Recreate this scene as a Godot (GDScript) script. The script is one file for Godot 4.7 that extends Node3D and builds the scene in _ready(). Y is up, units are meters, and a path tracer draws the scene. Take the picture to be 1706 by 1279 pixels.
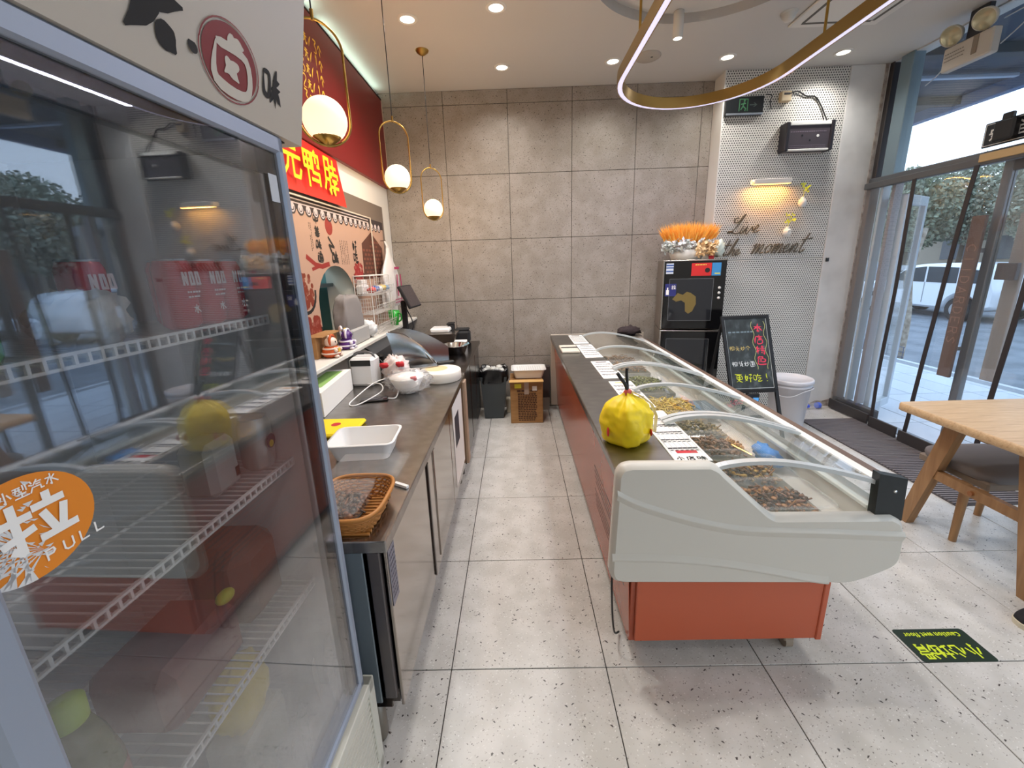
extends Node3D
# A small snack shop: steel counter on the left, glass-lidded chilled display on the right, storefront beyond.

const XL := -1.235    # left wall
const ZB := -4.26     # tiled back wall
const ZP := -4.05     # perforated panel face
const XW := 3.25      # storefront plane
const CE := 3.085     # ceiling
const ZF := 2.6       # wall behind the photographer

var rng := RandomNumberGenerator.new()
var used := {}
var base_of := {}
var M := {}

# ---------------------------------------------------------------- mesh builder
class Mb:
	var st := SurfaceTool.new()
	var xf := Transform3D.IDENTITY
	var n := 0
	var lift := 0.0
	func _init() -> void:
		st.begin(Mesh.PRIMITIVE_TRIANGLES)
	func flat() -> void:
		st.set_smooth_group(0xFFFFFFFF)
	func smooth(k := 1) -> void:
		st.set_smooth_group(k)
	func tri(a: Vector3, b: Vector3, c: Vector3) -> void:   # anticlockwise seen from outside
		st.add_vertex(xf * a); st.add_vertex(xf * c); st.add_vertex(xf * b)
		n += 1
	func quad(a: Vector3, b: Vector3, c: Vector3, d: Vector3) -> void:
		tri(a, b, c); tri(a, c, d)
	func out3(a: Vector3, b: Vector3, c: Vector3, ref: Vector3) -> void:
		if (b - a).cross(c - a).dot((a + b + c) / 3.0 - ref) < 0.0:
			tri(a, c, b)
		else:
			tri(a, b, c)
	func out4(a: Vector3, b: Vector3, c: Vector3, d: Vector3, ref: Vector3) -> void:
		if (b - a).cross(c - a).dot((a + b + c + d) / 4.0 - ref) < 0.0:
			quad(a, d, c, b)
		else:
			quad(a, b, c, d)
	func box(lo: Vector3, hi: Vector3, b := 0.0) -> Mb:
		flat()
		var c := (lo + hi) / 2.0
		var h := (hi - lo).abs() / 2.0
		b = minf(b, minf(h.x, minf(h.y, h.z)) * 0.95)
		var p := func(s: Vector3, ax: int) -> Vector3:
			var q := Vector3(h.x - b, h.y - b, h.z - b)
			q[ax] = h[ax]
			return c + q * s
		for ax in 3:
			var u := (ax + 1) % 3
			var v := (ax + 2) % 3
			for sg in [-1.0, 1.0]:
				var k := []
				for w in [[-1.0, -1.0], [1.0, -1.0], [1.0, 1.0], [-1.0, 1.0]]:
					var s := Vector3.ZERO
					s[ax] = sg; s[u] = w[0]; s[v] = w[1]
					k.append(p.call(s, ax))
				out4(k[0], k[1], k[2], k[3], c)
			if b > 0.0:
				for su in [-1.0, 1.0]:
					for sv in [-1.0, 1.0]:
						var s0 := Vector3.ZERO
						s0[ax] = -1.0; s0[u] = su; s0[v] = sv
						var s1 := s0
						s1[ax] = 1.0
						out4(p.call(s0, u), p.call(s1, u), p.call(s1, v), p.call(s0, v), c)
		if b > 0.0:
			for sx in [-1.0, 1.0]:
				for sy in [-1.0, 1.0]:
					for sz in [-1.0, 1.0]:
						var s := Vector3(sx, sy, sz)
						out3(p.call(s, 0), p.call(s, 1), p.call(s, 2), c)
		return self
	func hexa(bot: Array, top: Array) -> Mb:     # frustum from two loops of points
		flat()
		var c := Vector3.ZERO
		for q in bot + top: c += q
		c /= bot.size() * 2.0
		var k := bot.size()
		for i in k:
			out4(bot[i], bot[(i + 1) % k], top[(i + 1) % k], top[i], c)
		for i in range(1, k - 1):
			out3(bot[0], bot[i], bot[i + 1], c); out3(top[0], top[i], top[i + 1], c)
		return self
	func bar(a: Vector3, b: Vector3, w: float, t: float, up := Vector3.UP) -> Mb:   # square bar
		var d := (b - a).normalized()
		if absf(d.dot(up)) > 0.95: up = Vector3.RIGHT
		var s := d.cross(up).normalized() * w / 2.0
		var v := s.cross(d).normalized() * t / 2.0
		return hexa([a - s - v, a + s - v, a + s + v, a - s + v], [b - s - v, b + s - v, b + s + v, b - s + v])
	func lathe(prof: Array, seg := 24, at := Vector3.ZERO, ax := Vector3.UP, sm := true) -> Mb:  # prof of Vector2(radius, height)
		var u := ax.cross(Vector3.FORWARD if absf(ax.z) < 0.9 else Vector3.RIGHT).normalized()
		var v := ax.cross(u).normalized()
		for i in prof.size() - 1:
			if sm: smooth(i + 1 if prof[i].distance_to(prof[i + 1]) < 0.0 else 1)
			else: flat()
			for j in seg:
				var a0 := TAU * j / seg
				var a1 := TAU * (j + 1) / seg
				var d0 := u * cos(a0) + v * sin(a0)
				var d1 := u * cos(a1) + v * sin(a1)
				var p00: Vector3 = at + ax * prof[i].y + d0 * prof[i].x
				var p01: Vector3 = at + ax * prof[i].y + d1 * prof[i].x
				var p10: Vector3 = at + ax * prof[i + 1].y + d0 * prof[i + 1].x
				var p11: Vector3 = at + ax * prof[i + 1].y + d1 * prof[i + 1].x
				if prof[i].x > 1e-6: tri(p00, p01, p11)
				if prof[i + 1].x > 1e-6: tri(p00, p11, p10)
		return self
	func lathe_hard(prof: Array, seg := 24, at := Vector3.ZERO, ax := Vector3.UP) -> Mb:   # every ring edge is a crease
		for i in prof.size() - 1:
			var k := Mb.new()
			k.xf = xf
			k.lathe([prof[i], prof[i + 1]], seg, at, ax)
			k.st.generate_normals()
			st.append_from(k.st.commit(), 0, Transform3D.IDENTITY)
		return self
	func cyl(a: Vector3, b: Vector3, r0: float, r1 := -1.0, seg := 14) -> Mb:
		if r1 < 0.0: r1 = r0
		var L := a.distance_to(b)
		var ax := (b - a).normalized()
		smooth(1)
		var u := ax.cross(Vector3.FORWARD if absf(ax.z) < 0.9 else Vector3.RIGHT).normalized()
		var v := ax.cross(u).normalized()
		for j in seg:
			var a0 := TAU * j / seg
			var a1 := TAU * (j + 1) / seg
			var d0 := u * cos(a0) + v * sin(a0)
			var d1 := u * cos(a1) + v * sin(a1)
			smooth(1)
			quad(a + d0 * r0, a + d1 * r0, a + ax * L + d1 * r1, a + ax * L + d0 * r1)
			flat()
			tri(a, a + d1 * r0, a + d0 * r0)
			tri(b, b + d0 * r1, b + d1 * r1)
		return self
	func tube(path: Array, r: float, seg := 8, closed := false) -> Mb:
		smooth(1)
		var k := path.size()
		var rings := []
		var up := Vector3.UP
		var d0: Vector3 = (path[1] - path[0]).normalized()
		if absf(d0.dot(up)) > 0.9: up = Vector3.RIGHT
		var s := d0.cross(up).normalized()
		for i in k:
			var d: Vector3
			if closed: d = (path[(i + 1) % k] - path[(i - 1 + k) % k]).normalized()
			else: d = (path[mini(i + 1, k - 1)] - path[maxi(i - 1, 0)]).normalized()
			s = (s - d * s.dot(d)).normalized()
			var v := d.cross(s)
			var ring := []
			for j in seg:
				var a := TAU * j / seg
				ring.append(path[i] + (s * cos(a) + v * sin(a)) * r)
			rings.append(ring)
		for i in (k if closed else k - 1):
			var A: Array = rings[i]
			var Bq: Array = rings[(i + 1) % k]
			for j in seg:
				quad(A[j], A[(j + 1) % seg], Bq[(j + 1) % seg], Bq[j])
		if not closed:
			flat()
			for j in range(1, seg - 1):
				tri(rings[0][0], rings[0][j + 1], rings[0][j])
				tri(rings[k - 1][0], rings[k - 1][j], rings[k - 1][j + 1])
		return self
	func prism(poly: PackedVector2Array, o: Vector3, u: Vector3, v: Vector3, depth: float, bev := 0.0) -> Mb:  # outline in u,v swept along u x v
		var nrm := u.cross(v).normalized()
		if Geometry2D.is_polygon_clockwise(poly):
			poly = poly.duplicate()
			poly.reverse()
		var inner := poly
		if bev > 0.0:
			inner = PackedVector2Array()
			var k0 := poly.size()
			for i in k0:
				var d1 := (poly[i] - poly[(i - 1 + k0) % k0]).normalized()
				var d2 := (poly[(i + 1) % k0] - poly[i]).normalized()
				var m := (Vector2(-d1.y, d1.x) + Vector2(-d2.y, d2.x)).normalized()
				inner.append(poly[i] + m * bev)
		var P := func(q: Vector2, h: float) -> Vector3: return o + u * q.x + v * q.y + nrm * h
		flat()
		var ix := Geometry2D.triangulate_polygon(inner)
		for i in range(0, ix.size(), 3):
			var a := inner[ix[i]]
			var b := inner[ix[i + 1]]
			var c := inner[ix[i + 2]]
			if (b - a).cross(c - a) < 0.0:
				var t := b
				b = c
				c = t
			tri(P.call(a, depth), P.call(b, depth), P.call(c, depth))
			tri(P.call(a, 0.0), P.call(c, 0.0), P.call(b, 0.0))
		var k := poly.size()
		smooth(3)
		for i in k:
			var j := (i + 1) % k
			if bev > 0.0:
				smooth(3)
				quad(P.call(poly[i], bev), P.call(poly[j], bev), P.call(poly[j], depth - bev), P.call(poly[i], depth - bev))
				quad(P.call(poly[i], depth - bev), P.call(poly[j], depth - bev), P.call(inner[j], depth), P.call(inner[i], depth))
				quad(P.call(inner[i], 0.0), P.call(inner[j], 0.0), P.call(poly[j], bev), P.call(poly[i], bev))
			else:
				flat()
				quad(P.call(poly[i], 0.0), P.call(poly[j], 0.0), P.call(poly[j], depth), P.call(poly[i], depth))
		return self
	func grid(f: Callable, nu: int, nv: int, wrap_u := false) -> Mb:    # f(u, v) in 0..1, right-handed
		smooth(1)
		for i in nu:
			for j in nv:
				var u0 := float(i) / nu
				var u1 := float(i + 1) / nu
				if wrap_u and i == nu - 1: u1 = 0.0
				var v0 := float(j) / nv
				var v1 := float(j + 1) / nv
				quad(f.call(u0, v0), f.call(u1, v0), f.call(u1, v1), f.call(u0, v1))
		return self
	func ball(c: Vector3, r: Vector3, nu := 14, nv := 8) -> Mb:
		smooth(1)
		for i in nu:
			for j in nv:
				var P := func(a: int, b: int) -> Vector3:
					var th := TAU * (a % nu) / nu
					var ph := PI * b / nv
					return c + Vector3(sin(ph) * cos(th), cos(ph), sin(ph) * sin(th)) * r
				var p00: Vector3 = P.call(i, j)
				var p10: Vector3 = P.call(i + 1, j)
				var p11: Vector3 = P.call(i + 1, j + 1)
				var p01: Vector3 = P.call(i, j + 1)
				if j > 0: out3(p00, p10, p11, c)
				if j < nv - 1: out3(p00, p11, p01, c)
		return self
	func ribbon(pts: Array, w: float, nrm: Vector3) -> Mb:       # flat brush stroke
		flat()
		for i in pts.size() - 1:
			var d: Vector3 = (pts[i + 1] - pts[i])
			if d.length() < 1e-6: continue
			d = d.normalized()
			lift = fmod(lift + 0.00004, 0.0008)
			var s: Vector3 = nrm.cross(d).normalized() * w / 2.0
			var a: Vector3 = pts[i] - d * w * 0.35 + nrm * lift
			var b: Vector3 = pts[i + 1] + d * w * 0.35 + nrm * lift
			quad(a - s, b - s, b + s, a + s)
		return self
	func brush(pts: Array, w: float, nrm: Vector3) -> Mb:        # tapering brush stroke along a smoothed line
		flat()
		lift = fmod(lift + 0.00006, 0.0009)
		var k := pts.size()
		var L := []
		var R := []
		for i in k:
			var d: Vector3 = (pts[mini(i + 1, k - 1)] - pts[maxi(i - 1, 0)]).normalized()
			var t := float(i) / (k - 1)
			var hw := w * 0.5 * (0.75 + 0.45 * sin(t * 7.0 + k) * 0.5 + 0.35 * sin(PI * t)) * (1.0 if t < 0.7 else lerpf(1.0, 0.25, (t - 0.7) / 0.3))
			if i == 0: hw *= 0.6
			var s: Vector3 = nrm.cross(d).normalized() * hw
			L.append(pts[i] + s + nrm * lift)
			R.append(pts[i] - s + nrm * lift)
		for i in k - 1:
			quad(R[i], R[i + 1], L[i + 1], L[i])
		return self
	func commit() -> ArrayMesh:
		st.generate_normals()
		return st.commit()

# ---------------------------------------------------------------- scene helpers
func numbered(called: String) -> String:
	if not used.has(called):
		used[called] = 0
		return called
	used[called] += 1
	return "%s_%03d" % [called, used[called]]

func tag(o: Node3D, label: String, category := "", group := "", kind := "") -> Node3D:
	if label: o.set_meta("label", label)
	if category: o.set_meta("category", category)
	if group: o.set_meta("group", group)
	if kind: o.set_meta("kind", kind)
	return o

func thing(called: String, label: String, category: String, at := Vector3.ZERO, group := "", world := true) -> Node3D:
	var o := Node3D.new()
	o.name = numbered(called)
	o.position = at
	add_child(o)
	if world: base_of[o] = at
	tag(o, label, category, group)
	return o

func part(called: String, mb: Mb, mat: Material, parent: Node3D, label := "") -> MeshInstance3D:
	var o := MeshInstance3D.new()
	o.name = called
	o.mesh = mb.commit()
	o.material_override = mat
	parent.add_child(o, true)
	if base_of.has(parent): o.position = -base_of[parent]
	if label: o.set_meta("label", label)
	return o

func mesh_part(called: String, mesh: Mesh, mat: Material, parent: Node3D, at := Vector3.ZERO) -> MeshInstance3D:
	var o := MeshInstance3D.new()
	o.name = called
	o.mesh = mesh
	o.material_override = mat
	parent.add_child(o, true)
	o.position = at - (base_of[parent] if base_of.has(parent) else Vector3.ZERO)
	return o

func one(called: String, mb: Mb, mat: Material, label: String, category: String, group := "", kind := "") -> MeshInstance3D:
	var o := MeshInstance3D.new()
	o.name = numbered(called)
	o.mesh = mb.commit()
	o.material_override = mat
	add_child(o)
	tag(o, label, category, group, kind)
	return o

func struct(called: String, mb: Mb, mat: Material, label: String, category := "wall") -> MeshInstance3D:
	return one(called, mb, mat, label, category, "", "structure")

func copy_of(o: Node3D, label: String, shift: Vector3, turn := 0.0) -> Node3D:
	var c: Node3D = o.duplicate()
	var stem := o.name.split("_0")[0]
	c.name = numbered(stem)
	add_child(c)
	c.position = o.position + shift
	c.rotation.y = o.rotation.y + turn
	c.set_meta("label", label)
	return c

func V(x: float, y: float, z: float) -> Vector3:
	return Vector3(x, y, z)

func mat(c: Color, rough := 0.6, metal := 0.0, spec := 0.5) -> StandardMaterial3D:
	var m := StandardMaterial3D.new()
	m.albedo_color = c
	m.roughness = rough
	m.metallic = metal
	m.metallic_specular = spec
	return m

func rgb(r: float, g: float, b: float) -> Color:
	return Color(r / 255.0, g / 255.0, b / 255.0)

func glow(c: Color, e: float, base := Color(0.9, 0.9, 0.9)) -> StandardMaterial3D:
	var m := mat(base, 0.4)
	m.emission_enabled = true
	m.emission = c
	m.emission_energy_multiplier = e
	return m

func pane(alpha: float, c := Color(0.85, 0.95, 0.92), rough := 0.0) -> StandardMaterial3D:
	var m := mat(Color(c.r, c.g, c.b, alpha), rough)
	m.transparency = BaseMaterial3D.TRANSPARENCY_ALPHA
	return m

func noise_tex(freq: float, stops: Array, size := 512, seed_ := 1, oct := 4, kind := FastNoiseLite.TYPE_SIMPLEX_SMOOTH) -> NoiseTexture2D:
	var n := FastNoiseLite.new()
	n.noise_type = kind
	n.frequency = freq
	n.seed = seed_
	n.fractal_octaves = oct
	var t := NoiseTexture2D.new()
	t.width = size
	t.height = size
	t.seamless = true
	t.noise = n
	var g := Gradient.new()
	var off := PackedFloat32Array()
	var col := PackedColorArray()
	for s in stops:
		off.append(s[0]); col.append(s[1])
	g.offsets = off
	g.colors = col
	t.color_ramp = g
	return t

func tri_map(m: StandardMaterial3D, tex: Texture2D, scale: Vector3, world := true) -> StandardMaterial3D:
	m.albedo_texture = tex
	m.uv1_triplanar = true
	m.uv1_world_triplanar = world
	m.uv1_scale = scale
	m.uv1_triplanar_sharpness = 8.0
	return m

func speckle(size: int, base: Color, blot: Array, specks: Array, seed_: int) -> ImageTexture:
	# base colour with soft mottling, then small chips: specks = [[count, min px, max px, colour], ...]
	var r := RandomNumberGenerator.new()
	r.seed = seed_
	var im := Image.create(size, size, false, Image.FORMAT_RGB8)
	im.fill(base)
	# soft mottling between the two blot colours, seamless
	var n := FastNoiseLite.new()
	n.seed = seed_
	n.frequency = 0.02
	n.fractal_octaves = 4
	var half := size / 4
	var g := n.get_seamless_image(half, half)
	var small := Image.create(half, half, false, Image.FORMAT_RGB8)
	for y in half:
		for x in half:
			small.set_pixel(x, y, (blot[0] as Color).lerp(blot[1], smoothstep(0.15, 0.85, g.get_pixel(x, y).r)))
	small.resize(size, size, Image.INTERPOLATE_BILINEAR)
	im = small
	for s in specks:
		for i in int(s[0]):
			var x := r.randi_range(0, size - 8)
			var y := r.randi_range(0, size - 8)
			var w := r.randi_range(s[1], s[2])
			var dx := r.randi_range(-1, 1)
			for k in w:
				im.fill_rect(Rect2i(x + k * dx, y + k, maxi(1, w - k / 2), 1), s[3])
	return ImageTexture.create_from_image(im)

# ---------------------------------------------------------------- lettering: strokes on a 0..a grid
const G := {
	"元": "2282 04a4 44370a 646999a7", "个": "5005 50a5 545a", "鸭": "0141450501 0343 212a 7061 51919484 51569699 7273 4888",
	"脖": "101709 10404a39 1343 1646 5292 7074 555454a4a5 669677 777a69 58a8", "拉": "0343 202a19 0746 7072 5292 6478 9489 59a9",
	"小": "505a49 3317 7397", "心": "2417 33498987 5163 83a6", "地": "0343 2029 0948 54a3a696 7177 6269a9a7",
	"滑": "1022 0324 0a26 408083 4043 6163 33a3a4 3334 454a 45959a8a 4797 4898", "本": "0393 505a 5307 53a8 3878",
	"店": "5051 1292 120a 5356 5484 36868a3a36", "特": "1103 0343 202a 0745 5292 7074 44a4 56a6 969a89 6879", "色": "3003 216153 13838616 4346 13199998",
	"更": "0090 2282862622 2484 50561a 379a", "好": "201649 423609 0353 619174 747a69 55a5", "吃": "0232370702 6044 52a2 55955999a8",
	"炒": "1305 4335 20250a 2549 7076 5254 92a4 954a", "面": "0090 5042 1292 9a1a12 929a 424a 626a 4565 4767", "货": "3013 2225 8052 606494 25852a 858a 563a 689a",
	"味": "0232370702 5393 45a5 707a 7549 75a9", "中": "1292961612 505a", "华": "02a2 3033 7073 1494 06a6 3438 7478 1898 535a", "道": "1122 042418aa 5061 8071 32a2 43939848 43484a 4595 4696",
	"卤": "5053 5181 13939a1a13 3578 7538", "头": "3041 2233 05a5 60561a 679a", "型": "0151 0353 2115 4145 7074 9095 2787 555a 0aaa", "汽": "1022 0324 0a26 6034 4292 5484 368689a9", "全": "5004 50a4 2484 2787 0aaa 545a", "口": "1282891912", "水": "505a49 134318 8264 54a9",
	"安": "5051 14129294 43278a 741a 05a5", "出": "505a 21258581 161a9a96",
	"1": "32505a", "2": "123070831a9a", "3": "108044867a1a", "5": "80101474876a1a", "/": "701a", "0": "3080aa3a30", "8": "30703a7a30", "!": "5057 595a",
	"A": "1a508a 2777", "B": "101a6a886515 65826010", "C": "815013175a89", "E": "80101a8a 1565", "I": "505a", "L": "101a8a", "N": "1a108a80", "R": "1a1070836515 558a", "S": "815012875a19", "U": "10183a7a9890", "D": "101a5a87835010", "P": "1a1070836515",
}

func pts_of(code: String) -> Array:
	var out := []
	for i in range(0, code.length() - 1, 2):
		out.append(Vector2(code.substr(i, 1).hex_to_int(), code.substr(i + 1, 1).hex_to_int()) / 10.0)
	return out

# write text: o is the top-left corner, u to the right and v downwards are unit vectors in the plane, s the letter height
func write(mb: Mb, txt: String, o: Vector3, u: Vector3, v: Vector3, s: float, w: float, step := 1.2, down := false, wide := 1.0, inky := false) -> Mb:
	var nrm := v.cross(u).normalized()
	var at := o
	for ch in txt:
		if G.has(ch):
			for code in G[ch].split(" "):
				var line := []
				for q in pts_of(code):
					line.append(at + u * q.x * s * wide + v * q.y * s)
				if line.size() > 1 and inky:
					var bent := []
					for q in line: bent.append(q + (u * sin(q.y * 90.0 + q.z * 60.0) + v * cos(q.z * 80.0 + q.x * 50.0)) * s * 0.03)
					if bent.size() == 2: bent.insert(1, bent[0].lerp(bent[1], 0.5) + (bent[1] - bent[0]).cross(nrm) * 0.06)
					mb.brush(smoothed(bent, 5), w, nrm)
				elif line.size() > 1: mb.ribbon(line, w, nrm)
		at += (v if down else u) * s * step * (1.0 if down else wide)
	return mb

# the same, each character a part of its own
func letters(parent: Node3D, m: Material, txt: String, o: Vector3, u: Vector3, v: Vector3, s: float, w: float, step := 1.2, down := false, wide := 1.0, inky := false) -> void:
	for i in txt.length():
		part("character", write(Mb.new(), txt[i], o + (v if down else u) * s * step * (1.0 if down else wide) * i, u, v, s, w, step, down, wide, inky), m, parent)

# rows of small marks that read as fine print at this distance
func fine_print(mb: Mb, o: Vector3, u: Vector3, v: Vector3, wid: float, rows: int, row_h: float, ink: float, r: RandomNumberGenerator, gap := 0.5) -> Mb:
	var nrm := v.cross(u).normalized()
	for i in rows:
		var x := 0.0
		while x < wid:
			var L := r.randf_range(0.6, 1.6) * ink
			mb.ribbon([o + v * (row_h * i) + u * x, o + v * (row_h * i) + u * minf(x + L, wid)], ink, nrm)
			x += L + ink * (1.0 + gap * r.randf())
	return mb

func arc(c: Vector3, u: Vector3, v: Vector3, r: float, a0: float, a1: float, k: int) -> Array:
	var out := []
	for i in k + 1:
		var a := lerpf(a0, a1, float(i) / k)
		out.append(c + u * cos(a) * r + v * sin(a) * r)
	return out

func disc(mb: Mb, c: Vector3, u: Vector3, v: Vector3, r: float, seg := 24) -> Mb:   # flat disc facing u x v
	mb.flat()
	for j in seg:
		var a := TAU * j / seg
		var b := TAU * (j + 1) / seg
		mb.tri(c, c + (u * cos(a) + v * sin(a)) * r, c + (u * cos(b) + v * sin(b)) * r)
	return mb

func round_rect(w: float, h: float, r: float, k := 5) -> PackedVector2Array:
	var out := PackedVector2Array()
	for q in [[w - r, h - r, 0.0], [r, h - r, PI / 2], [r, r, PI], [w - r, r, 1.5 * PI]]:
		for i in k + 1:
			var a: float = q[2] + PI / 2 * i / k
			out.append(Vector2(q[0] + cos(a) * r, q[1] + sin(a) * r))
	return out

func smoothed(p: Array, k := 6) -> Array:     # Catmull-Rom through points
	var out := []
	for i in p.size() - 1:
		var a = p[maxi(i - 1, 0)]
		var b = p[i]
		var c = p[i + 1]
		var d = p[mini(i + 2, p.size() - 1)]
		for j in k:
			var t := float(j) / k
			out.append(0.5 * ((2.0 * b) + (c - a) * t + (2.0 * a - 5.0 * b + 4.0 * c - d) * t * t + (3.0 * b - a - 3.0 * c + d) * t * t * t))
	out.append(p[p.size() - 1])
	return out

func crumpled(c: Vector3, r: Vector3, seed_: int, amp: float, nu := 36, nv := 20, freq := 1.6) -> Callable:
	var n := FastNoiseLite.new()
	n.seed = seed_
	n.frequency = freq
	n.fractal_octaves = 3
	return func(u: float, v: float) -> Vector3:
		var th := TAU * u
		var ph := PI * v
		var d := Vector3(sin(ph) * cos(th), cos(ph), sin(ph) * sin(th))
		return c + d * r * (1.0 + amp * (absf(n.get_noise_3dv(d * 1.2)) * 2.0 - 0.5))

# ---------------------------------------------------------------- the scene
func _ready() -> void:
	rng.seed = 7
	camera_and_light()
	materials()
	shell()
	storefront()
	ceiling_things()
	counter()
	left_wall_things()
	counter_things()
	display_case()
	aisle_things()
	corner_things()
	table_things()
	fridge()
	outside()

func camera_and_light() -> void:
	var f := 681.2293
	var cam := Camera3D.new()
	cam.name = "camera"
	cam.near = 0.05
	cam.far = 120.0
	cam.projection = Camera3D.PROJECTION_FRUSTUM
	cam.size = 0.05 * 1279.0 / f
	cam.frustum_offset = Vector2(0.0, -(639.5 - 610.4995) / f * 0.05)
	cam.position = Vector3(0, 1.5236, 0)
	cam.rotation = Vector3(-0.2456, 0.0166, -0.0315)
	add_child(cam)
	cam.current = true
	var env := Environment.new()
	env.background_mode = Environment.BG_SKY
	var sm := ProceduralSkyMaterial.new()
	sm.sky_top_color = Color(0.72, 0.84, 0.97)
	sm.sky_horizon_color = Color(0.87, 0.935, 1.0)
	sm.sky_curve = 0.2
	sm.ground_bottom_color = Color(0.45, 0.48, 0.52)
	sm.ground_horizon_color = Color(0.7, 0.76, 0.82)
	sm.sun_angle_max = 0.0
	var sky := Sky.new()
	sky.sky_material = sm
	env.sky = sky
	env.background_energy_multiplier = 2.3
	env.tonemap_mode = Environment.TONE_MAPPER_LINEAR
	env.tonemap_exposure = 1.12
	env.sdfgi_enabled = true
	env.ssao_enabled = true
	env.ssil_enabled = true
	var we := WorldEnvironment.new()
	we.name = "world_environment"
	we.environment = env
	add_child(we)

func omni(at: Vector3, c: Color, e: float, size: float) -> void:
	var l := OmniLight3D.new()
	l.name = numbered("lamp_light")
	l.position = at
	l.light_color = c
	l.light_energy = e
	l.light_size = size
	l.omni_range = 12.0
	l.omni_attenuation = 2.0
	l.shadow_enabled = true
	add_child(l)

func spot(at: Vector3, to: Vector3, c: Color, e: float, angle: float, size: float) -> void:
	var l := SpotLight3D.new()
	l.name = numbered("spot_light")
	l.light_color = c
	l.light_energy = e
	l.light_size = size
	l.spot_angle = angle
	l.spot_angle_attenuation = 0.9
	l.spot_range = 12.0
	l.spot_attenuation = 2.0
	l.shadow_enabled = true
	add_child(l)
	l.look_at_from_position(at, to, Vector3.FORWARD if absf((to - at).normalized().y) > 0.9 else Vector3.UP)

func area(at: Vector3, to: Vector3, c: Color, e: float, size: Vector2, up := Vector3.FORWARD) -> void:
	var l := AreaLight3D.new()
	l.name = numbered("area_light")
	l.light_color = c
	l.light_energy = e
	l.area_size = size
	l.area_range = 12.0
	l.area_attenuation = 2.0
	l.shadow_enabled = true
	add_child(l)
	l.look_at_from_position(at, to, up)

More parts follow.
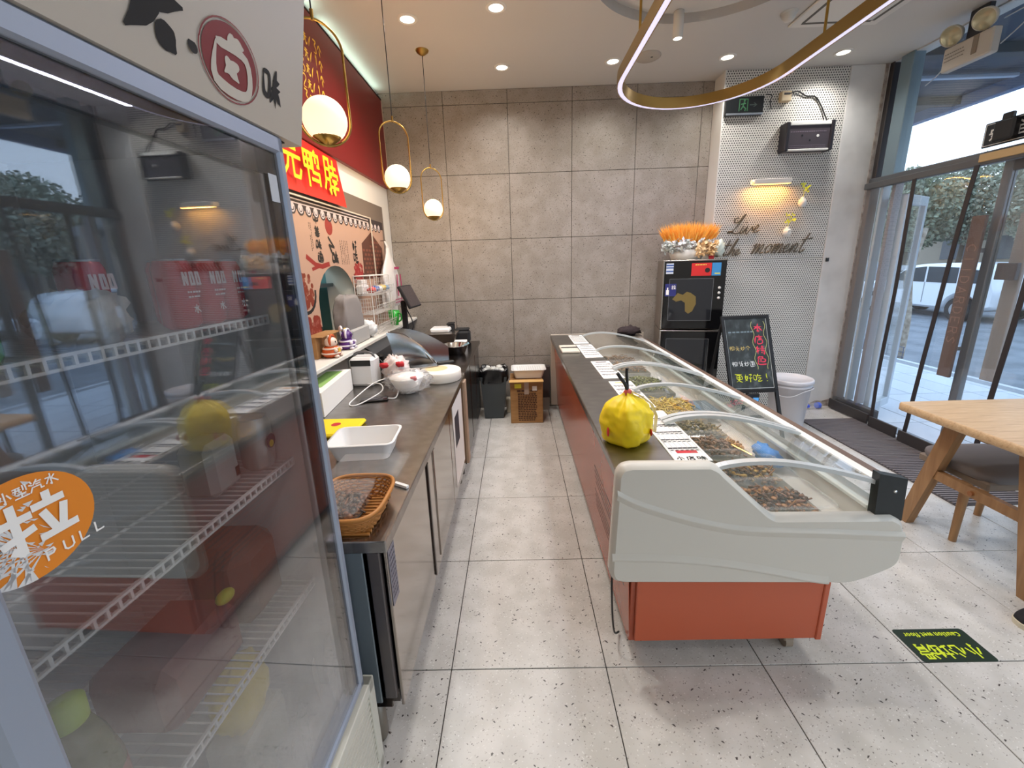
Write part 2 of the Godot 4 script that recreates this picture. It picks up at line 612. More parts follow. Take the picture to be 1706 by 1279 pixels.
func materials() -> void:
	M.floor = tri_map(mat(Color.WHITE, 0.32), speckle(1024, rgb(196, 192, 186), [rgb(188, 185, 179), rgb(204, 201, 196)],
		[[5200, 1, 3, rgb(168, 163, 157)], [2400, 2, 4, rgb(216, 214, 210)], [1100, 2, 4, rgb(118, 113, 108)], [240, 3, 7, rgb(56, 52, 50)]], 3), Vector3.ONE / 1.1)
	M.grout = mat(rgb(52, 49, 45), 0.9)
	M.wall_tile = tri_map(mat(Color.WHITE, 0.7), speckle(1024, rgb(146, 138, 130), [rgb(141, 133, 124), rgb(153, 145, 137)],
		[[9000, 1, 3, rgb(122, 113, 104)], [5000, 1, 3, rgb(170, 162, 153)], [2600, 2, 5, rgb(104, 95, 86)], [260, 3, 7, rgb(66, 58, 52)]], 5), Vector3.ONE / 1.15)
	M.white = mat(rgb(214, 211, 204), 0.75)
	M.ceiling = mat(rgb(196, 193, 188), 0.9)
	M.plaster = tri_map(mat(Color.WHITE, 0.85), noise_tex(0.006, [[0.0, rgb(196, 194, 190)], [0.5, rgb(212, 210, 206)], [1.0, rgb(222, 220, 216)]], 512, 4), Vector3.ONE / 1.5)
	M.stain = tri_map(mat(Color.WHITE, 0.9), noise_tex(0.02, [[0.0, rgb(128, 116, 106)], [0.5, rgb(164, 154, 146)], [1.0, rgb(196, 190, 184)]], 256, 9), Vector3.ONE / 0.3)
	M.red = mat(rgb(116, 25, 25), 0.4)
	M.banner = mat(rgb(205, 30, 20), 0.5)
	M.gold = mat(rgb(244, 196, 60), 0.5)
	M.yellow = mat(rgb(246, 214, 20), 0.5)
	M.black = mat(rgb(22, 21, 22), 0.4)
	M.ink = mat(rgb(26, 24, 24), 0.7)
	M.matte_black = mat(rgb(28, 28, 30), 0.8)
	M.steel = mat(rgb(176, 170, 164), 0.26, 1.0)
	M.steel_top = tri_map(mat(Color.WHITE, 0.27, 1.0), noise_tex(0.012, [[0.0, rgb(140, 137, 134)], [0.5, rgb(152, 149, 147)], [1.0, rgb(166, 163, 161)]], 512, 12), V(2, 2, 2.5))
	M.steel_face = mat(rgb(168, 160, 154), 0.12, 1.0)
	M.steel_dark = mat(rgb(92, 86, 84), 0.22, 1.0)
	M.alu = mat(rgb(178, 184, 192), 0.35, 0.85)
	M.chrome = mat(rgb(210, 210, 210), 0.1, 1.0)
	M.brass = mat(rgb(176, 140, 72), 0.28, 1.0)
	M.brass_dull = mat(rgb(168, 138, 82), 0.3, 1.0)
	M.glass = pane(0.03)
	M.lid_glass = pane(0.03, Color(0.75, 0.9, 0.84))
	M.pvc = pane(0.04, Color(0.9, 0.93, 0.95), 0.03)
	M.clear = pane(0.05, Color(0.95, 0.97, 0.98), 0.04)
	M.clear.metallic_specular = 0.28
	M.film = pane(0.13, Color(0.95, 0.95, 0.95), 0.15)
	M.plastic = mat(rgb(232, 231, 230), 0.35)
	M.cream = mat(rgb(206, 203, 194), 0.38)
	M.orange = mat(rgb(190, 92, 60), 0.3)
	M.orange_side = tri_map(mat(Color.WHITE, 0.22), noise_tex(0.01, [[0.0, rgb(158, 76, 54)], [1.0, rgb(182, 92, 64)]], 256, 31), V(1, 1, 1))
	M.paper = mat(rgb(238, 236, 232), 0.7)
	M.tag_red = mat(rgb(190, 30, 40), 0.6)
	M.card = tri_map(mat(Color.WHITE, 0.85), noise_tex(0.02, [[0.0, rgb(150, 110, 66)], [1.0, rgb(172, 130, 82)]], 256, 17), V(1, 5, 1))
	M.grey_plastic = mat(rgb(66, 70, 72), 0.5)
	var pi := Image.create(64, 112, false, Image.FORMAT_RGB8)
	pi.fill(rgb(216, 213, 205))
	for y in 112:
		for x in 64:
			for c in [Vector2(16, 28), Vector2(48, 84)]:
				if Vector2(x + 0.5, y + 0.5).distance_to(c) < 17.5: pi.set_pixel(x, y, rgb(58, 57, 56))
	M.perforated = tri_map(mat(Color.WHITE, 0.6), ImageTexture.create_from_image(pi), V(1 / 0.0215, 1 / 0.0376, 1 / 0.0215))
	M.wood = tri_map(mat(Color.WHITE, 0.42), noise_tex(0.008, [[0.0, rgb(172, 140, 102)], [0.45, rgb(196, 166, 128)], [0.6, rgb(190, 159, 120)], [1.0, rgb(208, 181, 144)]], 512, 41), V(0.9, 9.0, 9.0))
	M.leg_wood = tri_map(mat(Color.WHITE, 0.45), noise_tex(0.01, [[0.0, rgb(134, 98, 62)], [1.0, rgb(164, 126, 86)]], 256, 43), V(9, 0.9, 9))
	M.fabric = mat(rgb(112, 108, 108), 0.95)
	M.slate = tri_map(mat(Color.WHITE, 0.75), noise_tex(0.012, [[0.0, rgb(38, 44, 46)], [0.7, rgb(56, 64, 66)], [1.0, rgb(92, 102, 106)]], 256, 47), V(3, 2, 3))
	M.pale = mat(rgb(226, 226, 220), 0.6)

# tiles are pieces of the floor and the back wall, each with a gap of dark grout round it
func shell() -> void:
	var fl := struct("floor", Mb.new().box(V(XL - 0.2, -0.12, ZB - 0.2), V(XW + 0.1, -0.004, ZF + 0.2)), M.grout, "pale speckled terrazzo tiled floor of the shop", "floor")
	var tile := Mb.new().box(V(-0.2982, -0.006, -0.2982), V(0.2982, 0.0, 0.2982), 0.0012).commit()
	for i in range(-2, 6):
		for j in range(-7, 5):
			var x0 := -0.2932 + 0.6 * i
			var z1 := -1.2552 - 0.6 * j
			var z0 := z1 - 0.6
			if x0 >= XL and x0 + 0.6 <= XW and z1 <= ZF:
				mesh_part("floor_tile", tile, M.floor, fl, V(x0 + 0.3, 0, z0 + 0.3))
			else:
				var a := maxf(x0, XL) + 0.002
				var b := minf(x0 + 0.6, XW) - 0.002
				if b - a > 0.03 and minf(z1, ZF) - z0 > 0.03:
					part("floor_tile", Mb.new().box(V(a, -0.006, z0 + 0.002), V(b, 0, minf(z1, ZF) - 0.002), 0.0012), M.floor, fl)
	var wb := struct("wall_back", Mb.new().box(V(XL - 0.2, -0.12, ZB - 0.2), V(XW + 0.1, CE + 0.1, ZB - 0.006)), M.grout, "grey-brown stone-look tiled back wall")
	for i in range(0, 6):
		for j in range(0, 6):
			var a := maxf(-1.2389 + 0.6 * i, XL) + 0.002
			var b := minf(-1.2389 + 0.6 * (i + 1), 1.86) - 0.002
			var top := minf(2.9668 - 0.6 * (j - 1), CE) - 0.002
			var bot := maxf(2.9668 - 0.6 * j, 0.0) + 0.002
			if b - a > 0.02 and top - bot > 0.02:
				part("wall_tile", Mb.new().box(V(a, bot, ZB - 0.012), V(b, top, ZB), 0.0015), M.wall_tile, wb)
	# left wall with the serving hatch cut into it
	var wl := Mb.new()
	wl.box(V(XL - 0.2, -0.12, ZB), V(XL, 1.02, ZF + 0.2))
	wl.box(V(XL - 0.2, 1.56, ZB), V(XL, CE + 0.1, ZF + 0.2))
	wl.box(V(XL - 0.2, 1.02, ZB), V(XL, 1.56, -3.14))
	wl.box(V(XL - 0.2, 1.02, -2.56), V(XL, 1.56, ZF + 0.2))
	struct("wall_left", wl, M.white, "plain white wall on the left behind the counter")
	struct("wall_front", Mb.new().box(V(XL - 0.2, -0.12, ZF), V(XW + 0.1, CE + 0.1, ZF + 0.2)), M.white, "plain white wall behind the photographer")
	# perforated panel in front of the corner, and the plastered column beside it
	var wp := struct("wall_panel", Mb.new().box(V(1.86, 0.0, ZB), V(2.925, CE, ZP - 0.012)), M.white, "boxed-out wall clad in white perforated sheet")
	part("perforated_sheet", Mb.new().box(V(1.862, 0.02, ZP - 0.012), V(2.92, 1.492, ZP), 0.002), M.perforated, wp)
	part("perforated_sheet", Mb.new().box(V(1.862, 1.497, ZP - 0.012), V(2.92, CE - 0.002, ZP), 0.002), M.perforated, wp)
	part("edge_trim", Mb.new().box(V(1.852, 0.0, ZP - 0.02), V(1.862, CE, ZP + 0.003), 0.001), M.white, wp)
	var col := struct("wall_column", Mb.new().box(V(2.922, 0.0, ZB), V(XW + 0.1, CE, ZP + 0.004), 0.003), M.plaster, "white plastered column between perforated panel and storefront")
	part("stained_edge", Mb.new().box(V(XW - 0.04, 0.0, ZP), V(XW - 0.012, CE, ZP + 0.008), 0.002), M.stain, col)
	part("stained_foot", Mb.new().prism(PackedVector2Array([Vector2(2.93, 0.0), Vector2(3.2, 0.0), Vector2(3.2, 0.075), Vector2(3.12, 0.055), Vector2(3.05, 0.06), Vector2(3.0, 0.03), Vector2(2.95, 0.028)]), V(0, 0, ZP), Vector3.RIGHT, Vector3.UP, 0.007), M.stain, col)
	part("socket", Mb.new().box(V(2.945, 1.455, ZP), V(2.975, 1.49, ZP + 0.012), 0.002), M.black, col)
	# ceiling with a stadium-shaped groove
	var cb := Mb.new()
	var lo := Vector2(XL - 0.2, ZB - 0.2)
	var hi := Vector2(XW + 0.1, ZF + 0.2)
	var stadium := func(r: float, a: float) -> Vector2:
		return Vector2(1.14 + cos(a) * r, (-2.6 if sin(a) < 0.0 else -0.9) + sin(a) * r)
	var angles := []
	for i in 72: angles.append(TAU * (i + 0.5) / 72.0)
	for c in [lo, Vector2(hi.x, lo.y), hi, Vector2(lo.x, hi.y)]:
		angles.append(fposmod((c - Vector2(1.14, -1.75)).angle(), TAU))
	angles.sort()
	var edge := func(a: float) -> Vector2:
		var d := Vector2(cos(a), sin(a))
		var c := Vector2(1.14, -1.75)
		var t := INF
		if d.x > 1e-6: t = minf(t, (hi.x - c.x) / d.x)
		if d.x < -1e-6: t = minf(t, (lo.x - c.x) / d.x)
		if d.y > 1e-6: t = minf(t, (hi.y - c.y) / d.y)
		if d.y < -1e-6: t = minf(t, (lo.y - c.y) / d.y)
		return c + d * t
	cb.flat()
	var inner := Mb.new()
	inner.flat()
	for i in angles.size():
		var a: float = angles[i]
		var b: float = angles[(i + 1) % angles.size()]
		var s0: Vector2 = stadium.call(0.70, a)
		var s1: Vector2 = stadium.call(0.70, b)
		var e0: Vector2 = edge.call(a)
		var e1: Vector2 = edge.call(b)
		cb.quad(V(s0.x, CE, s0.y), V(e0.x, CE, e0.y), V(e1.x, CE, e1.y), V(s1.x, CE, s1.y))
		cb.quad(V(s1.x, CE, s1.y), V(s1.x, CE + 0.06, s1.y), V(s0.x, CE + 0.06, s0.y), V(s0.x, CE, s0.y))
		var q0: Vector2 = stadium.call(0.58, a)
		var q1: Vector2 = stadium.call(0.58, b)
		inner.quad(V(q0.x, CE + 0.003, q0.y), V(q1.x, CE + 0.003, q1.y), V(q1.x, CE + 0.06, q1.y), V(q0.x, CE + 0.06, q0.y))
		inner.tri(V(q0.x, CE + 0.003, q0.y), V(q1.x, CE + 0.003, q1.y), V(1.14, CE + 0.003, -1.75))
	cb.box(V(lo.x, CE + 0.06, lo.y), V(hi.x, CE + 0.2, hi.y))
	var ce := struct("ceiling", cb, M.ceiling, "smooth off-white ceiling with recessed lights", "ceiling")
	part("inner_panel", inner, M.ceiling, ce)

func storefront() -> void:
	var fr := mat(rgb(112, 116, 120), 0.45, 0.6)
	var dark := mat(rgb(70, 66, 66), 0.5, 0.4)
	var w := struct("wall_right", Mb.new().box(V(XW, -0.12, ZF - 0.1), V(XW + 0.12, CE + 0.1, ZF + 0.2)), M.white, "glazed storefront wall on the right", "wall")
	part("top_beam", Mb.new().box(V(XW, CE - 0.01, ZP - 0.2), V(XW + 0.12, CE + 0.1, ZF)), M.ceiling, w)
	part("transom", Mb.new().box(V(XW - 0.02, 2.10, ZP), V(XW + 0.08, 2.17, ZF), 0.006), fr, w)
	part("sill", Mb.new().box(V(XW - 0.01, -0.02, ZP), V(XW + 0.12, 0.006, ZF), 0.003), mat(rgb(120, 122, 126), 0.4, 0.5), w)
	var zs := [-2.35, -1.2, 0.1, 1.4]
	for z in zs:
		part("mullion", Mb.new().box(V(XW - 0.01, 0.0, z - 0.03), V(XW + 0.07, CE, z + 0.03), 0.004), fr, w)
	# upper light: pale blue-grey corner post and its pane
	var u := struct("window_1", Mb.new().box(V(XW - 0.015, 2.16, ZP + 0.12), V(XW + 0.08, CE, ZP + 0.24), 0.005), mat(rgb(126, 146, 156), 0.4, 0.3), "tall fixed window above the glass doors", "window")
	part("corner_frame", Mb.new().box(V(XW - 0.005, 2.16, ZP + 0.005), V(XW + 0.08, CE, ZP + 0.05), 0.004), dark, u)
	part("pane", Mb.new().box(V(XW + 0.03, 2.17, ZP + 0.24), V(XW + 0.036, CE, ZF)), M.glass, u)
	# the rest of the shopfront beside and behind the table
	for i in 4:
		var z0: float = zs[i] + 0.03
		var z1: float = (zs[i + 1] if i < 3 else ZF) - 0.03
		var p := struct("window_%d" % (i + 2), Mb.new().box(V(XW, 0.0, z0), V(XW + 0.05, 0.10, z1), 0.004), dark, ["storefront window beside the dining table", "storefront window next behind the table", "storefront window level with the fridge", "last storefront window at the rear"][i], "window")
		part("pane", Mb.new().box(V(XW + 0.02, 0.10, z0), V(XW + 0.028, 2.10, z1)), M.glass, p)
	# narrow sidelight by the column
	var s := struct("window_6", Mb.new().box(V(XW - 0.03, 0.012, ZP + 0.02), V(XW + 0.03, 0.12, ZP + 0.50), 0.005), dark, "narrow glass sidelight next to the white column", "window")
	part("jamb", Mb.new().box(V(XW - 0.03, 0.012, ZP + 0.01), V(XW + 0.05, 2.10, ZP + 0.055), 0.004), mat(rgb(104, 94, 88), 0.6), s)
	part("stile", Mb.new().box(V(XW - 0.02, 0.12, ZP + 0.15), V(XW + 0.05, 2.10, ZP + 0.175), 0.003), mat(rgb(176, 188, 196), 0.4, 0.3), s)
	part("stile", Mb.new().box(V(XW - 0.01, 0.12, ZP + 0.25), V(XW + 0.06, 2.10, ZP + 0.285), 0.003), mat(rgb(140, 138, 142), 0.5, 0.3), s)
	part("pane", Mb.new().box(V(XW + 0.03, 0.12, ZP + 0.175), V(XW + 0.036, 2.10, ZP + 0.25)), M.glass, s)
	part("pane", Mb.new().box(V(XW + 0.02, 0.12, ZP + 0.055), V(XW + 0.026, 2.10, ZP + 0.15)), M.glass, s)
	part("pane", Mb.new().box(V(XW + 0.02, 0.12, ZP + 0.285), V(XW + 0.026, 2.10, ZP + 0.5)), M.glass, s)
	# two door leaves; the far one stands open to the street
	var d1 := thing("door_1", "far glass door leaf standing open to the street", "door", V(XW + 0.12, 0, -3.76))
	tag(d1, "", "", "", "structure")
	d1.rotation.y = deg_to_rad(122)
	base_of.erase(d1)
	var wf := mat(rgb(188, 198, 206), 0.4, 0.3)
	for z in [0.0, 0.46]:
		part("stile", Mb.new().box(V(0.0, 0.02, z - 0.025), V(0.045, 2.0, z + 0.025), 0.004), wf, d1)
	for y in [0.02, 1.92]:
		part("rail", Mb.new().box(V(0.0, y, 0.025), V(0.045, y + 0.08, 0.435), 0.004), wf, d1)
	part("pane", Mb.new().box(V(0.02, 0.10, 0.025), V(0.026, 1.92, 0.435)), M.glass, d1)
	var d2 := thing("door_2", "near glass door leaf with long wooden plank handles", "door", V(XW + 0.03, 0, -2.98))
	tag(d2, "", "", "", "structure")
	base_of.erase(d2)
	for z in [0.0, 0.57]:
		part("stile", Mb.new().box(V(0.0, 0.01, z - 0.028), V(0.045, 2.09, z + 0.028), 0.004), fr, d2)
	for y in [0.01, 2.02]:
		part("rail", Mb.new().box(V(0.0, y, 0.028), V(0.045, y + 0.07, 0.542), 0.004), dark, d2)
	part("pane", Mb.new().box(V(0.02, 0.08, 0.028), V(0.026, 2.02, 0.542)), M.glass, d2)
	var plank := mat(rgb(92, 70, 60), 0.6)
	var h1 := part("plank_handle", Mb.new().box(V(-0.075, 0.60, -0.085), V(-0.05, 1.75, 0.005), 0.004), plank, d2)
	part("lettering", write(Mb.new(), "CIIDARDERS", V(-0.0755, 1.56, -0.01), Vector3.DOWN, V(0, 0, -1), 0.058, 0.006, 1.25, false, 1.0), mat(rgb(134, 100, 86), 0.6), h1)
	part("plank_handle", Mb.new().box(V(0.09, 0.60, 0.06), V(0.115, 1.75, 0.15), 0.004), mat(rgb(150, 140, 134), 0.6), d2)
	part("handle_post", Mb.new().box(V(-0.05, 1.5, -0.05), V(0.0, 1.53, -0.02)).box(V(-0.05, 0.8, -0.05), V(0.0, 0.83, -0.02)), M.alu, d2)
	part("lock_box", Mb.new().box(V(-0.03, 1.32, 0.10), V(0.0, 1.43, 0.22), 0.004), mat(rgb(92, 90, 92), 0.5, 0.4), d2)
	# door rails at the floor in front
	# clear curtain with dark magnetic edges
	var cu := thing("door_curtain", "clear plastic door curtain with dark magnetic edge strips", "curtain", V(XW - 0.06, 0, -3.3))
	part("header", Mb.new().box(V(XW - 0.075, 2.075, ZP + 0.03), V(XW - 0.02, 2.125, -2.40), 0.004), mat(rgb(96, 98, 100), 0.5, 0.4), cu)
	part("header_board", Mb.new().box(V(XW - 0.085, 2.095, -3.07), V(XW - 0.06, 2.145, -2.40), 0.003), mat(rgb(190, 160, 112), 0.6), cu)
	var strip := mat(rgb(46, 41, 42), 0.6)
	var seams := [[-3.53, 0.02, -3.50], [-3.08, 0.01, -3.19], [-2.62, 0.01, -2.66]]
	for k in 3:
		var a: float = seams[k][0]
		var b: float = seams[k][2]
		var path := []
		for i in 13:
			var t := i / 12.0
			path.append(V(XW - 0.075 - 0.006 * sin(t * 9.0 + k), lerpf(2.08, seams[k][1], t), lerpf(a, b, t) + 0.009 * sin(t * 7.0 + k * 2.0)))
		var sb := Mb.new()
		for i in 12:
			sb.bar(path[i], path[i + 1] + (path[i + 1] - path[i]) * 0.05, 0.032, 0.006, Vector3.RIGHT)
		part("edge_strip", sb, strip, cu)
		var z0: float = -4.0 if k == 0 else seams[k - 1][0]
		var zb: float = -4.0 if k == 0 else seams[k - 1][2]
		part("curtain_sheet", Mb.new().grid(func(u: float, v: float) -> Vector3:
			var y := lerpf(2.08, 0.03, v)
			return V(XW - 0.068 + 0.010 * sin(u * 11.0 + v * 2.0) * v, y, lerpf(lerpf(z0, a, u), lerpf(zb, b, u), v)), 14, 10), M.pvc, cu)
	for k in 3:
		var z0: float = [-3.99, -3.48, -3.17][k]
		var z1: float = [-3.52, -3.21, -2.68][k]
		part("bottom_rail", Mb.new().box(V(XW - 0.10 - 0.02 * k, 0.012, z0), V(XW - 0.085 - 0.02 * k, 0.105, z1), 0.004), dark, cu)
	# emergency lamp with two heads, hung high on the glass
	var e := thing("emergency_light", "white twin-head emergency light high on the storefront glass", "emergency light", V(3.12, 2.75, -3.24))
	part("body", Mb.new().box(V(3.09, 2.755, -3.40), V(3.15, 2.905, -3.08), 0.008), mat(rgb(190, 184, 174), 0.5), e)
	part("battery_vent", Mb.new().box(V(3.085, 2.79, -3.20), V(3.091, 2.90, -3.165), 0.002), mat(rgb(132, 122, 110), 0.6), e)
	var eb := Mb.new()
	fine_print(eb, V(3.089, 2.862, -3.38), V(0, 0, 1), Vector3.DOWN, 0.13, 3, 0.022, 0.006, rng)
	part("print", eb, mat(rgb(110, 104, 98), 0.7), e)
	part("bracket", Mb.new().box(V(3.13, 2.90, -3.30), V(3.17, 3.085, -3.18), 0.004), mat(rgb(52, 54, 60), 0.5), e)
	for z in [-3.36, -3.15]:
		var hd := part("lamp_head", Mb.new().lathe([Vector2(0.0, -0.05), Vector2(0.045, -0.045), Vector2(0.062, -0.01), Vector2(0.066, 0.012), Vector2(0.06, 0.014)], 24, V(3.09, 2.975, z), V(-0.85, -0.45, 0.2).normalized()), mat(rgb(196, 190, 176), 0.4), e)
		part("lens", Mb.new().lathe([Vector2(0.06, 0.013), Vector2(0.04, 0.022), Vector2(0.0, 0.026)], 24, V(3.09, 2.975, z), V(-0.85, -0.45, 0.2).normalized()), mat(rgb(186, 180, 150), 0.15, 0.3), hd)
	var wires := Mb.new()
	for q in [[V(3.15, 2.80, -3.08), V(3.2, 2.98, -2.9)], [V(3.15, 2.84, -3.40), V(3.2, 2.76, -3.62)], [V(3.16, 2.95, -3.1), V(3.2, 3.03, -2.62)]]:
		wires.tube(smoothed([q[0], q[0].lerp(q[1], 0.5) + V(0, -0.015, 0), q[1]], 6), 0.004, 6)
	part("cable", wires, mat(rgb(170, 176, 184), 0.5), e)
	# exit sign hung over the doors
	var x := thing("exit_sign_board", "black sign with white border hung above the doors", "sign", V(3.19, 2.2, -2.8))
	part("board", Mb.new().box(V(3.185, 2.185, -3.09), V(3.20, 2.335, -2.45), 0.003), mat(rgb(28, 32, 38), 0.4), x)
	var xb := Mb.new()
	for q in [[V(0, 2.195, -3.08), V(0, 2.325, -3.08)], [V(0, 2.325, -3.08), V(0, 2.325, -2.46)], [V(0, 2.195, -2.46), V(0, 2.195, -3.08)]]:
		xb.ribbon([q[0] + V(3.184, 0, 0), q[1] + V(3.184, 0, 0)], 0.004, Vector3.LEFT)
	write(xb, "安全出口", V(3.184, 2.30, -3.05), V(0, 0, 1), Vector3.DOWN, 0.075, 0.010, 1.75)
	part("lettering", xb, M.pale, x)
	var ob := one("door_closer", Mb.new().box(V(3.13, 2.20, -2.99), V(3.18, 2.32, -2.87), 0.01).box(V(3.14, 2.31, -2.96), V(3.17, 2.36, -2.90), 0.006), M.black, "small black box hung in front of the sign over the doors", "fitting")
	ob.set_meta("label", "small black box hung in front of the sign over the doors")

func ceiling_things() -> void:
	var spots := [[-0.66, -3.115, "round downlight nearest the red price board"], [-0.08, -3.03, "round downlight at the top centre, left of the ceiling groove"], [-0.07, -3.835, "round downlight by the tiled wall, left of centre"],
		[0.828, -3.807, "round downlight behind the left side of the brass ring lamp"], [1.748, -3.812, "round downlight above the green exit sign"], [2.666, -3.808, "round downlight near the storefront corner"],
		[-0.3, -1.9, ""], [0.9, -1.7, ""], [2.35, -1.6, ""], [2.35, 0.2, ""], [0.6, 1.5, ""], [2.35, 1.7, ""]]
	var lens := glow(Color(1.0, 0.97, 0.92), 2.6)
	for s in spots:
		if s[2]:
			var t := thing("downlight", s[2], "downlight", V(s[0], CE, s[1]), "recessed ceiling downlights", false)
			part("trim_ring", Mb.new().lathe([Vector2(0.046, 0.004), Vector2(0.047, -0.006), Vector2(0.058, -0.007), Vector2(0.066, -0.001), Vector2(0.066, 0.002)], 28), M.white, t)
			part("lens", Mb.new().lathe([Vector2(0.046, -0.003), Vector2(0.0, -0.005)], 24), lens, t)
		spot(V(s[0], CE - 0.02, s[1]), V(s[0], 0, s[1]), Color(1.0, 0.985, 0.965), 0.7 if s[1] < -3.6 else (1.45 if s[1] < -1.0 else (0.8 if s[1] < 1.0 else 2.1)), 74.0, 0.05)
	# surface spot
	var c := thing("cylinder_spot", "white cylinder spotlight hanging inside the brass ring lamp", "spotlight", V(1.11, CE, -3.16), "", false)
	part("housing", Mb.new().lathe([Vector2(0.0, 0.0), Vector2(0.032, 0.0), Vector2(0.032, -0.15), Vector2(0.027, -0.152)], 24), M.white, c)
	part("bulb", Mb.new().lathe([Vector2(0.027, -0.150), Vector2(0.0, -0.158)], 20), lens, c)
	part("mount", Mb.new().lathe([Vector2(0.012, 0.02), Vector2(0.014, 0.003), Vector2(0.0, 0.003)], 12), M.steel, c)
	spot(V(1.11, CE - 0.175, -3.16), V(1.11, 0, -3.4), Color(1.0, 0.985, 0.965), 0.9, 50.0, 0.03)
	var sp := thing("ceiling_speaker", "flat round grey speaker grille on the ceiling", "speaker", V(1.09, CE, -3.75), "", false)
	part("grille", Mb.new().lathe([Vector2(0.0, -0.012), Vector2(0.09, -0.012), Vector2(0.10, -0.006), Vector2(0.102, 0.0)], 32), mat(rgb(176, 168, 156), 0.8), sp)
	part("badge", Mb.new().box(V(0.02, -0.015, 0.01), V(0.035, -0.011, 0.022)), M.grey_plastic, sp)
	var sd := thing("smoke_detector", "small cream smoke detector on the ceiling right of the ring lamp", "smoke detector", V(1.86, CE, -3.22), "", false)
	part("base", Mb.new().lathe([Vector2(0.0, -0.01), Vector2(0.05, -0.01), Vector2(0.052, 0.0)], 24), M.cream, sd)
	part("sensor", Mb.new().lathe([Vector2(0.0, -0.05), Vector2(0.025, -0.048), Vector2(0.038, -0.03), Vector2(0.042, -0.01)], 24), M.cream, sd)
	var ac := thing("air_vent", "flat ceiling air conditioner panel near the storefront", "air vent", V(2.25, CE, -3.0), "", false)
	part("panel", Mb.new().box(V(-0.30, -0.018, -0.38), V(0.31, 0.0, 0.5), 0.006), M.white, ac)
	for k in 4:
		part("slot", Mb.new().box(V([-0.24, -0.235, 0.235, -0.235][k], -0.0195, [-0.32, -0.335, -0.32, 0.42][k]), V([-0.22, 0.235, 0.255, 0.235][k], -0.0175, [0.42, -0.315, 0.42, 0.44][k])), mat(rgb(96, 92, 86), 0.8), ac)
	# brass ring lamp: a long stadium band with a glowing underside
	var ring := thing("ring_lamp", "large brass stadium-shaped pendant lamp with a white glowing underside", "pendant lamp", V(1.19, 2.6, -2.1))
	var line := []
	for i in 25: line.append(Vector2(1.19 - cos(PI * i / 24.0) * 0.505, -2.86 - sin(PI * i / 24.0) * 0.56))
	for i in 25: line.append(Vector2(1.19 + cos(PI * i / 24.0) * 0.505, -1.9 + sin(PI * i / 24.0) * 0.56))
	var band := Mb.new()
	var strip := Mb.new()
	var k := line.size()
	for i in k:
		var P := []
		for q in [i, (i + 1) % k]:
			var d: Vector2 = (line[(q + 1) % k] - line[(q - 1 + k) % k]).normalized()
			var nn := Vector2(d.y, -d.x)
			P.append([line[q] - nn * 0.019, line[q] + nn * 0.019, line[q] - nn * 0.0145, line[q] + nn * 0.0145])
		var f := func(p: Vector2, y: float) -> Vector3: return V(p.x, y, p.y)
		var c0: Vector3 = f.call((P[0][0] + P[0][1]) / 2.0, 2.637)
		for q in [[0, 2.602, 0, 2.672], [1, 2.602, 1, 2.672], [0, 2.672, 1, 2.672], [0, 2.602, 2, 2.602], [1, 2.602, 3, 2.602]]:
			band.smooth(q[0] + 2 if q[1] != q[3] else 0xFFFFFFFF)
			band.out4(f.call(P[0][q[0]], q[1]), f.call(P[1][q[0]], q[1]), f.call(P[1][q[2]], q[3]), f.call(P[0][q[2]], q[3]), c0)
		strip.flat()
		strip.out4(f.call(P[0][2], 2.6035), f.call(P[1][2], 2.6035), f.call(P[1][3], 2.6035), f.call(P[0][3], 2.6035), c0)
	part("brass_band", band, M.brass_dull, ring)
	part("light_strip", strip, glow(Color(0.86, 0.84, 1.0), 0.7), ring)
	for q in [V(0.694, 0, -2.55), V(1.69, 0, -2.58), V(0.694, 0, -1.95), V(1.69, 0, -1.95)]:
		part("rod", Mb.new().cyl(V(q.x, 2.67, q.z), V(q.x, CE, q.z), 0.007), M.brass, ring)
		part("rod_cap", Mb.new().cyl(V(q.x, CE - 0.02, q.z), V(q.x, CE, q.z), 0.022), M.brass, ring)
	for q in [[0.685, -2.38, 0.03, 0.9], [1.695, -2.38, 0.03, 0.9], [1.19, -3.41, 0.5, 0.03]]:
		area(V(q[0], 2.596, q[1]), V(q[0], 0, q[1]), Color(0.93, 0.92, 1.0), 0.6, Vector2(q[2], q[3]))
	# three globe pendants over the counter
	var pend := [[-0.665, -1.62, 2.045, 0.29, "globe pendant lamp nearest the fridge sign, its brass hoop largest"], [-0.698, -2.66, 2.05, 0.30, "middle globe pendant lamp of the three over the counter"], [-0.655, -3.52, 1.978, 0.31, "globe pendant lamp farthest back, against the grey tiles"]]
	var first: Node3D = null
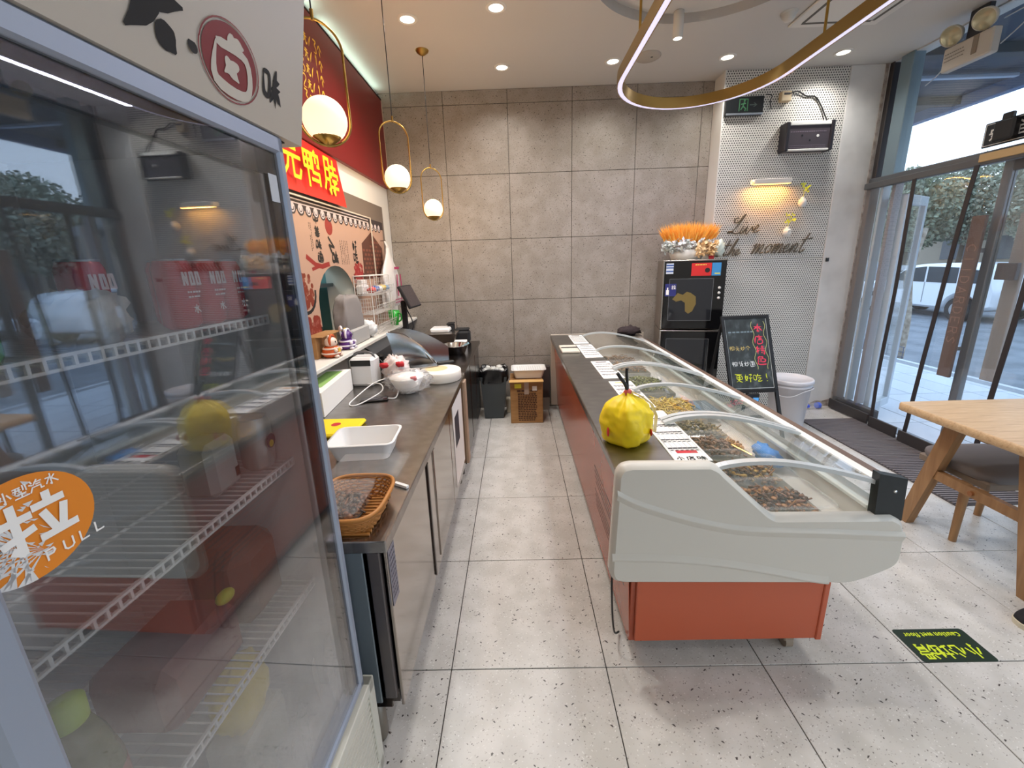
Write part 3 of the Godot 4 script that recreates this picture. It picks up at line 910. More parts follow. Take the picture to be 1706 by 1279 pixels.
	for p in pend:
		var at := V(p[0], p[2], p[1])
		if first == null:
			first = thing("globe_pendant", p[4], "pendant lamp", at, "three globe pendants over the counter", false)
			var hoop := []
			for i in 40:
				var a := TAU * i / 40.0
				hoop.append(V(cos(a) * 0.088, (0.215 if sin(a) > 0 else 0.0) + sin(a) * 0.088, 0.0))
			part("hoop", Mb.new().tube(hoop, 0.0045, 8, true), M.brass, first)
			part("globe", Mb.new().ball(V(0, -0.004, 0), V(0.075, 0.075, 0.075), 28, 16), glow(Color(1.0, 0.90, 0.74), 0.98, rgb(240, 225, 200)), first)
			part("cap", Mb.new().lathe([Vector2(0.0, -0.088), Vector2(0.014, -0.086), Vector2(0.046, -0.066), Vector2(0.05, -0.058)], 24), M.brass, first)
			part("cord", Mb.new().cyl(V(0, 0.30, 0), V(0, CE - 2.045, 0), 0.0028, -1, 6), M.black, first)
			part("ferrule", Mb.new().cyl(V(0, 0.298, 0), V(0, 0.33, 0), 0.006), M.brass, first)
			first.rotation.y = deg_to_rad(35)
			part("canopy", Mb.new().lathe([Vector2(0.0, -0.035), Vector2(0.012, -0.034), Vector2(0.045, -0.012), Vector2(0.05, 0.0)], 24, V(0, CE - 2.045, 0)), M.brass, first)
		else:
			var c2 := copy_of(first, p[4], at - first.position)
			if true:
				(c2.get_node("canopy") as Node3D).position.y = 2.045 - p[2]
				(c2.get_node("cord") as Node3D).position.y = 2.045 - p[2]
				part("cord", Mb.new().cyl(V(0, 0.30, 0), V(0, 0.38, 0), 0.0028, -1, 6), M.black, c2)
		omni(at, Color(1.0, 0.82, 0.58), 0.22, 0.06)

func counter() -> void:
	# near steel worktable: top slab, folded front sheets, end panel, legs
	var t := thing("steel_counter", "long stainless steel worktable with brushed top beside the fridge", "counter", V(-0.8, 0, -1.85))
	part("worktop", Mb.new().box(V(XL, 0.762, -2.735), V(-0.376, 0.80, -0.962), 0.003), M.steel_top, t)
	part("front_sheet", Mb.new().box(V(-0.396, 0.19, -1.50), V(-0.386, 0.762, -0.985), 0.002), M.steel_face, t)
	part("front_sheet", Mb.new().box(V(-0.396, 0.19, -2.08), V(-0.386, 0.762, -1.535), 0.002), M.steel_face, t)
	part("front_sheet", Mb.new().box(V(-0.396, 0.19, -2.72), V(-0.386, 0.762, -2.09), 0.002), M.steel_face, t)
	part("post", Mb.new().box(V(-0.392, 0.22, -1.522), V(-0.380, 0.75, -1.505), 0.002), M.steel_dark, t)
	part("post", Mb.new().box(V(-0.392, 0.22, -1.66), V(-0.381, 0.75, -1.63), 0.002), M.steel_face, t)
	part("backing", Mb.new().box(V(-0.43, 0.2, -2.72), V(-0.40, 0.76, -0.99)), M.steel_dark, t)
	part("end_panel", Mb.new().box(V(-0.566, 0.22, -0.975), V(-0.448, 0.762, -0.968), 0.002), mat(rgb(120, 132, 140), 0.35, 0.4), t)
	part("end_panel", Mb.new().box(V(XL + 0.06, 0.22, -0.99), V(-0.57, 0.762, -0.983), 0.002), M.steel_dark, t)
	part("corner_leg", Mb.new().box(V(-0.436, 0.24, -0.985), V(-0.40, 0.762, -0.966), 0.003), mat(rgb(98, 94, 96), 0.3, 0.8), t)
	part("bottom_shelf", Mb.new().box(V(XL + 0.06, 0.16, -2.70), V(-0.43, 0.20, -1.0), 0.003), M.steel_dark, t)
	for q in [V(-0.50, 0, -1.03), V(-0.46, 0, -2.66), V(-1.15, 0, -1.03), V(-1.15, 0, -2.66)]:
		part("foot", Mb.new().lathe([Vector2(0.0, 0.0), Vector2(0.026, 0.0), Vector2(0.03, 0.012), Vector2(0.028, 0.16), Vector2(0.0, 0.165)], 18, q), mat(rgb(128, 122, 112), 0.4, 0.7), t)
	# far dark steel cabinet
	var u := thing("steel_cabinet", "darker steel cabinet at the far end of the counter", "cabinet", V(-0.8, 0, -3.4))
	part("body", Mb.new().box(V(XL, 0.10, -3.93), V(-0.40, 0.775, -2.75), 0.003), M.steel_dark, u)
	part("worktop", Mb.new().box(V(XL, 0.775, -3.95), V(-0.374, 0.805, -2.738), 0.003), M.steel_dark, u)
	for z in [-3.90, -3.52, -3.13]:
		part("door", Mb.new().box(V(-0.402, 0.13, z), V(-0.388, 0.76, z + 0.36), 0.003), M.steel_dark, u)
	for q in [V(-0.45, 0, -2.80), V(-0.45, 0, -3.88), V(-1.15, 0, -2.8), V(-1.15, 0, -3.88)]:
		part("foot", Mb.new().cyl(q, q + V(0, 0.11, 0), 0.022), M.steel_dark, u)
	# papers stuck to the front
	var pp := thing("notice_sheet", "white printed notice with a dark picture stuck on the counter front", "notice", V(-0.38, 0.4, -2.35))
	part("sheet", Mb.new().box(V(-0.3855, 0.24, -2.56), V(-0.3835, 0.745, -2.19), 0.0005), M.paper, pp)
	part("picture", Mb.new().box(V(-0.3838, 0.47, -2.40), V(-0.3830, 0.66, -2.24)), mat(rgb(42, 44, 56), 0.6), pp)
	var pw := one("wood_strip", Mb.new().box(V(-0.386, 0.17, -2.72), V(-0.366, 0.765, -2.63), 0.003), mat(rgb(172, 146, 122), 0.6), "pale beige upright strip at the joint between worktable and cabinet", "trim piece")
	var p2 := thing("notice_sheet", "small grey printed notice on the near corner of the counter", "notice", V(-0.385, 0.65, -1.0))
	part("sheet", Mb.new().box(V(-0.3855, 0.56, -1.045), V(-0.3835, 0.745, -0.99), 0.0005), mat(rgb(128, 124, 132), 0.6), p2)
	var pb := Mb.new()
	fine_print(pb, V(-0.3828, 0.73, -0.995), V(0, 0, -1), Vector3.DOWN, 0.045, 9, 0.018, 0.005, rng)
	part("print", pb, mat(rgb(74, 70, 82), 0.7), p2)

func left_wall_things() -> void:
	# red price board over the counter with its light gap above
	var b := thing("price_board", "long dark red price board with gold handwriting above the counter", "sign", V(-1.2, 2.64, -2.8))
	part("board", Mb.new().box(V(XL, 2.26, -4.235), V(-1.2, 3.02, -0.9), 0.003), M.red, b)
	part("edge_strip", Mb.new().box(V(-1.222, 2.262, -4.247), V(-1.198, 3.018, -4.236), 0.001), mat(rgb(196, 176, 160), 0.4), b)
	part("top_rail", Mb.new().box(V(-1.215, 3.02, -4.235), V(-1.196, 3.03, -0.9), 0.002), M.black, b)
	part("light_strip", Mb.new().box(V(-1.23, 3.022, -4.2), V(-1.218, 3.028, -0.9)), glow(Color(0.86, 1.0, 0.95), 1.1), b)
	for q in [-3.6, -2.4, -1.3]:
		area(V(-1.217, 3.034, q), V(-0.9, 3.4, q), Color(0.86, 1.0, 0.94), 0.055, Vector2(0.01, 1.1), V(0, 0, 1))
	var uz := V(0, 0, -1)
	var rows := ["11元/3个", "12元/1个", "13元/1个", "12元/1个", "13元/15个"]
	for i in rows.size():
		letters(b, M.gold, rows[i], V(-1.1985, 2.885 - 0.084 * i, -2.63 + 0.004 * i), uz, Vector3.DOWN, 0.066, 0.0085, 1.2, false, 0.78, true)
	for i in 2:
		letters(b, M.gold, ["鸭头味地", "鸭脖好味"][i], V(-1.1985, 2.93, -2.30 - 0.13 * i), uz, Vector3.DOWN, 0.088, 0.0105, 1.05, true, 0.9, true)
	# red paper banner
	var n := thing("paper_banner", "bright red paper banner with yellow characters under the price board", "banner", V(-1.2, 2.1, -2.6))
	var nb := Mb.new()
	nb.grid(func(u: float, v: float) -> Vector3:
		return V(-1.206 + 0.008 * sin(v * 3.0 + u * 5.0) + 0.012 * v * v, lerpf(2.262, 1.955, v) - 0.01 * u, lerpf(-1.55, -3.06, u) + 0.02 * v * sin(u * 4.0)), 20, 6)
	part("paper", nb, M.banner, n)
	letters(n, M.yellow, "元鸭脖", V(-1.181, 2.205, -2.27), uz, Vector3.DOWN, 0.20, 0.021, 1.25, false, 0.98)
	part("lettering", write(Mb.new(), "1", V(-1.183, 2.205, -2.02), uz, Vector3.DOWN, 0.20, 0.028), M.yellow, n)
	# wall board with mural print
	var w := thing("wall_board", "brown-grey board framing the food mural on the left wall", "board", V(XL, 1.55, -3.0))
	part("board", Mb.new().box(V(XL, 1.562, -4.03), V(XL + 0.006, 2.07, -1.7), 0.001), mat(rgb(112, 100, 90), 0.6), w)
	part("board", Mb.new().box(V(XL, 1.03, -4.03), V(XL + 0.006, 1.562, -3.15), 0.001), mat(rgb(112, 100, 90), 0.6), w)
	var m := thing("mural", "pink-beige food mural with brush lettering, tiled eaves and a brick arch", "poster", V(XL, 1.5, -2.9))
	var X := XL + 0.0075
	var paper := mat(rgb(180, 146, 126), 0.6)
	var g := Mb.new()
	var arch := func(k: int) -> Array:
		var out := []
		for i in k + 1:
			var a := PI * i / k
			out.append(Vector2(-2.85 - cos(a) * 0.30, 1.30 + sin(a) * 0.25))
		return out
	# sheet with the hatch arch cut out of its lower edge (z runs left, so u = -z)
	var outline := PackedVector2Array([Vector2(1.7, 1.03), Vector2(2.55, 1.03)])
	for q in arch.call(14): outline.append(Vector2(2.85 + (q.x + 2.85), q.y))
	outline.append_array(PackedVector2Array([Vector2(3.15, 1.03), Vector2(3.97, 1.03), Vector2(3.97, 1.93), Vector2(1.7, 1.93)]))
	g.prism(outline, V(XL + 0.0062, 0, 0), V(0, 0, -1), Vector3.UP, 0.0012)
	part("sheet", g, paper, m)
	var u := V(0, 0, -1)
	var d := Vector3.DOWN
	var eave := Mb.new()
	eave.ribbon([V(X + 0.0001, 1.895, -1.72), V(X + 0.0001, 1.895, -3.96)], 0.066, Vector3.RIGHT)
	for i in 24:
		var z := -1.75 - i * 0.092
		eave.ribbon(arc(V(X + 0.0014, 1.872, z), u, d, 0.036, 0.0, PI, 8), 0.010, Vector3.RIGHT)
		eave.ribbon(arc(V(X + 0.0016, 1.87, z), u, d, 0.018, 0.0, PI, 6), 0.006, Vector3.RIGHT)
	for y in [1.925, 1.905, 1.885]:
		eave.ribbon([V(X + 0.0003, y, -1.72), V(X + 0.0003, y, -3.96)], 0.009, Vector3.RIGHT)
	part("print", eave, mat(rgb(58, 50, 52), 0.7), m)
	var pale := Mb.new()
	for y in [1.915, 1.895]:
		pale.ribbon([V(X + 0.0013, y, -1.72), V(X + 0.0013, y, -3.6)], 0.007, Vector3.RIGHT)
	for i in 24:
		disc(pale, V(X + 0.0012, 1.866, -1.75 - i * 0.092), u, Vector3.UP, 0.030, 14)
	part("print", pale, mat(rgb(206, 196, 196), 0.7), m)
	var ink := Mb.new()
	write(ink, "中华味道", V(X + 0.0006, 1.865, -2.62), u, d, 0.068, 0.0135, 1.12, true, 1.0, true)
	ink.ribbon([V(X + 0.0006, 1.73, -2.80), V(X + 0.0006, 1.67, -2.87), V(X + 0.0006, 1.68, -2.80), V(X + 0.0006, 1.62, -2.84)], 0.018, Vector3.RIGHT)
	write(ink, "川味", V(X + 0.0006, 1.74, -2.83), u, d, 0.09, 0.02, 1.05, true, 1.0, true)
	write(ink, "好吃", V(X + 0.0006, 1.73, -3.20), u, d, 0.08, 0.015, 1.05, true, 1.0, true)
	for k in 5:
		fine_print(ink, V(X + 0.0006, 1.72, -2.98 - 0.03 * k), d, u, 0.16, 1, 0.02, 0.007, rng)
	fine_print(ink, V(X + 0.0006, 1.80, -2.56), d, u, 0.16, 2, 0.018, 0.006, rng)
	part("print", ink, M.ink, m)
	var redp := Mb.new()
	disc(redp, V(X + 0.0004, 1.80, -2.83), u, Vector3.UP, 0.055, 18)
	redp.ribbon([V(X + 0.0004, 1.60, -2.48), V(X + 0.0004, 1.555, -2.58), V(X + 0.0004, 1.545, -2.66), V(X + 0.0004, 1.56, -2.76)], 0.03, Vector3.RIGHT)
	redp.ribbon([V(X + 0.0004, 1.53, -2.53), V(X + 0.0004, 1.55, -2.64)], 0.02, Vector3.RIGHT)
	part("print", redp, mat(rgb(140, 34, 30), 0.6), m)
	# dishes printed on the mural
	for q in [[1.40, -2.40, 0.12, rgb(122, 46, 26)], [1.17, -2.46, 0.08, rgb(128, 44, 30)], [1.48, -3.27, 0.10, rgb(146, 36, 34)]]:
		var bowl := Mb.new()
		bowl.ribbon(arc(V(X + 0.0003, q[0], q[1]), u, Vector3.UP, q[2], PI, TAU, 12), 0.02, Vector3.RIGHT)
		part("print", bowl, M.ink, m)
		var fd := Mb.new()
		for i in 46:
			disc(fd, V(X + 0.0004 + 0.00001 * i, q[0] + rng.randf_range(-0.7, 0.8) * q[2], q[1] + rng.randf_range(-0.8, 0.8) * q[2]), u, Vector3.UP, rng.randf_range(0.012, 0.028), 7)
		part("print", fd, mat(q[3], 0.6), m)
		var fl := Mb.new()
		for i in 22:
			disc(fl, V(X + 0.001 + 0.00001 * i, q[0] + rng.randf_range(-0.6, 0.7) * q[2], q[1] + rng.randf_range(-0.7, 0.7) * q[2]), u, Vector3.UP, rng.randf_range(0.006, 0.014), 6)
		part("print", fl, mat((q[3] as Color).lightened(0.14), 0.6), m)
	var bk := Mb.new()
	bk.prism(PackedVector2Array([Vector2(3.38, 1.44), Vector2(3.88, 1.44), Vector2(3.9, 1.70), Vector2(3.64, 1.82), Vector2(3.40, 1.72)]), V(X, 0, 0), u, Vector3.UP, 0.0006)
	part("print", bk, mat(rgb(84, 48, 36), 0.7), m)
	var jt := Mb.new()
	for r in 9:
		for c in 7:
			var z := -3.40 - 0.07 * c - (0.035 if r % 2 else 0.0)
			if z - 0.055 > -3.88 and (r < 7 or absf(z + 3.66) < 0.12): jt.ribbon([V(X + 0.0012, 1.46 + 0.035 * r, z - 0.012), V(X + 0.0012, 1.46 + 0.035 * r, z - 0.046)], 0.018, Vector3.RIGHT)
	part("print", jt, mat(rgb(120, 70, 52), 0.7), m)
	# slim white rail along the board, with a thin upright
	var rail := Mb.new()
	rail.bar(V(XL + 0.03, 1.93, -1.75), V(XL + 0.03, 1.93, -3.60), 0.008, 0.008)
	rail.bar(V(XL + 0.03, 1.934, -3.60), V(XL + 0.03, 1.03, -3.60), 0.008, 0.008)
	one("hanging_rail", rail, mat(rgb(206, 196, 180), 0.5), "thin pale metal rail and upright in front of the mural", "rail")
	# serving hatch into the kitchen
	var teal := mat(rgb(122, 168, 172), 0.5)
	var h := struct("window_7", Mb.new().box(V(XL - 0.62, 0.9, -3.3), V(XL - 0.60, 1.75, -2.4)), mat(rgb(44, 54, 56), 0.7), "arched serving hatch into a teal kitchen behind the mural", "hatch")
	part("side", Mb.new().box(V(XL - 0.6, 0.9, -2.42), V(XL - 0.2, 1.75, -2.40)), teal, h)
	part("side", Mb.new().box(V(XL - 0.6, 0.9, -3.30), V(XL - 0.2, 1.75, -3.28)), teal, h)
	part("roof", Mb.new().box(V(XL - 0.6, 1.73, -3.30), V(XL - 0.2, 1.75, -2.40)), teal, h)
	part("base", Mb.new().box(V(XL - 0.6, 0.9, -3.30), V(XL - 0.2, 1.02, -2.40)), teal, h)
	part("shelf", Mb.new().box(V(XL - 0.58, 1.40, -3.25), V(XL - 0.15, 1.425, -2.45), 0.002), mat(rgb(96, 108, 110), 0.4, 0.5), h)
	part("cupboard", Mb.new().box(V(XL - 0.5, 1.02, -2.85), V(XL - 0.2, 1.39, -2.58), 0.004), mat(rgb(150, 196, 200), 0.4), h)
	area(V(XL - 0.4, 1.72, -2.85), V(XL - 0.4, 0, -2.85), Color(0.9, 1.0, 1.0), 0.12, Vector2(0.25, 0.5))
	# ledge
	var l := thing("ledge", "white wall ledge running above the steel counter", "shelf", V(-1.14, 1.0, -2.9))
	part("board", Mb.new().box(V(XL, 0.995, ZB), V(-1.045, 1.02, -1.2), 0.004), M.white, l)
	part("apron", Mb.new().box(V(XL, 0.94, ZB), V(-1.20, 0.995, -1.2)), M.white, l)
	# things on the ledge ------------------------------------------------
	var cb := thing("cardboard_box", "small brown cardboard box on the ledge behind the figurines", "box", V(-1.18, 1.02, -2.42))
	part("body", Mb.new().box(V(-1.228, 1.02, -2.58), V(-1.16, 1.15, -2.30), 0.002), M.card, cb)
	part("flap", Mb.new().box(V(-1.162, 1.146, -2.58), V(-1.12, 1.149, -2.30)), M.card, cb)
	part("label", Mb.new().box(V(-1.16, 1.10, -2.50), V(-1.1585, 1.14, -2.44)), M.paper, cb)
	figurine(V(-1.105, 1.02, -2.36), "orange and white lucky lion-dancer figurine on the ledge", rgb(196, 84, 34), rgb(228, 206, 190), false)
	figurine(V(-1.11, 1.02, -2.60), "purple and white lucky lion figurine on the ledge", rgb(84, 44, 120), rgb(232, 226, 236), true)
	var k := thing("kitchen_knife", "black knife lying flat on the ledge past the figurines", "knife", V(-1.12, 1.02, -2.86))
	part("handle", Mb.new().box(V(-1.135, 1.021, -2.86), V(-1.105, 1.038, -2.74), 0.006), M.matte_black, k)
	part("blade", Mb.new().prism(PackedVector2Array([Vector2(-1.14, 2.86), Vector2(-1.098, 2.86), Vector2(-1.10, 3.05), Vector2(-1.125, 3.08)]), V(0, 1.024, 0), Vector3.RIGHT, V(0, 0, -1), 0.003), M.matte_black, k)
	var cl := thing("grey_cloth_bag", "grey cloth bag slumped on the ledge in front of the hatch", "bag", V(-1.16, 1.02, -2.83))
	var slump := FastNoiseLite.new()
	slump.seed = 6
	slump.frequency = 4.0
	part("bag", Mb.new().grid(func(uu: float, vv: float) -> Vector3:
		var aa := TAU * uu
		var sx := signf(cos(aa)) * pow(absf(cos(aa)), 0.5)
		var sz := signf(sin(aa)) * pow(absf(sin(aa)), 0.5)
		var kp := [[1.0, 1.10], [1.03, 1.16], [0.95, 1.27], [0.78, 1.335], [0.45, 1.355], [0.0, 1.345]]
		var f := vv * 5.0
		var i := mini(int(f), 4)
		var sc2 := lerpf(kp[i][0], kp[i + 1][0], f - i)
		var y := lerpf(kp[i][1], kp[i + 1][1], f - i)
		var w2 := 1.0 + 0.16 * slump.get_noise_3d(cos(aa) * 0.3, y * 2.0, sin(aa) * 0.3)
		return V(-1.162 + sx * 0.056 * sc2 * w2, y + 0.014 * slump.get_noise_2d(aa, y * 3.0), -2.81 - sz * 0.16 * sc2 * w2), 40, 16, true), mat(rgb(132, 126, 124), 0.9), cl)
	part("base_box", Mb.new().box(V(-1.225, 1.021, -2.985), V(-1.09, 1.13, -2.67), 0.01), mat(rgb(168, 166, 164), 0.8), cl)
	one("white_plastic_bag", Mb.new().grid(crumpled(V(-1.125, 1.085, -3.05), V(0.065, 0.065, 0.05), 11, 0.25), 30, 18), mat(rgb(222, 222, 222), 0.4), "crumpled white plastic bag on the ledge beside the grey cloth bag", "bag")
	wire_rack()
	# white shop bag hanging at the corner
	var sb := thing("hanging_bag", "white plastic shop bag with pink print hanging by the wall corner", "bag", V(-1.17, 1.40, -3.95))
	part("bag", Mb.new().grid(func(uu: float, v: float) -> Vector3:
		var a := TAU * uu
		var wz := lerpf(0.03, 0.23, smoothstep(0.0, 0.5, v))
		var wx := lerpf(0.015, 0.05, smoothstep(0.0, 0.6, v)) * (1.0 - 0.7 * smoothstep(0.9, 1.0, v))
		var cr := 1.0 + 0.14 * sin(a * 5.0 + v * 4.0) * v
		return V(-1.165 + cos(a) * wx * cr, lerpf(1.70, 1.17, v), -3.86 + sin(a) * wz * cr), 36, 14, true), mat(rgb(220, 218, 216), 0.4), sb)
	var pr := Mb.new()
	pr.ribbon([V(-1.10, 1.45, -3.86), V(-1.098, 1.28, -3.85)], 0.035, Vector3.RIGHT)
	pr.ribbon([V(-1.10, 1.45, -3.97), V(-1.098, 1.28, -3.98)], 0.035, Vector3.RIGHT)
	pr.ribbon([V(-1.10, 1.52, -3.80), V(-1.10, 1.52, -3.94)], 0.022, Vector3.RIGHT)
	fine_print(pr, V(-1.098, 1.24, -3.74), u, d, 0.26, 2, 0.025, 0.011, rng)
	part("print", pr, mat(rgb(170, 50, 96), 0.6), sb)
	part("handle", Mb.new().tube(smoothed([V(-1.165, 1.70, -3.86), V(-1.19, 1.76, -3.88), V(-1.165, 1.70, -3.91)], 6), 0.006, 6), mat(rgb(220, 218, 216), 0.4), sb)
	part("hook", Mb.new().cyl(V(XL, 1.765, -3.88), V(-1.18, 1.765, -3.88), 0.004), M.steel, sb)

func figurine(at: Vector3, label: String, c: Color, c2: Color, tall: bool) -> void:
	var f := thing("figurine", label, "figurine", at, "", false)
	var a := mat(c, 0.25)
	var b := mat(c2, 0.3)
	part("body", Mb.new().lathe([Vector2(0.0, 0.0), Vector2(0.035, 0.002), Vector2(0.052, 0.02), Vector2(0.05, 0.045), Vector2(0.032, 0.068), Vector2(0.0, 0.075)], 22), a, f)
	part("collar", Mb.new().tube(arc(V(0, 0.055, 0), Vector3.RIGHT, V(0, 0, 1), 0.042, 0, TAU * 0.96, 22), 0.006, 7), b, f)
	part("belly_band", Mb.new().tube(arc(V(0, 0.028, 0), Vector3.RIGHT, V(0, 0, 1), 0.052, 0, TAU * 0.96, 22), 0.005, 7), b, f)
	part("head", Mb.new().ball(V(0.004, 0.09, 0), V(0.036, 0.032, 0.038), 20, 12), b if not tall else a, f)
	part("mane", Mb.new().tube(arc(V(0.012, 0.098, 0), Vector3.UP, V(0, 0, 1), 0.034, -2.2, 2.2, 18), 0.0075, 7), a if not tall else b, f)
	for s in [-1.0, 1.0]:
		part("ear", Mb.new().ball(V(0.004, 0.124, 0.022 * s), V(0.008, 0.012, 0.008), 10, 6), b, f)
		part("eye", Mb.new().ball(V(0.037, 0.095, 0.012 * s), V(0.004, 0.006, 0.005), 8, 6), M.black, f)
		part("paw", Mb.new().ball(V(0.042, 0.045, 0.03 * s), V(0.012, 0.012, 0.012), 10, 6), b, f)
		part("foot", Mb.new().ball(V(0.042, 0.01, 0.026 * s), V(0.016, 0.01, 0.014), 10, 6), b, f)
	if tall:
		part("tail", Mb.new().tube(smoothed([V(-0.02, 0.09, 0.02), V(-0.02, 0.14, 0.035), V(0.0, 0.155, 0.06), V(0.01, 0.14, 0.075)], 6), 0.007, 8), b, f)
		part("ornament", Mb.new().ball(V(0.0, 0.128, 0), V(0.012, 0.012, 0.012), 10, 6), mat(rgb(226, 190, 60), 0.3, 0.4), f)
	else:
		part("plaque", Mb.new().box(V(0.046, 0.03, -0.012), V(0.052, 0.055, 0.012), 0.002), mat(rgb(228, 190, 70), 0.3), f)

func wire_rack() -> void:
	var t := thing("wire_rack", "white wire basket rack of three tiers on the ledge", "rack", V(-1.14, 1.02, -3.3))
	var wire := mat(rgb(226, 222, 218), 0.4)
	var x0 := -1.22
	var x1 := -1.075
	var z0 := -3.12
	var z1 := -3.58
	var fr := Mb.new()
	for z in [z0, z1]:
		for x in [x0, x1 - 0.02]:
			fr.cyl(V(x, 1.02, z), V(x, 1.47, z), 0.004, -1, 6)
	for x in [x0, x1 - 0.02]: fr.cyl(V(x, 1.47, z0), V(x, 1.47, z1), 0.004, -1, 6)
	for z in [z0, z1]: fr.cyl(V(x0, 1.47, z), V(x1 - 0.02, 1.47, z), 0.004, -1, 6)
	part("frame", fr, wire, t)
	for k in 3:
		var y := 1.035 + 0.145 * k
		var bk := Mb.new()
		for i in 13:
			var z := lerpf(z0, z1, i / 12.0)
			bk.cyl(V(x0, y, z), V(x1, y, z), 0.0016, -1, 4)
			bk.cyl(V(x1, y, z), V(x1 + 0.02, y + 0.07, z), 0.0016, -1, 4)
		for i in 4:
			var s := i / 3.0
			bk.cyl(V(x1 + 0.02 * s, y + 0.07 * s, z0), V(x1 + 0.02 * s, y + 0.07 * s, z1), 0.0022 if i == 3 else 0.0016, -1, 4)
			bk.cyl(V(lerpf(x0, x1, s), y, z0), V(lerpf(x0, x1, s), y, z1), 0.0016, -1, 4)
		for i in 9:
			for z in [z0, z1]:
				var x := lerpf(x0, x1, i / 8.0)
				bk.cyl(V(x, y, z), V(x, y + 0.12, z), 0.0016, -1, 4)
		for i in 5:
			for z in [z0, z1]:
				bk.cyl(V(x0, y + 0.03 * i, z), V(x1 if i < 3 else x1 - 0.03, y + 0.03 * i, z), 0.0016, -1, 4)
		part("basket", bk, wire, t)
	# small packets in the top tier
	var cols := [rgb(196, 60, 56), rgb(70, 110, 180), rgb(226, 226, 226), rgb(210, 180, 70), rgb(90, 150, 200)]
	for i in 5:
		var z := -3.19 - 0.083 * i
		one("snack_packet", Mb.new().grid(crumpled(V(-1.115, 1.362 + 0.006 * (i % 2), z), V(0.036, 0.024, 0.034), 20 + i, 0.25), 18, 10), mat(cols[i], 0.35), "%s snack packet in the upper tier of the wire rack" % ["red", "blue", "white", "mustard yellow", "pale blue"][i], "packet", "packets in the wire rack")
	one("paper_stack", Mb.new().box(V(-1.215, 1.335, -3.27), V(-1.165, 1.40, -3.14), 0.004).box(V(-1.21, 1.40, -3.26), V(-1.17, 1.44, -3.15), 0.004), M.plastic, "white folded napkins standing in the top of the wire rack", "napkins")
	var gj := thing("green_jug", "bright green plastic measuring jug beside the wire rack", "jug", V(-1.12, 1.02, -3.68))
	part("cup", Mb.new().lathe([Vector2(0.0, 0.0), Vector2(0.034, 0.0), Vector2(0.052, 0.13), Vector2(0.049, 0.13), Vector2(0.031, 0.005), Vector2(0.0, 0.005)], 24, V(-1.11, 1.02, -3.68)), mat(rgb(40, 168, 54), 0.3), gj)
	part("handle", Mb.new().tube(smoothed([V(-1.075, 1.13, -3.66), V(-1.04, 1.12, -3.65), V(-1.04, 1.07, -3.65), V(-1.08, 1.05, -3.66)], 6), 0.007, 8), mat(rgb(40, 168, 54), 0.3), gj)

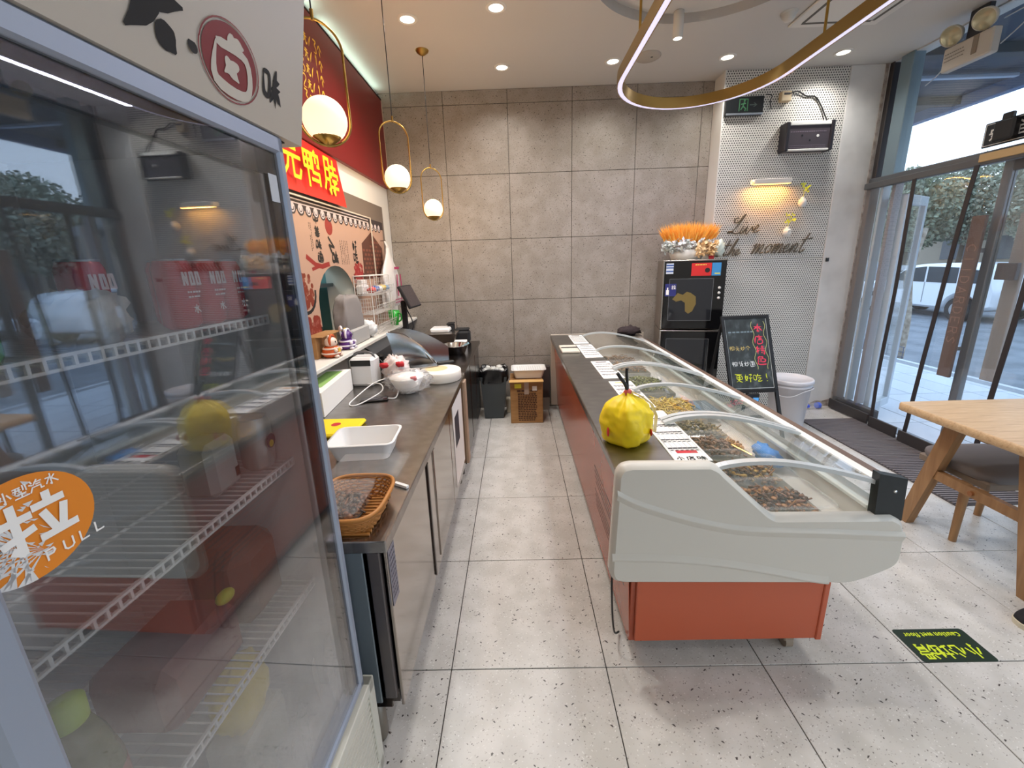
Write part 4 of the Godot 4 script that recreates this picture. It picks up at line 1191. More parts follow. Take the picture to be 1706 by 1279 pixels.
func counter_things() -> void:
	# weighing terminal on its pole
	var s := thing("scale_terminal", "black tilted touch screen on a pole beyond the wire rack", "screen", V(-0.93, 0.8, -3.45))
	var sc := Mb.new()
	sc.xf = Transform3D(Basis.from_euler(Vector3(deg_to_rad(-26), deg_to_rad(84), 0)), V(-0.90, 1.285, -3.47))
	sc.box(V(-0.13, -0.10, -0.012), V(0.13, 0.10, 0.012), 0.005)
	part("housing", sc, M.matte_black, s)
	var sf := Mb.new()
	sf.xf = sc.xf
	sf.box(V(-0.12, -0.09, 0.0122), V(0.12, 0.09, 0.0135))
	part("screen", sf, mat(rgb(58, 52, 56), 0.12), s)
	part("pole", Mb.new().box(V(-0.985, 0.805, -3.53), V(-0.945, 1.25, -3.48), 0.006), M.matte_black, s)
	part("cable", Mb.new().tube(smoothed([V(-0.94, 1.2, -3.46), V(-0.88, 1.05, -3.44), V(-0.92, 0.95, -3.42), V(-0.86, 0.86, -3.40)], 6), 0.005, 6), M.black, s)
	part("base", Mb.new().box(V(-1.05, 0.805, -3.62), V(-0.85, 0.85, -3.36), 0.008), M.matte_black, s)
	var bb := thing("steel_tray_box", "steel box with a white tub on it at the back of the cabinet", "box", V(-0.7, 0.805, -3.72))
	part("box", Mb.new().hexa([V(-0.80, 0.806, -3.88), V(-0.58, 0.806, -3.88), V(-0.58, 0.806, -3.62), V(-0.80, 0.806, -3.62)], [V(-0.85, 0.935, -3.92), V(-0.55, 0.935, -3.92), V(-0.55, 0.935, -3.60), V(-0.85, 0.935, -3.60)]), M.steel, bb)
	one("white_tub", Mb.new().box(V(-0.80, 0.936, -3.86), V(-0.62, 0.975, -3.68), 0.012), M.plastic, "low white tub sitting on the steel box", "tub")
	var bp := thing("receipt_printer", "black receipt printer at the far end of the cabinet", "printer", V(-0.54, 0.805, -3.85))
	part("body", Mb.new().box(V(-0.60, 0.806, -3.93), V(-0.455, 0.925, -3.80), 0.018), M.matte_black, bp)
	part("lid", Mb.new().box(V(-0.595, 0.925, -3.925), V(-0.46, 0.945, -3.82), 0.008), M.matte_black, bp)
	one("black_machine", Mb.new().box(V(-0.66, 0.806, -3.94), V(-0.605, 0.985, -3.80), 0.01).box(V(-0.67, 0.985, -3.93), V(-0.60, 1.0, -3.82), 0.006), M.matte_black, "taller black device against the tiles left of the receipt printer", "device")
	one("white_carton", Mb.new().box(V(-0.57, 0.806, -3.66), V(-0.46, 0.872, -3.55), 0.004), M.paper, "small white carton in front of the receipt printer", "carton")
	# scoop: curved sheet steel hopper
	var h := thing("steel_scoop", "large curved stainless steel scoop standing on edge", "scoop", V(-0.68, 0.8, -2.95))
	part("sheet", Mb.new().grid(func(u: float, v: float) -> Vector3:
		var a := lerpf(-0.15, 1.75, u)
		var top := 1.12 - 0.30 * pow(u, 1.6)
		return V(-0.84 + 0.28 * u + 0.03 * sin(v * PI), lerpf(0.803, maxf(top, 0.82), v), -2.62 - 0.30 * sin(a) + 0.12 * u), 20, 10), mat(rgb(186, 184, 180), 0.2, 1.0), h)
	part("back_sheet", Mb.new().grid(func(u: float, v: float) -> Vector3:
		var top := 1.12 - 0.2 * pow(u, 1.5)
		return V(-0.84 + 0.30 * u, lerpf(0.803, top, v), -2.66 - 0.55 * sqrt(u) * 0.8), 20, 8), mat(rgb(186, 184, 180), 0.2, 1.0), h)
	part("rim", Mb.new().tube(smoothed([V(-0.84, 1.12, -2.62), V(-0.77, 1.07, -2.78), V(-0.66, 0.95, -2.80), V(-0.56, 0.82, -2.78)], 8), 0.004, 6), mat(rgb(186, 184, 180), 0.2, 1.0), h)
	# cutting board, cleaver, basin
	var cb := thing("cutting_board", "thick round white plastic chopping board on the steel counter", "cutting board", V(-0.515, 0.8, -2.60))
	part("board", Mb.new().lathe([Vector2(0.0, 0.801), Vector2(0.128, 0.801), Vector2(0.134, 0.807), Vector2(0.134, 0.862), Vector2(0.128, 0.868), Vector2(0.0, 0.868)], 40, V(-0.515, 0, -2.60)), mat(rgb(234, 230, 220), 0.5), cb)
	part("stain", Mb.new().lathe([Vector2(0.0, 0.8686), Vector2(0.05, 0.8686)], 20, V(-0.535, 0, -2.64)).lathe([Vector2(0.0, 0.8684), Vector2(0.075, 0.8684)], 20, V(-0.545, 0, -2.62)), mat(rgb(214, 192, 150), 0.6), cb)
	var kn := thing("cleaver", "cleaver with black handle lying across the chopping board", "cleaver", V(-0.56, 0.87, -2.68))
	var kb := Mb.new()
	kb.xf = Transform3D(Basis(Vector3.UP, deg_to_rad(24)), V(-0.58, 0.871, -2.69))
	kb.box(V(-0.14, 0.0, -0.05), V(0.03, 0.004, 0.035), 0.001)
	part("blade", kb, M.steel, kn)
	var kh := Mb.new()
	kh.xf = kb.xf
	kh.box(V(0.03, -0.001, -0.025), V(0.15, 0.02, 0.003), 0.006)
	part("handle", kh, M.black, kn)
	var bs := thing("steel_basin", "round stainless steel basin behind the chopping board", "basin", V(-0.53, 0.805, -3.36))
	part("bowl", Mb.new().lathe([Vector2(0.0, 0.806), Vector2(0.08, 0.806), Vector2(0.11, 0.88), Vector2(0.12, 0.884), Vector2(0.12, 0.887), Vector2(0.105, 0.884), Vector2(0.076, 0.812), Vector2(0.0, 0.812)], 32, V(-0.53, 0, -3.36)), M.chrome, bs)
	one("blue_brush", Mb.new().bar(V(-0.50, 0.85, -3.36), V(-0.41, 0.90, -3.33), 0.02, 0.012), mat(rgb(150, 190, 205), 0.4), "pale blue plastic handle resting on the steel basin", "brush")
	# bowl wrapped in a clear bag, and a second bag behind
	var bw := thing("wrapped_bowl", "white takeaway bowl wrapped in a clear bag with a red mark", "bowl", V(-0.665, 0.8, -2.33))
	part("bowl", Mb.new().lathe([Vector2(0.0, 0.802), Vector2(0.05, 0.802), Vector2(0.06, 0.81), Vector2(0.096, 0.885), Vector2(0.10, 0.893), Vector2(0.10, 0.899), Vector2(0.06, 0.912), Vector2(0.0, 0.915)], 36, V(-0.665, 0, -2.33)), mat(rgb(236, 235, 233), 0.3), bw)
	part("bag", Mb.new().grid(crumpled(V(-0.655, 0.872, -2.33), V(0.135, 0.066, 0.125), 33, 0.3), 40, 20), M.film, bw)
	part("red_mark", Mb.new().grid(crumpled(V(-0.605, 0.902, -2.26), V(0.02, 0.014, 0.012), 4, 0.4), 12, 8), M.tag_red, bw)
	var b2 := thing("plastic_bag", "crumpled clear bag with red print behind the wrapped bowl", "bag", V(-0.80, 0.8, -2.70))
	part("bag", Mb.new().grid(crumpled(V(-0.80, 0.89, -2.565), V(0.085, 0.085, 0.07), 51, 0.3), 36, 20), mat(rgb(214, 200, 196), 0.3), b2)
	for q in [V(-0.85, 0.925, -2.505), V(-0.75, 0.93, -2.51)]:
		part("red_print", Mb.new().grid(crumpled(q, V(0.03, 0.018, 0.014), 4, 0.4), 12, 8), M.tag_red, b2)
	# white charging station with black slot
	var st := thing("charging_station", "white upright charger box with a dark slot near its top", "charger", V(-0.985, 0.8, -2.52))
	part("body", Mb.new().box(V(-1.06, 0.802, -2.60), V(-0.905, 0.985, -2.46), 0.018), mat(rgb(226, 226, 226), 0.35), st)
	part("slot", Mb.new().box(V(-1.045, 0.935, -2.4605), V(-0.92, 0.972, -2.4585), 0.0005), M.black, st)
	part("handle", Mb.new().tube(smoothed([V(-1.052, 0.93, -2.53), V(-1.045, 0.995, -2.53), V(-0.985, 1.012, -2.53), V(-0.925, 0.995, -2.53), V(-0.914, 0.93, -2.53)], 6), 0.008, 8), mat(rgb(90, 90, 92), 0.4), st)
	# plugs and leads beyond it
	var ld := Mb.new()
	ld.tube(smoothed([V(-1.19, 0.93, -2.9), V(-1.1, 0.97, -2.86), V(-0.98, 0.90, -2.80), V(-0.90, 0.83, -2.76), V(-0.86, 0.806, -2.68)], 8), 0.005, 6)
	ld.tube(smoothed([V(-1.19, 0.90, -2.95), V(-1.06, 0.88, -2.84), V(-1.0, 0.83, -2.70), V(-1.04, 0.806, -2.64)], 8), 0.005, 6)
	ld.box(V(-1.20, 0.86, -2.98), V(-1.15, 0.93, -2.88), 0.006)
	ld.box(V(-1.03, 0.87, -2.86), V(-0.96, 0.93, -2.80), 0.012)
	one("plug_and_leads", ld, M.black, "black plugs and leads behind the white charger box", "cable")
	var ph := thing("phone", "black phone lying on the counter with a white lead", "phone", V(-0.82, 0.8, -2.19))
	var pm := Mb.new()
	pm.xf = Transform3D(Basis(Vector3.UP, deg_to_rad(12)), V(-0.82, 0.802, -2.19))
	pm.box(V(-0.075, 0.0, -0.035), V(0.075, 0.008, 0.035), 0.003)
	part("body", pm, M.black, ph)
	var pg := Mb.new()
	pg.xf = pm.xf
	pg.box(V(-0.07, 0.0081, -0.031), V(0.07, 0.0087, 0.031))
	part("screen", pg, mat(rgb(30, 26, 34), 0.06), ph)
	one("charging_lead", Mb.new().tube(smoothed([V(-0.745, 0.807, -2.20), V(-0.70, 0.812, -2.22), V(-0.74, 0.87, -2.40), V(-0.86, 0.86, -2.36), V(-0.93, 0.815, -2.19), V(-0.93, 0.805, -2.11), V(-0.88, 0.805, -2.11), V(-0.80, 0.83, -2.26), V(-0.86, 0.83, -2.42), V(-0.95, 0.82, -2.46)], 8), 0.0035, 6), mat(rgb(234, 234, 234), 0.4), "looped white charging lead by the phone", "cable")
	# long white box with a green label
	var wb := thing("glove_box", "long white carton with a green label under the ledge", "carton", V(-1.08, 0.8, -2.2))
	part("body", Mb.new().hexa([V(-1.19, 0.802, -2.40), V(-1.03, 0.802, -2.42), V(-0.985, 0.802, -1.93), V(-1.15, 0.802, -1.92)], [V(-1.19, 0.93, -2.40), V(-1.03, 0.93, -2.42), V(-0.985, 0.93, -1.93), V(-1.15, 0.93, -1.92)]), M.paper, wb)
	part("label", Mb.new().hexa([V(-1.15, 0.931, -2.36), V(-1.06, 0.931, -2.37), V(-1.03, 0.931, -2.03), V(-1.12, 0.931, -2.02)], [V(-1.15, 0.932, -2.36), V(-1.06, 0.932, -2.37), V(-1.03, 0.932, -2.03), V(-1.12, 0.932, -2.02)]), mat(rgb(150, 190, 110), 0.6), wb)
	# folded yellow bag, white tray, wicker basket
	var yb := thing("folded_yellow_bag", "folded yellow bag with red print under the white tray", "bag", V(-0.85, 0.8, -1.76))
	part("bag", Mb.new().box(V(-0.97, 0.801, -1.86), V(-0.745, 0.822, -1.66), 0.008), M.yellow, yb)
	part("print", disc(Mb.new(), V(-0.86, 0.8226, -1.78), Vector3.RIGHT, V(0, 0, -1), 0.022, 12), M.tag_red, yb)
	tray("white_tray", "empty white plastic tray on the near end of the counter", V(-0.625, 0.801, -1.52), 0.25, 0.19, 0.07, M.plastic, deg_to_rad(4))
	var fl := one("plastic_cover", Mb.new().box(V(-0.64, 0.862, -1.36), V(-0.40, 0.875, -1.20), 0.006), M.clear, "clear plastic lid lying over the back of the wicker basket", "cover")
	fl.set_meta("label", "clear plastic lid lying over the back of the wicker basket")
	wicker_basket()
	one("white_stick", Mb.new().bar(V(-0.435, 0.806, -1.262), V(-0.385, 0.806, -1.235), 0.012, 0.009), M.plastic, "short white plastic stick beside the basket near the counter edge", "stick")

func tray(called: String, label: String, at: Vector3, w: float, dep: float, h: float, m: Material, turn := 0.0) -> Node3D:
	var t := thing(called, label, "tray", at, "", false)
	t.rotation.y = turn
	var loops := []
	for q in [[0.82, 0.0], [0.97, h - 0.008], [1.0, h], [1.06, h], [1.06, h + 0.004], [0.99, h + 0.004], [0.96, h - 0.006], [0.81, 0.004]]:
		var rr := round_rect(w * q[0], dep * (1.0 - (1.0 - q[0]) * w / dep), 0.025 * q[0] + 0.005)
		var lp := []
		for p in rr: lp.append(V(p.x - w * q[0] / 2.0, q[1], p.y - dep * (1.0 - (1.0 - q[0]) * w / dep) / 2.0))
		loops.append(lp)
	var mb := Mb.new()
	for i in loops.size() - 1:
		mb.smooth(2 if i in [0, 1, 5, 6] else 4)
		var k: int = loops[i].size()
		for j in k:
			mb.quad(loops[i][(j + 1) % k], loops[i][j], loops[i + 1][j], loops[i + 1][(j + 1) % k])
	mb.flat()
	for q in [[0, false], [7, true]]:
		var lp: Array = loops[q[0]]
		for j in range(1, lp.size() - 1):
			if q[1]: mb.tri(lp[0], lp[j + 1], lp[j])
			else: mb.tri(lp[0], lp[j], lp[j + 1])
	part("tray", mb, m, t)
	return t

func wicker_basket() -> void:
	var b := thing("wicker_basket", "orange-brown woven wicker basket at the near counter corner", "basket", V(-0.51, 0.8, -1.09), "", false)
	var cane := mat(rgb(176, 116, 52), 0.5)
	var weave := Mb.new()
	var rim := func(s: float, y: float, a: float) -> Vector3:
		var c := V(cos(a), 0, sin(a))
		var e := 0.55
		return V(signf(c.x) * pow(absf(c.x), e) * 0.105 * s, y, signf(c.z) * pow(absf(c.z), e) * 0.125 * s)
	for r in 7:
		var loop := []
		for i in 60:
			var a := TAU * i / 60.0
			var q: Vector3 = rim.call(0.78 + 0.035 * r, 0.006 + 0.0085 * r, a)
			loop.append(q + q.normalized() * 0.0025 * (1 if (i + r) % 2 else -1))
		weave.tube(loop, 0.0042, 5, true)
	part("weave", weave, cane, b)
	var ribs := Mb.new()
	for i in 30:
		var a := TAU * i / 30.0
		ribs.cyl(rim.call(0.76, 0.002, a), rim.call(1.0, 0.062, a), 0.003, -1, 5)
	part("ribs", ribs, mat(rgb(150, 94, 40), 0.5), b)
	var top := []
	for i in 48: top.append(rim.call(1.02, 0.064, TAU * i / 48.0))
	part("rim", Mb.new().tube(top, 0.006, 7, true), cane, b)
	var fl := Mb.new()
	for i in 13:
		fl.cyl(V(-0.08, 0.004, -0.1 + 0.0165 * i), V(0.08, 0.004, -0.1 + 0.0165 * i), 0.005, -1, 5)
	part("base", fl, cane, b)
	var t := tray("food_box", "clear lidded box of dark braised food in the wicker basket", V(-0.545, 0.812, -1.085), 0.155, 0.185, 0.05, M.clear)
	part("lid", Mb.new().box(V(-0.08, 0.054, -0.095), V(0.08, 0.062, 0.095), 0.006), M.clear, t)
	food("braised_food", "dark brown braised food inside the clear lidded box", V(-0.545, 0.822, -1.085), V(0.062, 0.034, 0.078), [rgb(60, 40, 26), rgb(112, 68, 38), rgb(46, 36, 26)], 150, 5)

# small glossy pieces heaped in a tray
func food(called: String, label: String, at: Vector3, r: Vector3, cols: Array, count: int, seed_: int, stringy := false) -> void:
	var rr := RandomNumberGenerator.new()
	rr.seed = seed_
	var root := thing(called, label, "food", at, "", false)
	root.set_meta("kind", "stuff")
	for c in cols.size():
		var mb := Mb.new()
		for i in count / cols.size():
			var x := rr.randf_range(-1, 1)
			var z := rr.randf_range(-1, 1)
			var y := rr.randf() * maxf(0.1, 1.0 - 0.5 * (x * x + z * z))
			var p := V(x * r.x, y * r.y + 0.003, z * r.z)
			if stringy or i % 4 == 0:
				var d := V(rr.randf_range(-1, 1), rr.randf_range(-0.2, 0.5), rr.randf_range(-1, 1)).normalized() * 0.022
				var e := V(rr.randf_range(-1, 1), rr.randf_range(-0.3, 0.3), rr.randf_range(-1, 1)) * 0.012
				mb.tube([p - d, p + e, p + d], 0.0035, 5)
			else:
				mb.ball(p, V(rr.randf_range(0.005, 0.013), rr.randf_range(0.004, 0.009), rr.randf_range(0.005, 0.014)), 6, 4)
		var o := part("pieces", mb, mat(cols[c], 0.3), root)
		o.set_meta("kind", "stuff")

func lid_curve() -> Array:
	return smoothed([Vector2(0.635, 0.822), Vector2(0.70, 0.842), Vector2(0.80, 0.850), Vector2(0.92, 0.840), Vector2(1.09, 0.802), Vector2(1.235, 0.757)], 4)

func display_case() -> void:
	var zn := -1.25
	var zf := -4.12
	var t := thing("chilled_display", "long chilled food display with orange sides, white end panel and curved glass lids", "display case", V(0.8, 0, -2.68))
	# orange base and sides
	part("base_body", Mb.new().box(V(0.40, 0.075, zf), V(1.13, 0.42, zn - 0.05), 0.003), M.orange_side, t)
	part("end_plate", Mb.new().box(V(0.42, 0.088, zn - 0.05), V(1.118, 0.41, zn - 0.035), 0.003), M.orange, t)
	part("corner_strip", Mb.new().box(V(1.112, 0.085, zn - 0.055), V(1.134, 0.41, zn - 0.03), 0.003), M.orange, t)
	part("side_sheet", Mb.new().hexa([V(0.402, 0.10, zn - 0.04), V(0.40, 0.10, zn - 0.04), V(0.40, 0.10, zf), V(0.402, 0.10, zf)], [V(0.372, 0.775, zn - 0.04), V(0.368, 0.775, zn - 0.04), V(0.368, 0.775, zf), V(0.372, 0.775, zf)]), M.orange_side, t)
	part("kick_plate", Mb.new().box(V(0.43, 0.035, zf), V(1.10, 0.08, zn - 0.12)), M.black, t)
	var slots := Mb.new()
	for g in 2:
		for i in 4:
			var y := 0.495 - 0.026 * i - 0.135 * g
			var x := 0.402 - (y - 0.10) * 0.0474
			slots.box(V(x - 0.0025, y - 0.003, -1.95 + 0.01 * i), V(x + 0.0012, y + 0.003, -1.36))
	part("vent_slots", slots, M.black, t)
	for q in [V(1.045, 0, -1.34), V(0.5, 0, -1.4), V(1.045, 0, -4.0), V(0.5, 0, -4.0)]:
		part("caster", Mb.new().cyl(q + V(-0.014, 0.027, 0), q + V(0.014, 0.027, 0), 0.026).box(q + V(-0.02, 0.035, -0.02), q + V(0.02, 0.085, 0.02), 0.004), mat(rgb(150, 138, 122), 0.5), t)
	# steel deck
	part("deck", Mb.new().box(V(0.332, 0.772, zf), V(0.66, 0.808, zn - 0.02), 0.004), tri_map(mat(Color.WHITE, 0.3, 1.0), noise_tex(0.012, [[0.0, rgb(140, 138, 134)], [1.0, rgb(160, 158, 153)]], 256, 61), V(1.5, 1.5, 4)), t)
	part("far_end_plate", Mb.new().box(V(0.335, 0.06, zf - 0.012), V(1.28, 0.815, zf), 0.004), mat(rgb(176, 164, 150), 0.5), t)
	# white tub
	var tub := Mb.new()
	tub.box(V(0.40, 0.38, zf), V(1.26, 0.56, zn - 0.03))
	tub.box(V(0.62, 0.56, zf), V(0.66, 0.79, zn - 0.03))
	tub.hexa([V(1.24, 0.45, zn - 0.03), V(1.30, 0.50, zn - 0.03), V(1.30, 0.50, zf), V(1.24, 0.45, zf)], [V(1.24, 0.655, zn - 0.03), V(1.29, 0.655, zn - 0.03), V(1.29, 0.655, zf), V(1.24, 0.655, zf)])
	part("tub", tub, M.cream, t)
	# end panel with its two moulded ridges
	var outline := PackedVector2Array()
	for q in smoothed([Vector2(0.303, 0.475), Vector2(0.305, 0.445), Vector2(0.323, 0.415), Vector2(0.36, 0.405)], 4): outline.append(q)
	for q in smoothed([Vector2(1.10, 0.387), Vector2(1.16, 0.388), Vector2(1.255, 0.428), Vector2(1.300, 0.458), Vector2(1.314, 0.50), Vector2(1.309, 0.58), Vector2(1.303, 0.60), Vector2(1.29, 0.632), Vector2(1.255, 0.654)], 4): outline.append(q)
	for q in smoothed([Vector2(0.90, 0.659), Vector2(0.862, 0.661), Vector2(0.832, 0.68)], 4): outline.append(q)
	for q in smoothed([Vector2(0.675, 0.828), Vector2(0.655, 0.848), Vector2(0.625, 0.864)], 4): outline.append(q)
	for q in smoothed([Vector2(0.365, 0.868), Vector2(0.335, 0.860), Vector2(0.318, 0.835), Vector2(0.315, 0.80)], 4): outline.append(q)
	var ep := part("end_panel", Mb.new().prism(outline, V(0, 0, zn - 0.03), Vector3.RIGHT, Vector3.UP, 0.055, 0.014), M.cream, t)
	for q in [[Vector2(0.318, 0.765), Vector2(0.384, 0.728), Vector2(0.498, 0.684), Vector2(0.633, 0.643), Vector2(0.778, 0.616), Vector2(1.045, 0.600), Vector2(1.298, 0.582)], [Vector2(0.308, 0.515), Vector2(0.478, 0.508), Vector2(0.646, 0.490), Vector2(0.816, 0.459), Vector2(0.989, 0.418), Vector2(1.07, 0.404)]]:
		var line := smoothed(q, 8)
		var up := absf(line[0].y - 0.765) < 0.01
		part("moulded_ridge", Mb.new().grid(func(u: float, v: float) -> Vector3:
			var k := clampf(u, 0, 1) * (line.size() - 1)
			var p: Vector2 = line[int(k)].lerp(line[mini(int(k) + 1, line.size() - 1)], k - int(k))
			var off := [0.024, 0.012, 0.004, -0.004, -0.03] if up else [0.03, 0.006, -0.002, -0.010, -0.018]
			var h := [0.0, 0.006, 0.009, 0.007, 0.0]
			var kk := v * 4.0
			var i := mini(int(kk), 3)
			var dy := lerpf(off[i], off[i + 1], kk - i)
			var dz := lerpf(h[i], h[i + 1], kk - i) * (1.0 if up else 0.8)
			return V(p.x, p.y + dy * 0.7, zn + 0.0252 + dz), 48, 8), M.cream, ep)
	# curved glass lids with pale ribs
	var cur := lid_curve()
	var ribs := [-1.272, -1.70, -1.735, -2.19, -2.66, -2.70, -3.27, -3.95]
	for z in ribs:
		var mb := Mb.new()
		for i in cur.size() - 1:
			mb.bar(V(cur[i].x, cur[i].y, z), V(cur[i + 1].x, cur[i + 1].y, z), 0.026, 0.014)
		part("rib", mb, mat(rgb(196, 200, 200), 0.35, 0.3), t)
	for k in [[-1.285, -1.69], [-1.745, -2.18], [-2.2, -2.65], [-2.71, -3.26], [-3.28, -3.94]]:
		var mb := Mb.new()
		mb.grid(func(u: float, v: float) -> Vector3:
			var kk := u * (cur.size() - 1)
			var p: Vector2 = cur[int(kk)].lerp(cur[mini(int(kk) + 1, cur.size() - 1)], kk - int(kk))
			return V(p.x, p.y, lerpf(k[0], k[1], v)), cur.size() - 1, 1)
		part("lid_glass", mb, M.lid_glass, t)
	# end pane, front pane, rails, black corner cap
	var sidep := PackedVector2Array([Vector2(0.86, 0.655), Vector2(1.24, 0.655)])
	for i in range(cur.size() - 1, 0, -1): sidep.append(cur[i])
	part("end_pane", Mb.new().prism(sidep, V(0, 0, -1.268), Vector3.RIGHT, Vector3.UP, 0.004), M.lid_glass, t)
	part("front_pane", Mb.new().box(V(1.252, 0.655, zf), V(1.258, 0.752, -1.275)), M.lid_glass, t)
	part("front_rail", Mb.new().box(V(1.225, 0.735, zf), V(1.268, 0.758, -1.275), 0.004), mat(rgb(222, 222, 216), 0.35), t)
	part("outer_trim", Mb.new().box(V(1.269, 0.715, zf), V(1.318, 0.748, -1.265), 0.005), mat(rgb(112, 92, 80), 0.4, 0.3), t)
	part("inner_rail", Mb.new().box(V(1.215, 0.645, zf), V(1.24, 0.662, -1.29), 0.003), mat(rgb(214, 220, 214), 0.4), t)
	var cap := part("corner_cap", Mb.new().hexa([V(1.205, 0.64, -1.245), V(1.300, 0.628, -1.245), V(1.300, 0.628, -1.275), V(1.205, 0.64, -1.275)], [V(1.195, 0.808, -1.245), V(1.291, 0.786, -1.245), V(1.291, 0.786, -1.275), V(1.195, 0.808, -1.275)]), mat(rgb(20, 26, 26), 0.45), t)
	part("screw", Mb.new().lathe([Vector2(0.006, 0.0), Vector2(0.005, 0.004), Vector2(0.0, 0.005)], 12, V(1.256, 0.742, -1.245), V(0, 0, 1)), M.chrome, cap)
	# trays of food in the five bays
	var bays := [[-1.39, "brown stewed pieces in a clear tray nearest the white end panel"], [-1.60, "yellow-brown braised knots in the second clear tray from the end panel"], [-1.86, "dark brown braised pieces in a clear tray under the second lid"], [-2.08, "olive-brown braised slices in a clear tray under the second lid"],
		[-2.45, "yellow noodle strips heaped in a tray under the third lid"], [-2.95, "green-brown pickles in a tray under the fourth lid"], [-3.45, "tan braised pieces in a tray under the farthest lid"], [-3.72, "brown braised pieces in the last tray by the back wall"]]
	var tl := ["clear tray nearest the white end panel", "second clear tray from the end panel", "clear tray under the second lid, nearer row", "clear tray under the second lid, farther row", "clear tray of yellow noodle strips under the third lid", "clear tray under the fourth lid", "clear tray under the farthest lid, nearer row", "last clear tray by the back wall in the display"]
	var fc := [[rgb(120, 74, 34), rgb(150, 102, 50), rgb(84, 54, 28)], [rgb(178, 140, 60), rgb(138, 96, 44), rgb(100, 70, 36)], [rgb(112, 78, 52), rgb(132, 96, 66)], [rgb(128, 112, 68), rgb(104, 90, 58)], [rgb(206, 178, 76), rgb(190, 158, 62)], [rgb(124, 124, 62), rgb(98, 100, 52)], [rgb(160, 124, 82), rgb(136, 100, 66)], [rgb(130, 96, 62), rgb(108, 80, 54)]]
	for i in bays.size():
		var z: float = bays[i][0]
		var dd: float = 0.19 if i in [0, 1, 2, 3] else (0.34 if i in [4, 5] else 0.22)
		var tr := tray("food_tray", tl[i], V(0.915, 0.60, z), 0.40, dd, 0.055, M.clear, 0.0)
		part("liner", Mb.new().box(V(-0.20, -0.03, -dd * 0.48), V(0.20, -0.002, dd * 0.48), 0.004), mat(rgb(112, 108, 92), 0.5), tr)
		if i > 0: tr.set_meta("group", "clear food trays in the display")
		food("tray_food", bays[i][1], V(0.915, 0.606, z), V(0.16, 0.06, dd * 0.4), fc[i], 330 if dd < 0.25 else 420, 70 + i, i == 4)
	# price cards on the deck
	var cards := [[-4.06, -3.62, 0.505], [-3.57, -3.06, 0.515], [-2.93, -2.47, 0.53], [-2.40, -1.93, 0.545], [-1.88, -1.36, 0.56]]
	var names := ["farthest price card on the display deck, by the back wall", "second price card from the back wall, beside the beige holder", "middle price card of the row on the display deck", "price card with an orange heading behind the yellow bag", "nearest price card with a red band, beside the yellow bag"]
	for i in 5:
		var c: Array = cards[i]
		var o := thing("price_card", names[i], "price card", V(c[2], 0.808, (c[0] + c[1]) / 2.0), "price cards along the display deck")
		var w := 0.135
		part("card", Mb.new().box(V(c[2], 0.8085, c[0]), V(c[2] + w, 0.8125, c[1]), 0.001), M.paper, o)
		var pr := Mb.new()
		var L: float = c[1] - c[0]
		for r in 5:
			for k in 6:
				var z: float = c[0] + L * (0.20 + 0.15 * r)
				var x: float = c[2] + 0.014 + 0.019 * k
				pr.ribbon([V(x, 0.8131, z), V(x + 0.009, 0.8131, z)], 0.011, Vector3.UP)
				pr.ribbon([V(x + 0.002, 0.8131, z + 0.018), V(x + 0.008, 0.8131, z + 0.018)], 0.008, Vector3.UP)
		part("print", pr, mat(rgb(66, 62, 66), 0.7), o)
		var lines := Mb.new()
		for k in 7:
			lines.ribbon([V(c[2] + 0.010 + 0.019 * k, 0.8129, c[0] + L * 0.16), V(c[2] + 0.010 + 0.019 * k, 0.8129, c[0] + L * 0.88)], 0.0016, Vector3.UP)
		part("print", lines, mat(rgb(150, 148, 150), 0.7), o)
		var hz: float = c[0] + L * 0.07 if i < 4 else c[1] - L * 0.14
		part("heading", Mb.new().box(V(c[2] + 0.03, 0.8126, hz - 0.012), V(c[2] + 0.108, 0.8132, hz + 0.012), 0.0002), [M.ink, M.ink, mat(rgb(60, 34, 40), 0.6), mat(rgb(226, 178, 120), 0.6), M.tag_red][i], o)
		if i == 4:
			part("lettering", write(Mb.new(), "小店味", V(c[2] + 0.01, 0.8133, c[1] - 0.035), Vector3.RIGHT, V(0, 0, 1), 0.03, 0.004, 1.3), M.ink, o)
	# beige card holder on the far deck
	var hd := thing("card_holder", "flat beige holder with a dark slot on the far end of the deck", "holder", V(0.42, 0.808, -3.37))
	part("base", Mb.new().box(V(0.355, 0.8085, -3.50), V(0.50, 0.828, -3.24), 0.005), mat(rgb(206, 198, 184), 0.4), hd)
	part("slot", Mb.new().box(V(0.362, 0.828, -3.40), V(0.50, 0.8295, -3.36)), M.black, hd)
	# yellow takeaway bag tied at the top
	var yb := thing("yellow_bag", "bright yellow takeaway bag with red flower print tied shut on the display deck", "bag", V(0.43, 0.808, -1.55))
	var fold := FastNoiseLite.new()
	fold.seed = 5
	fold.frequency = 9.0
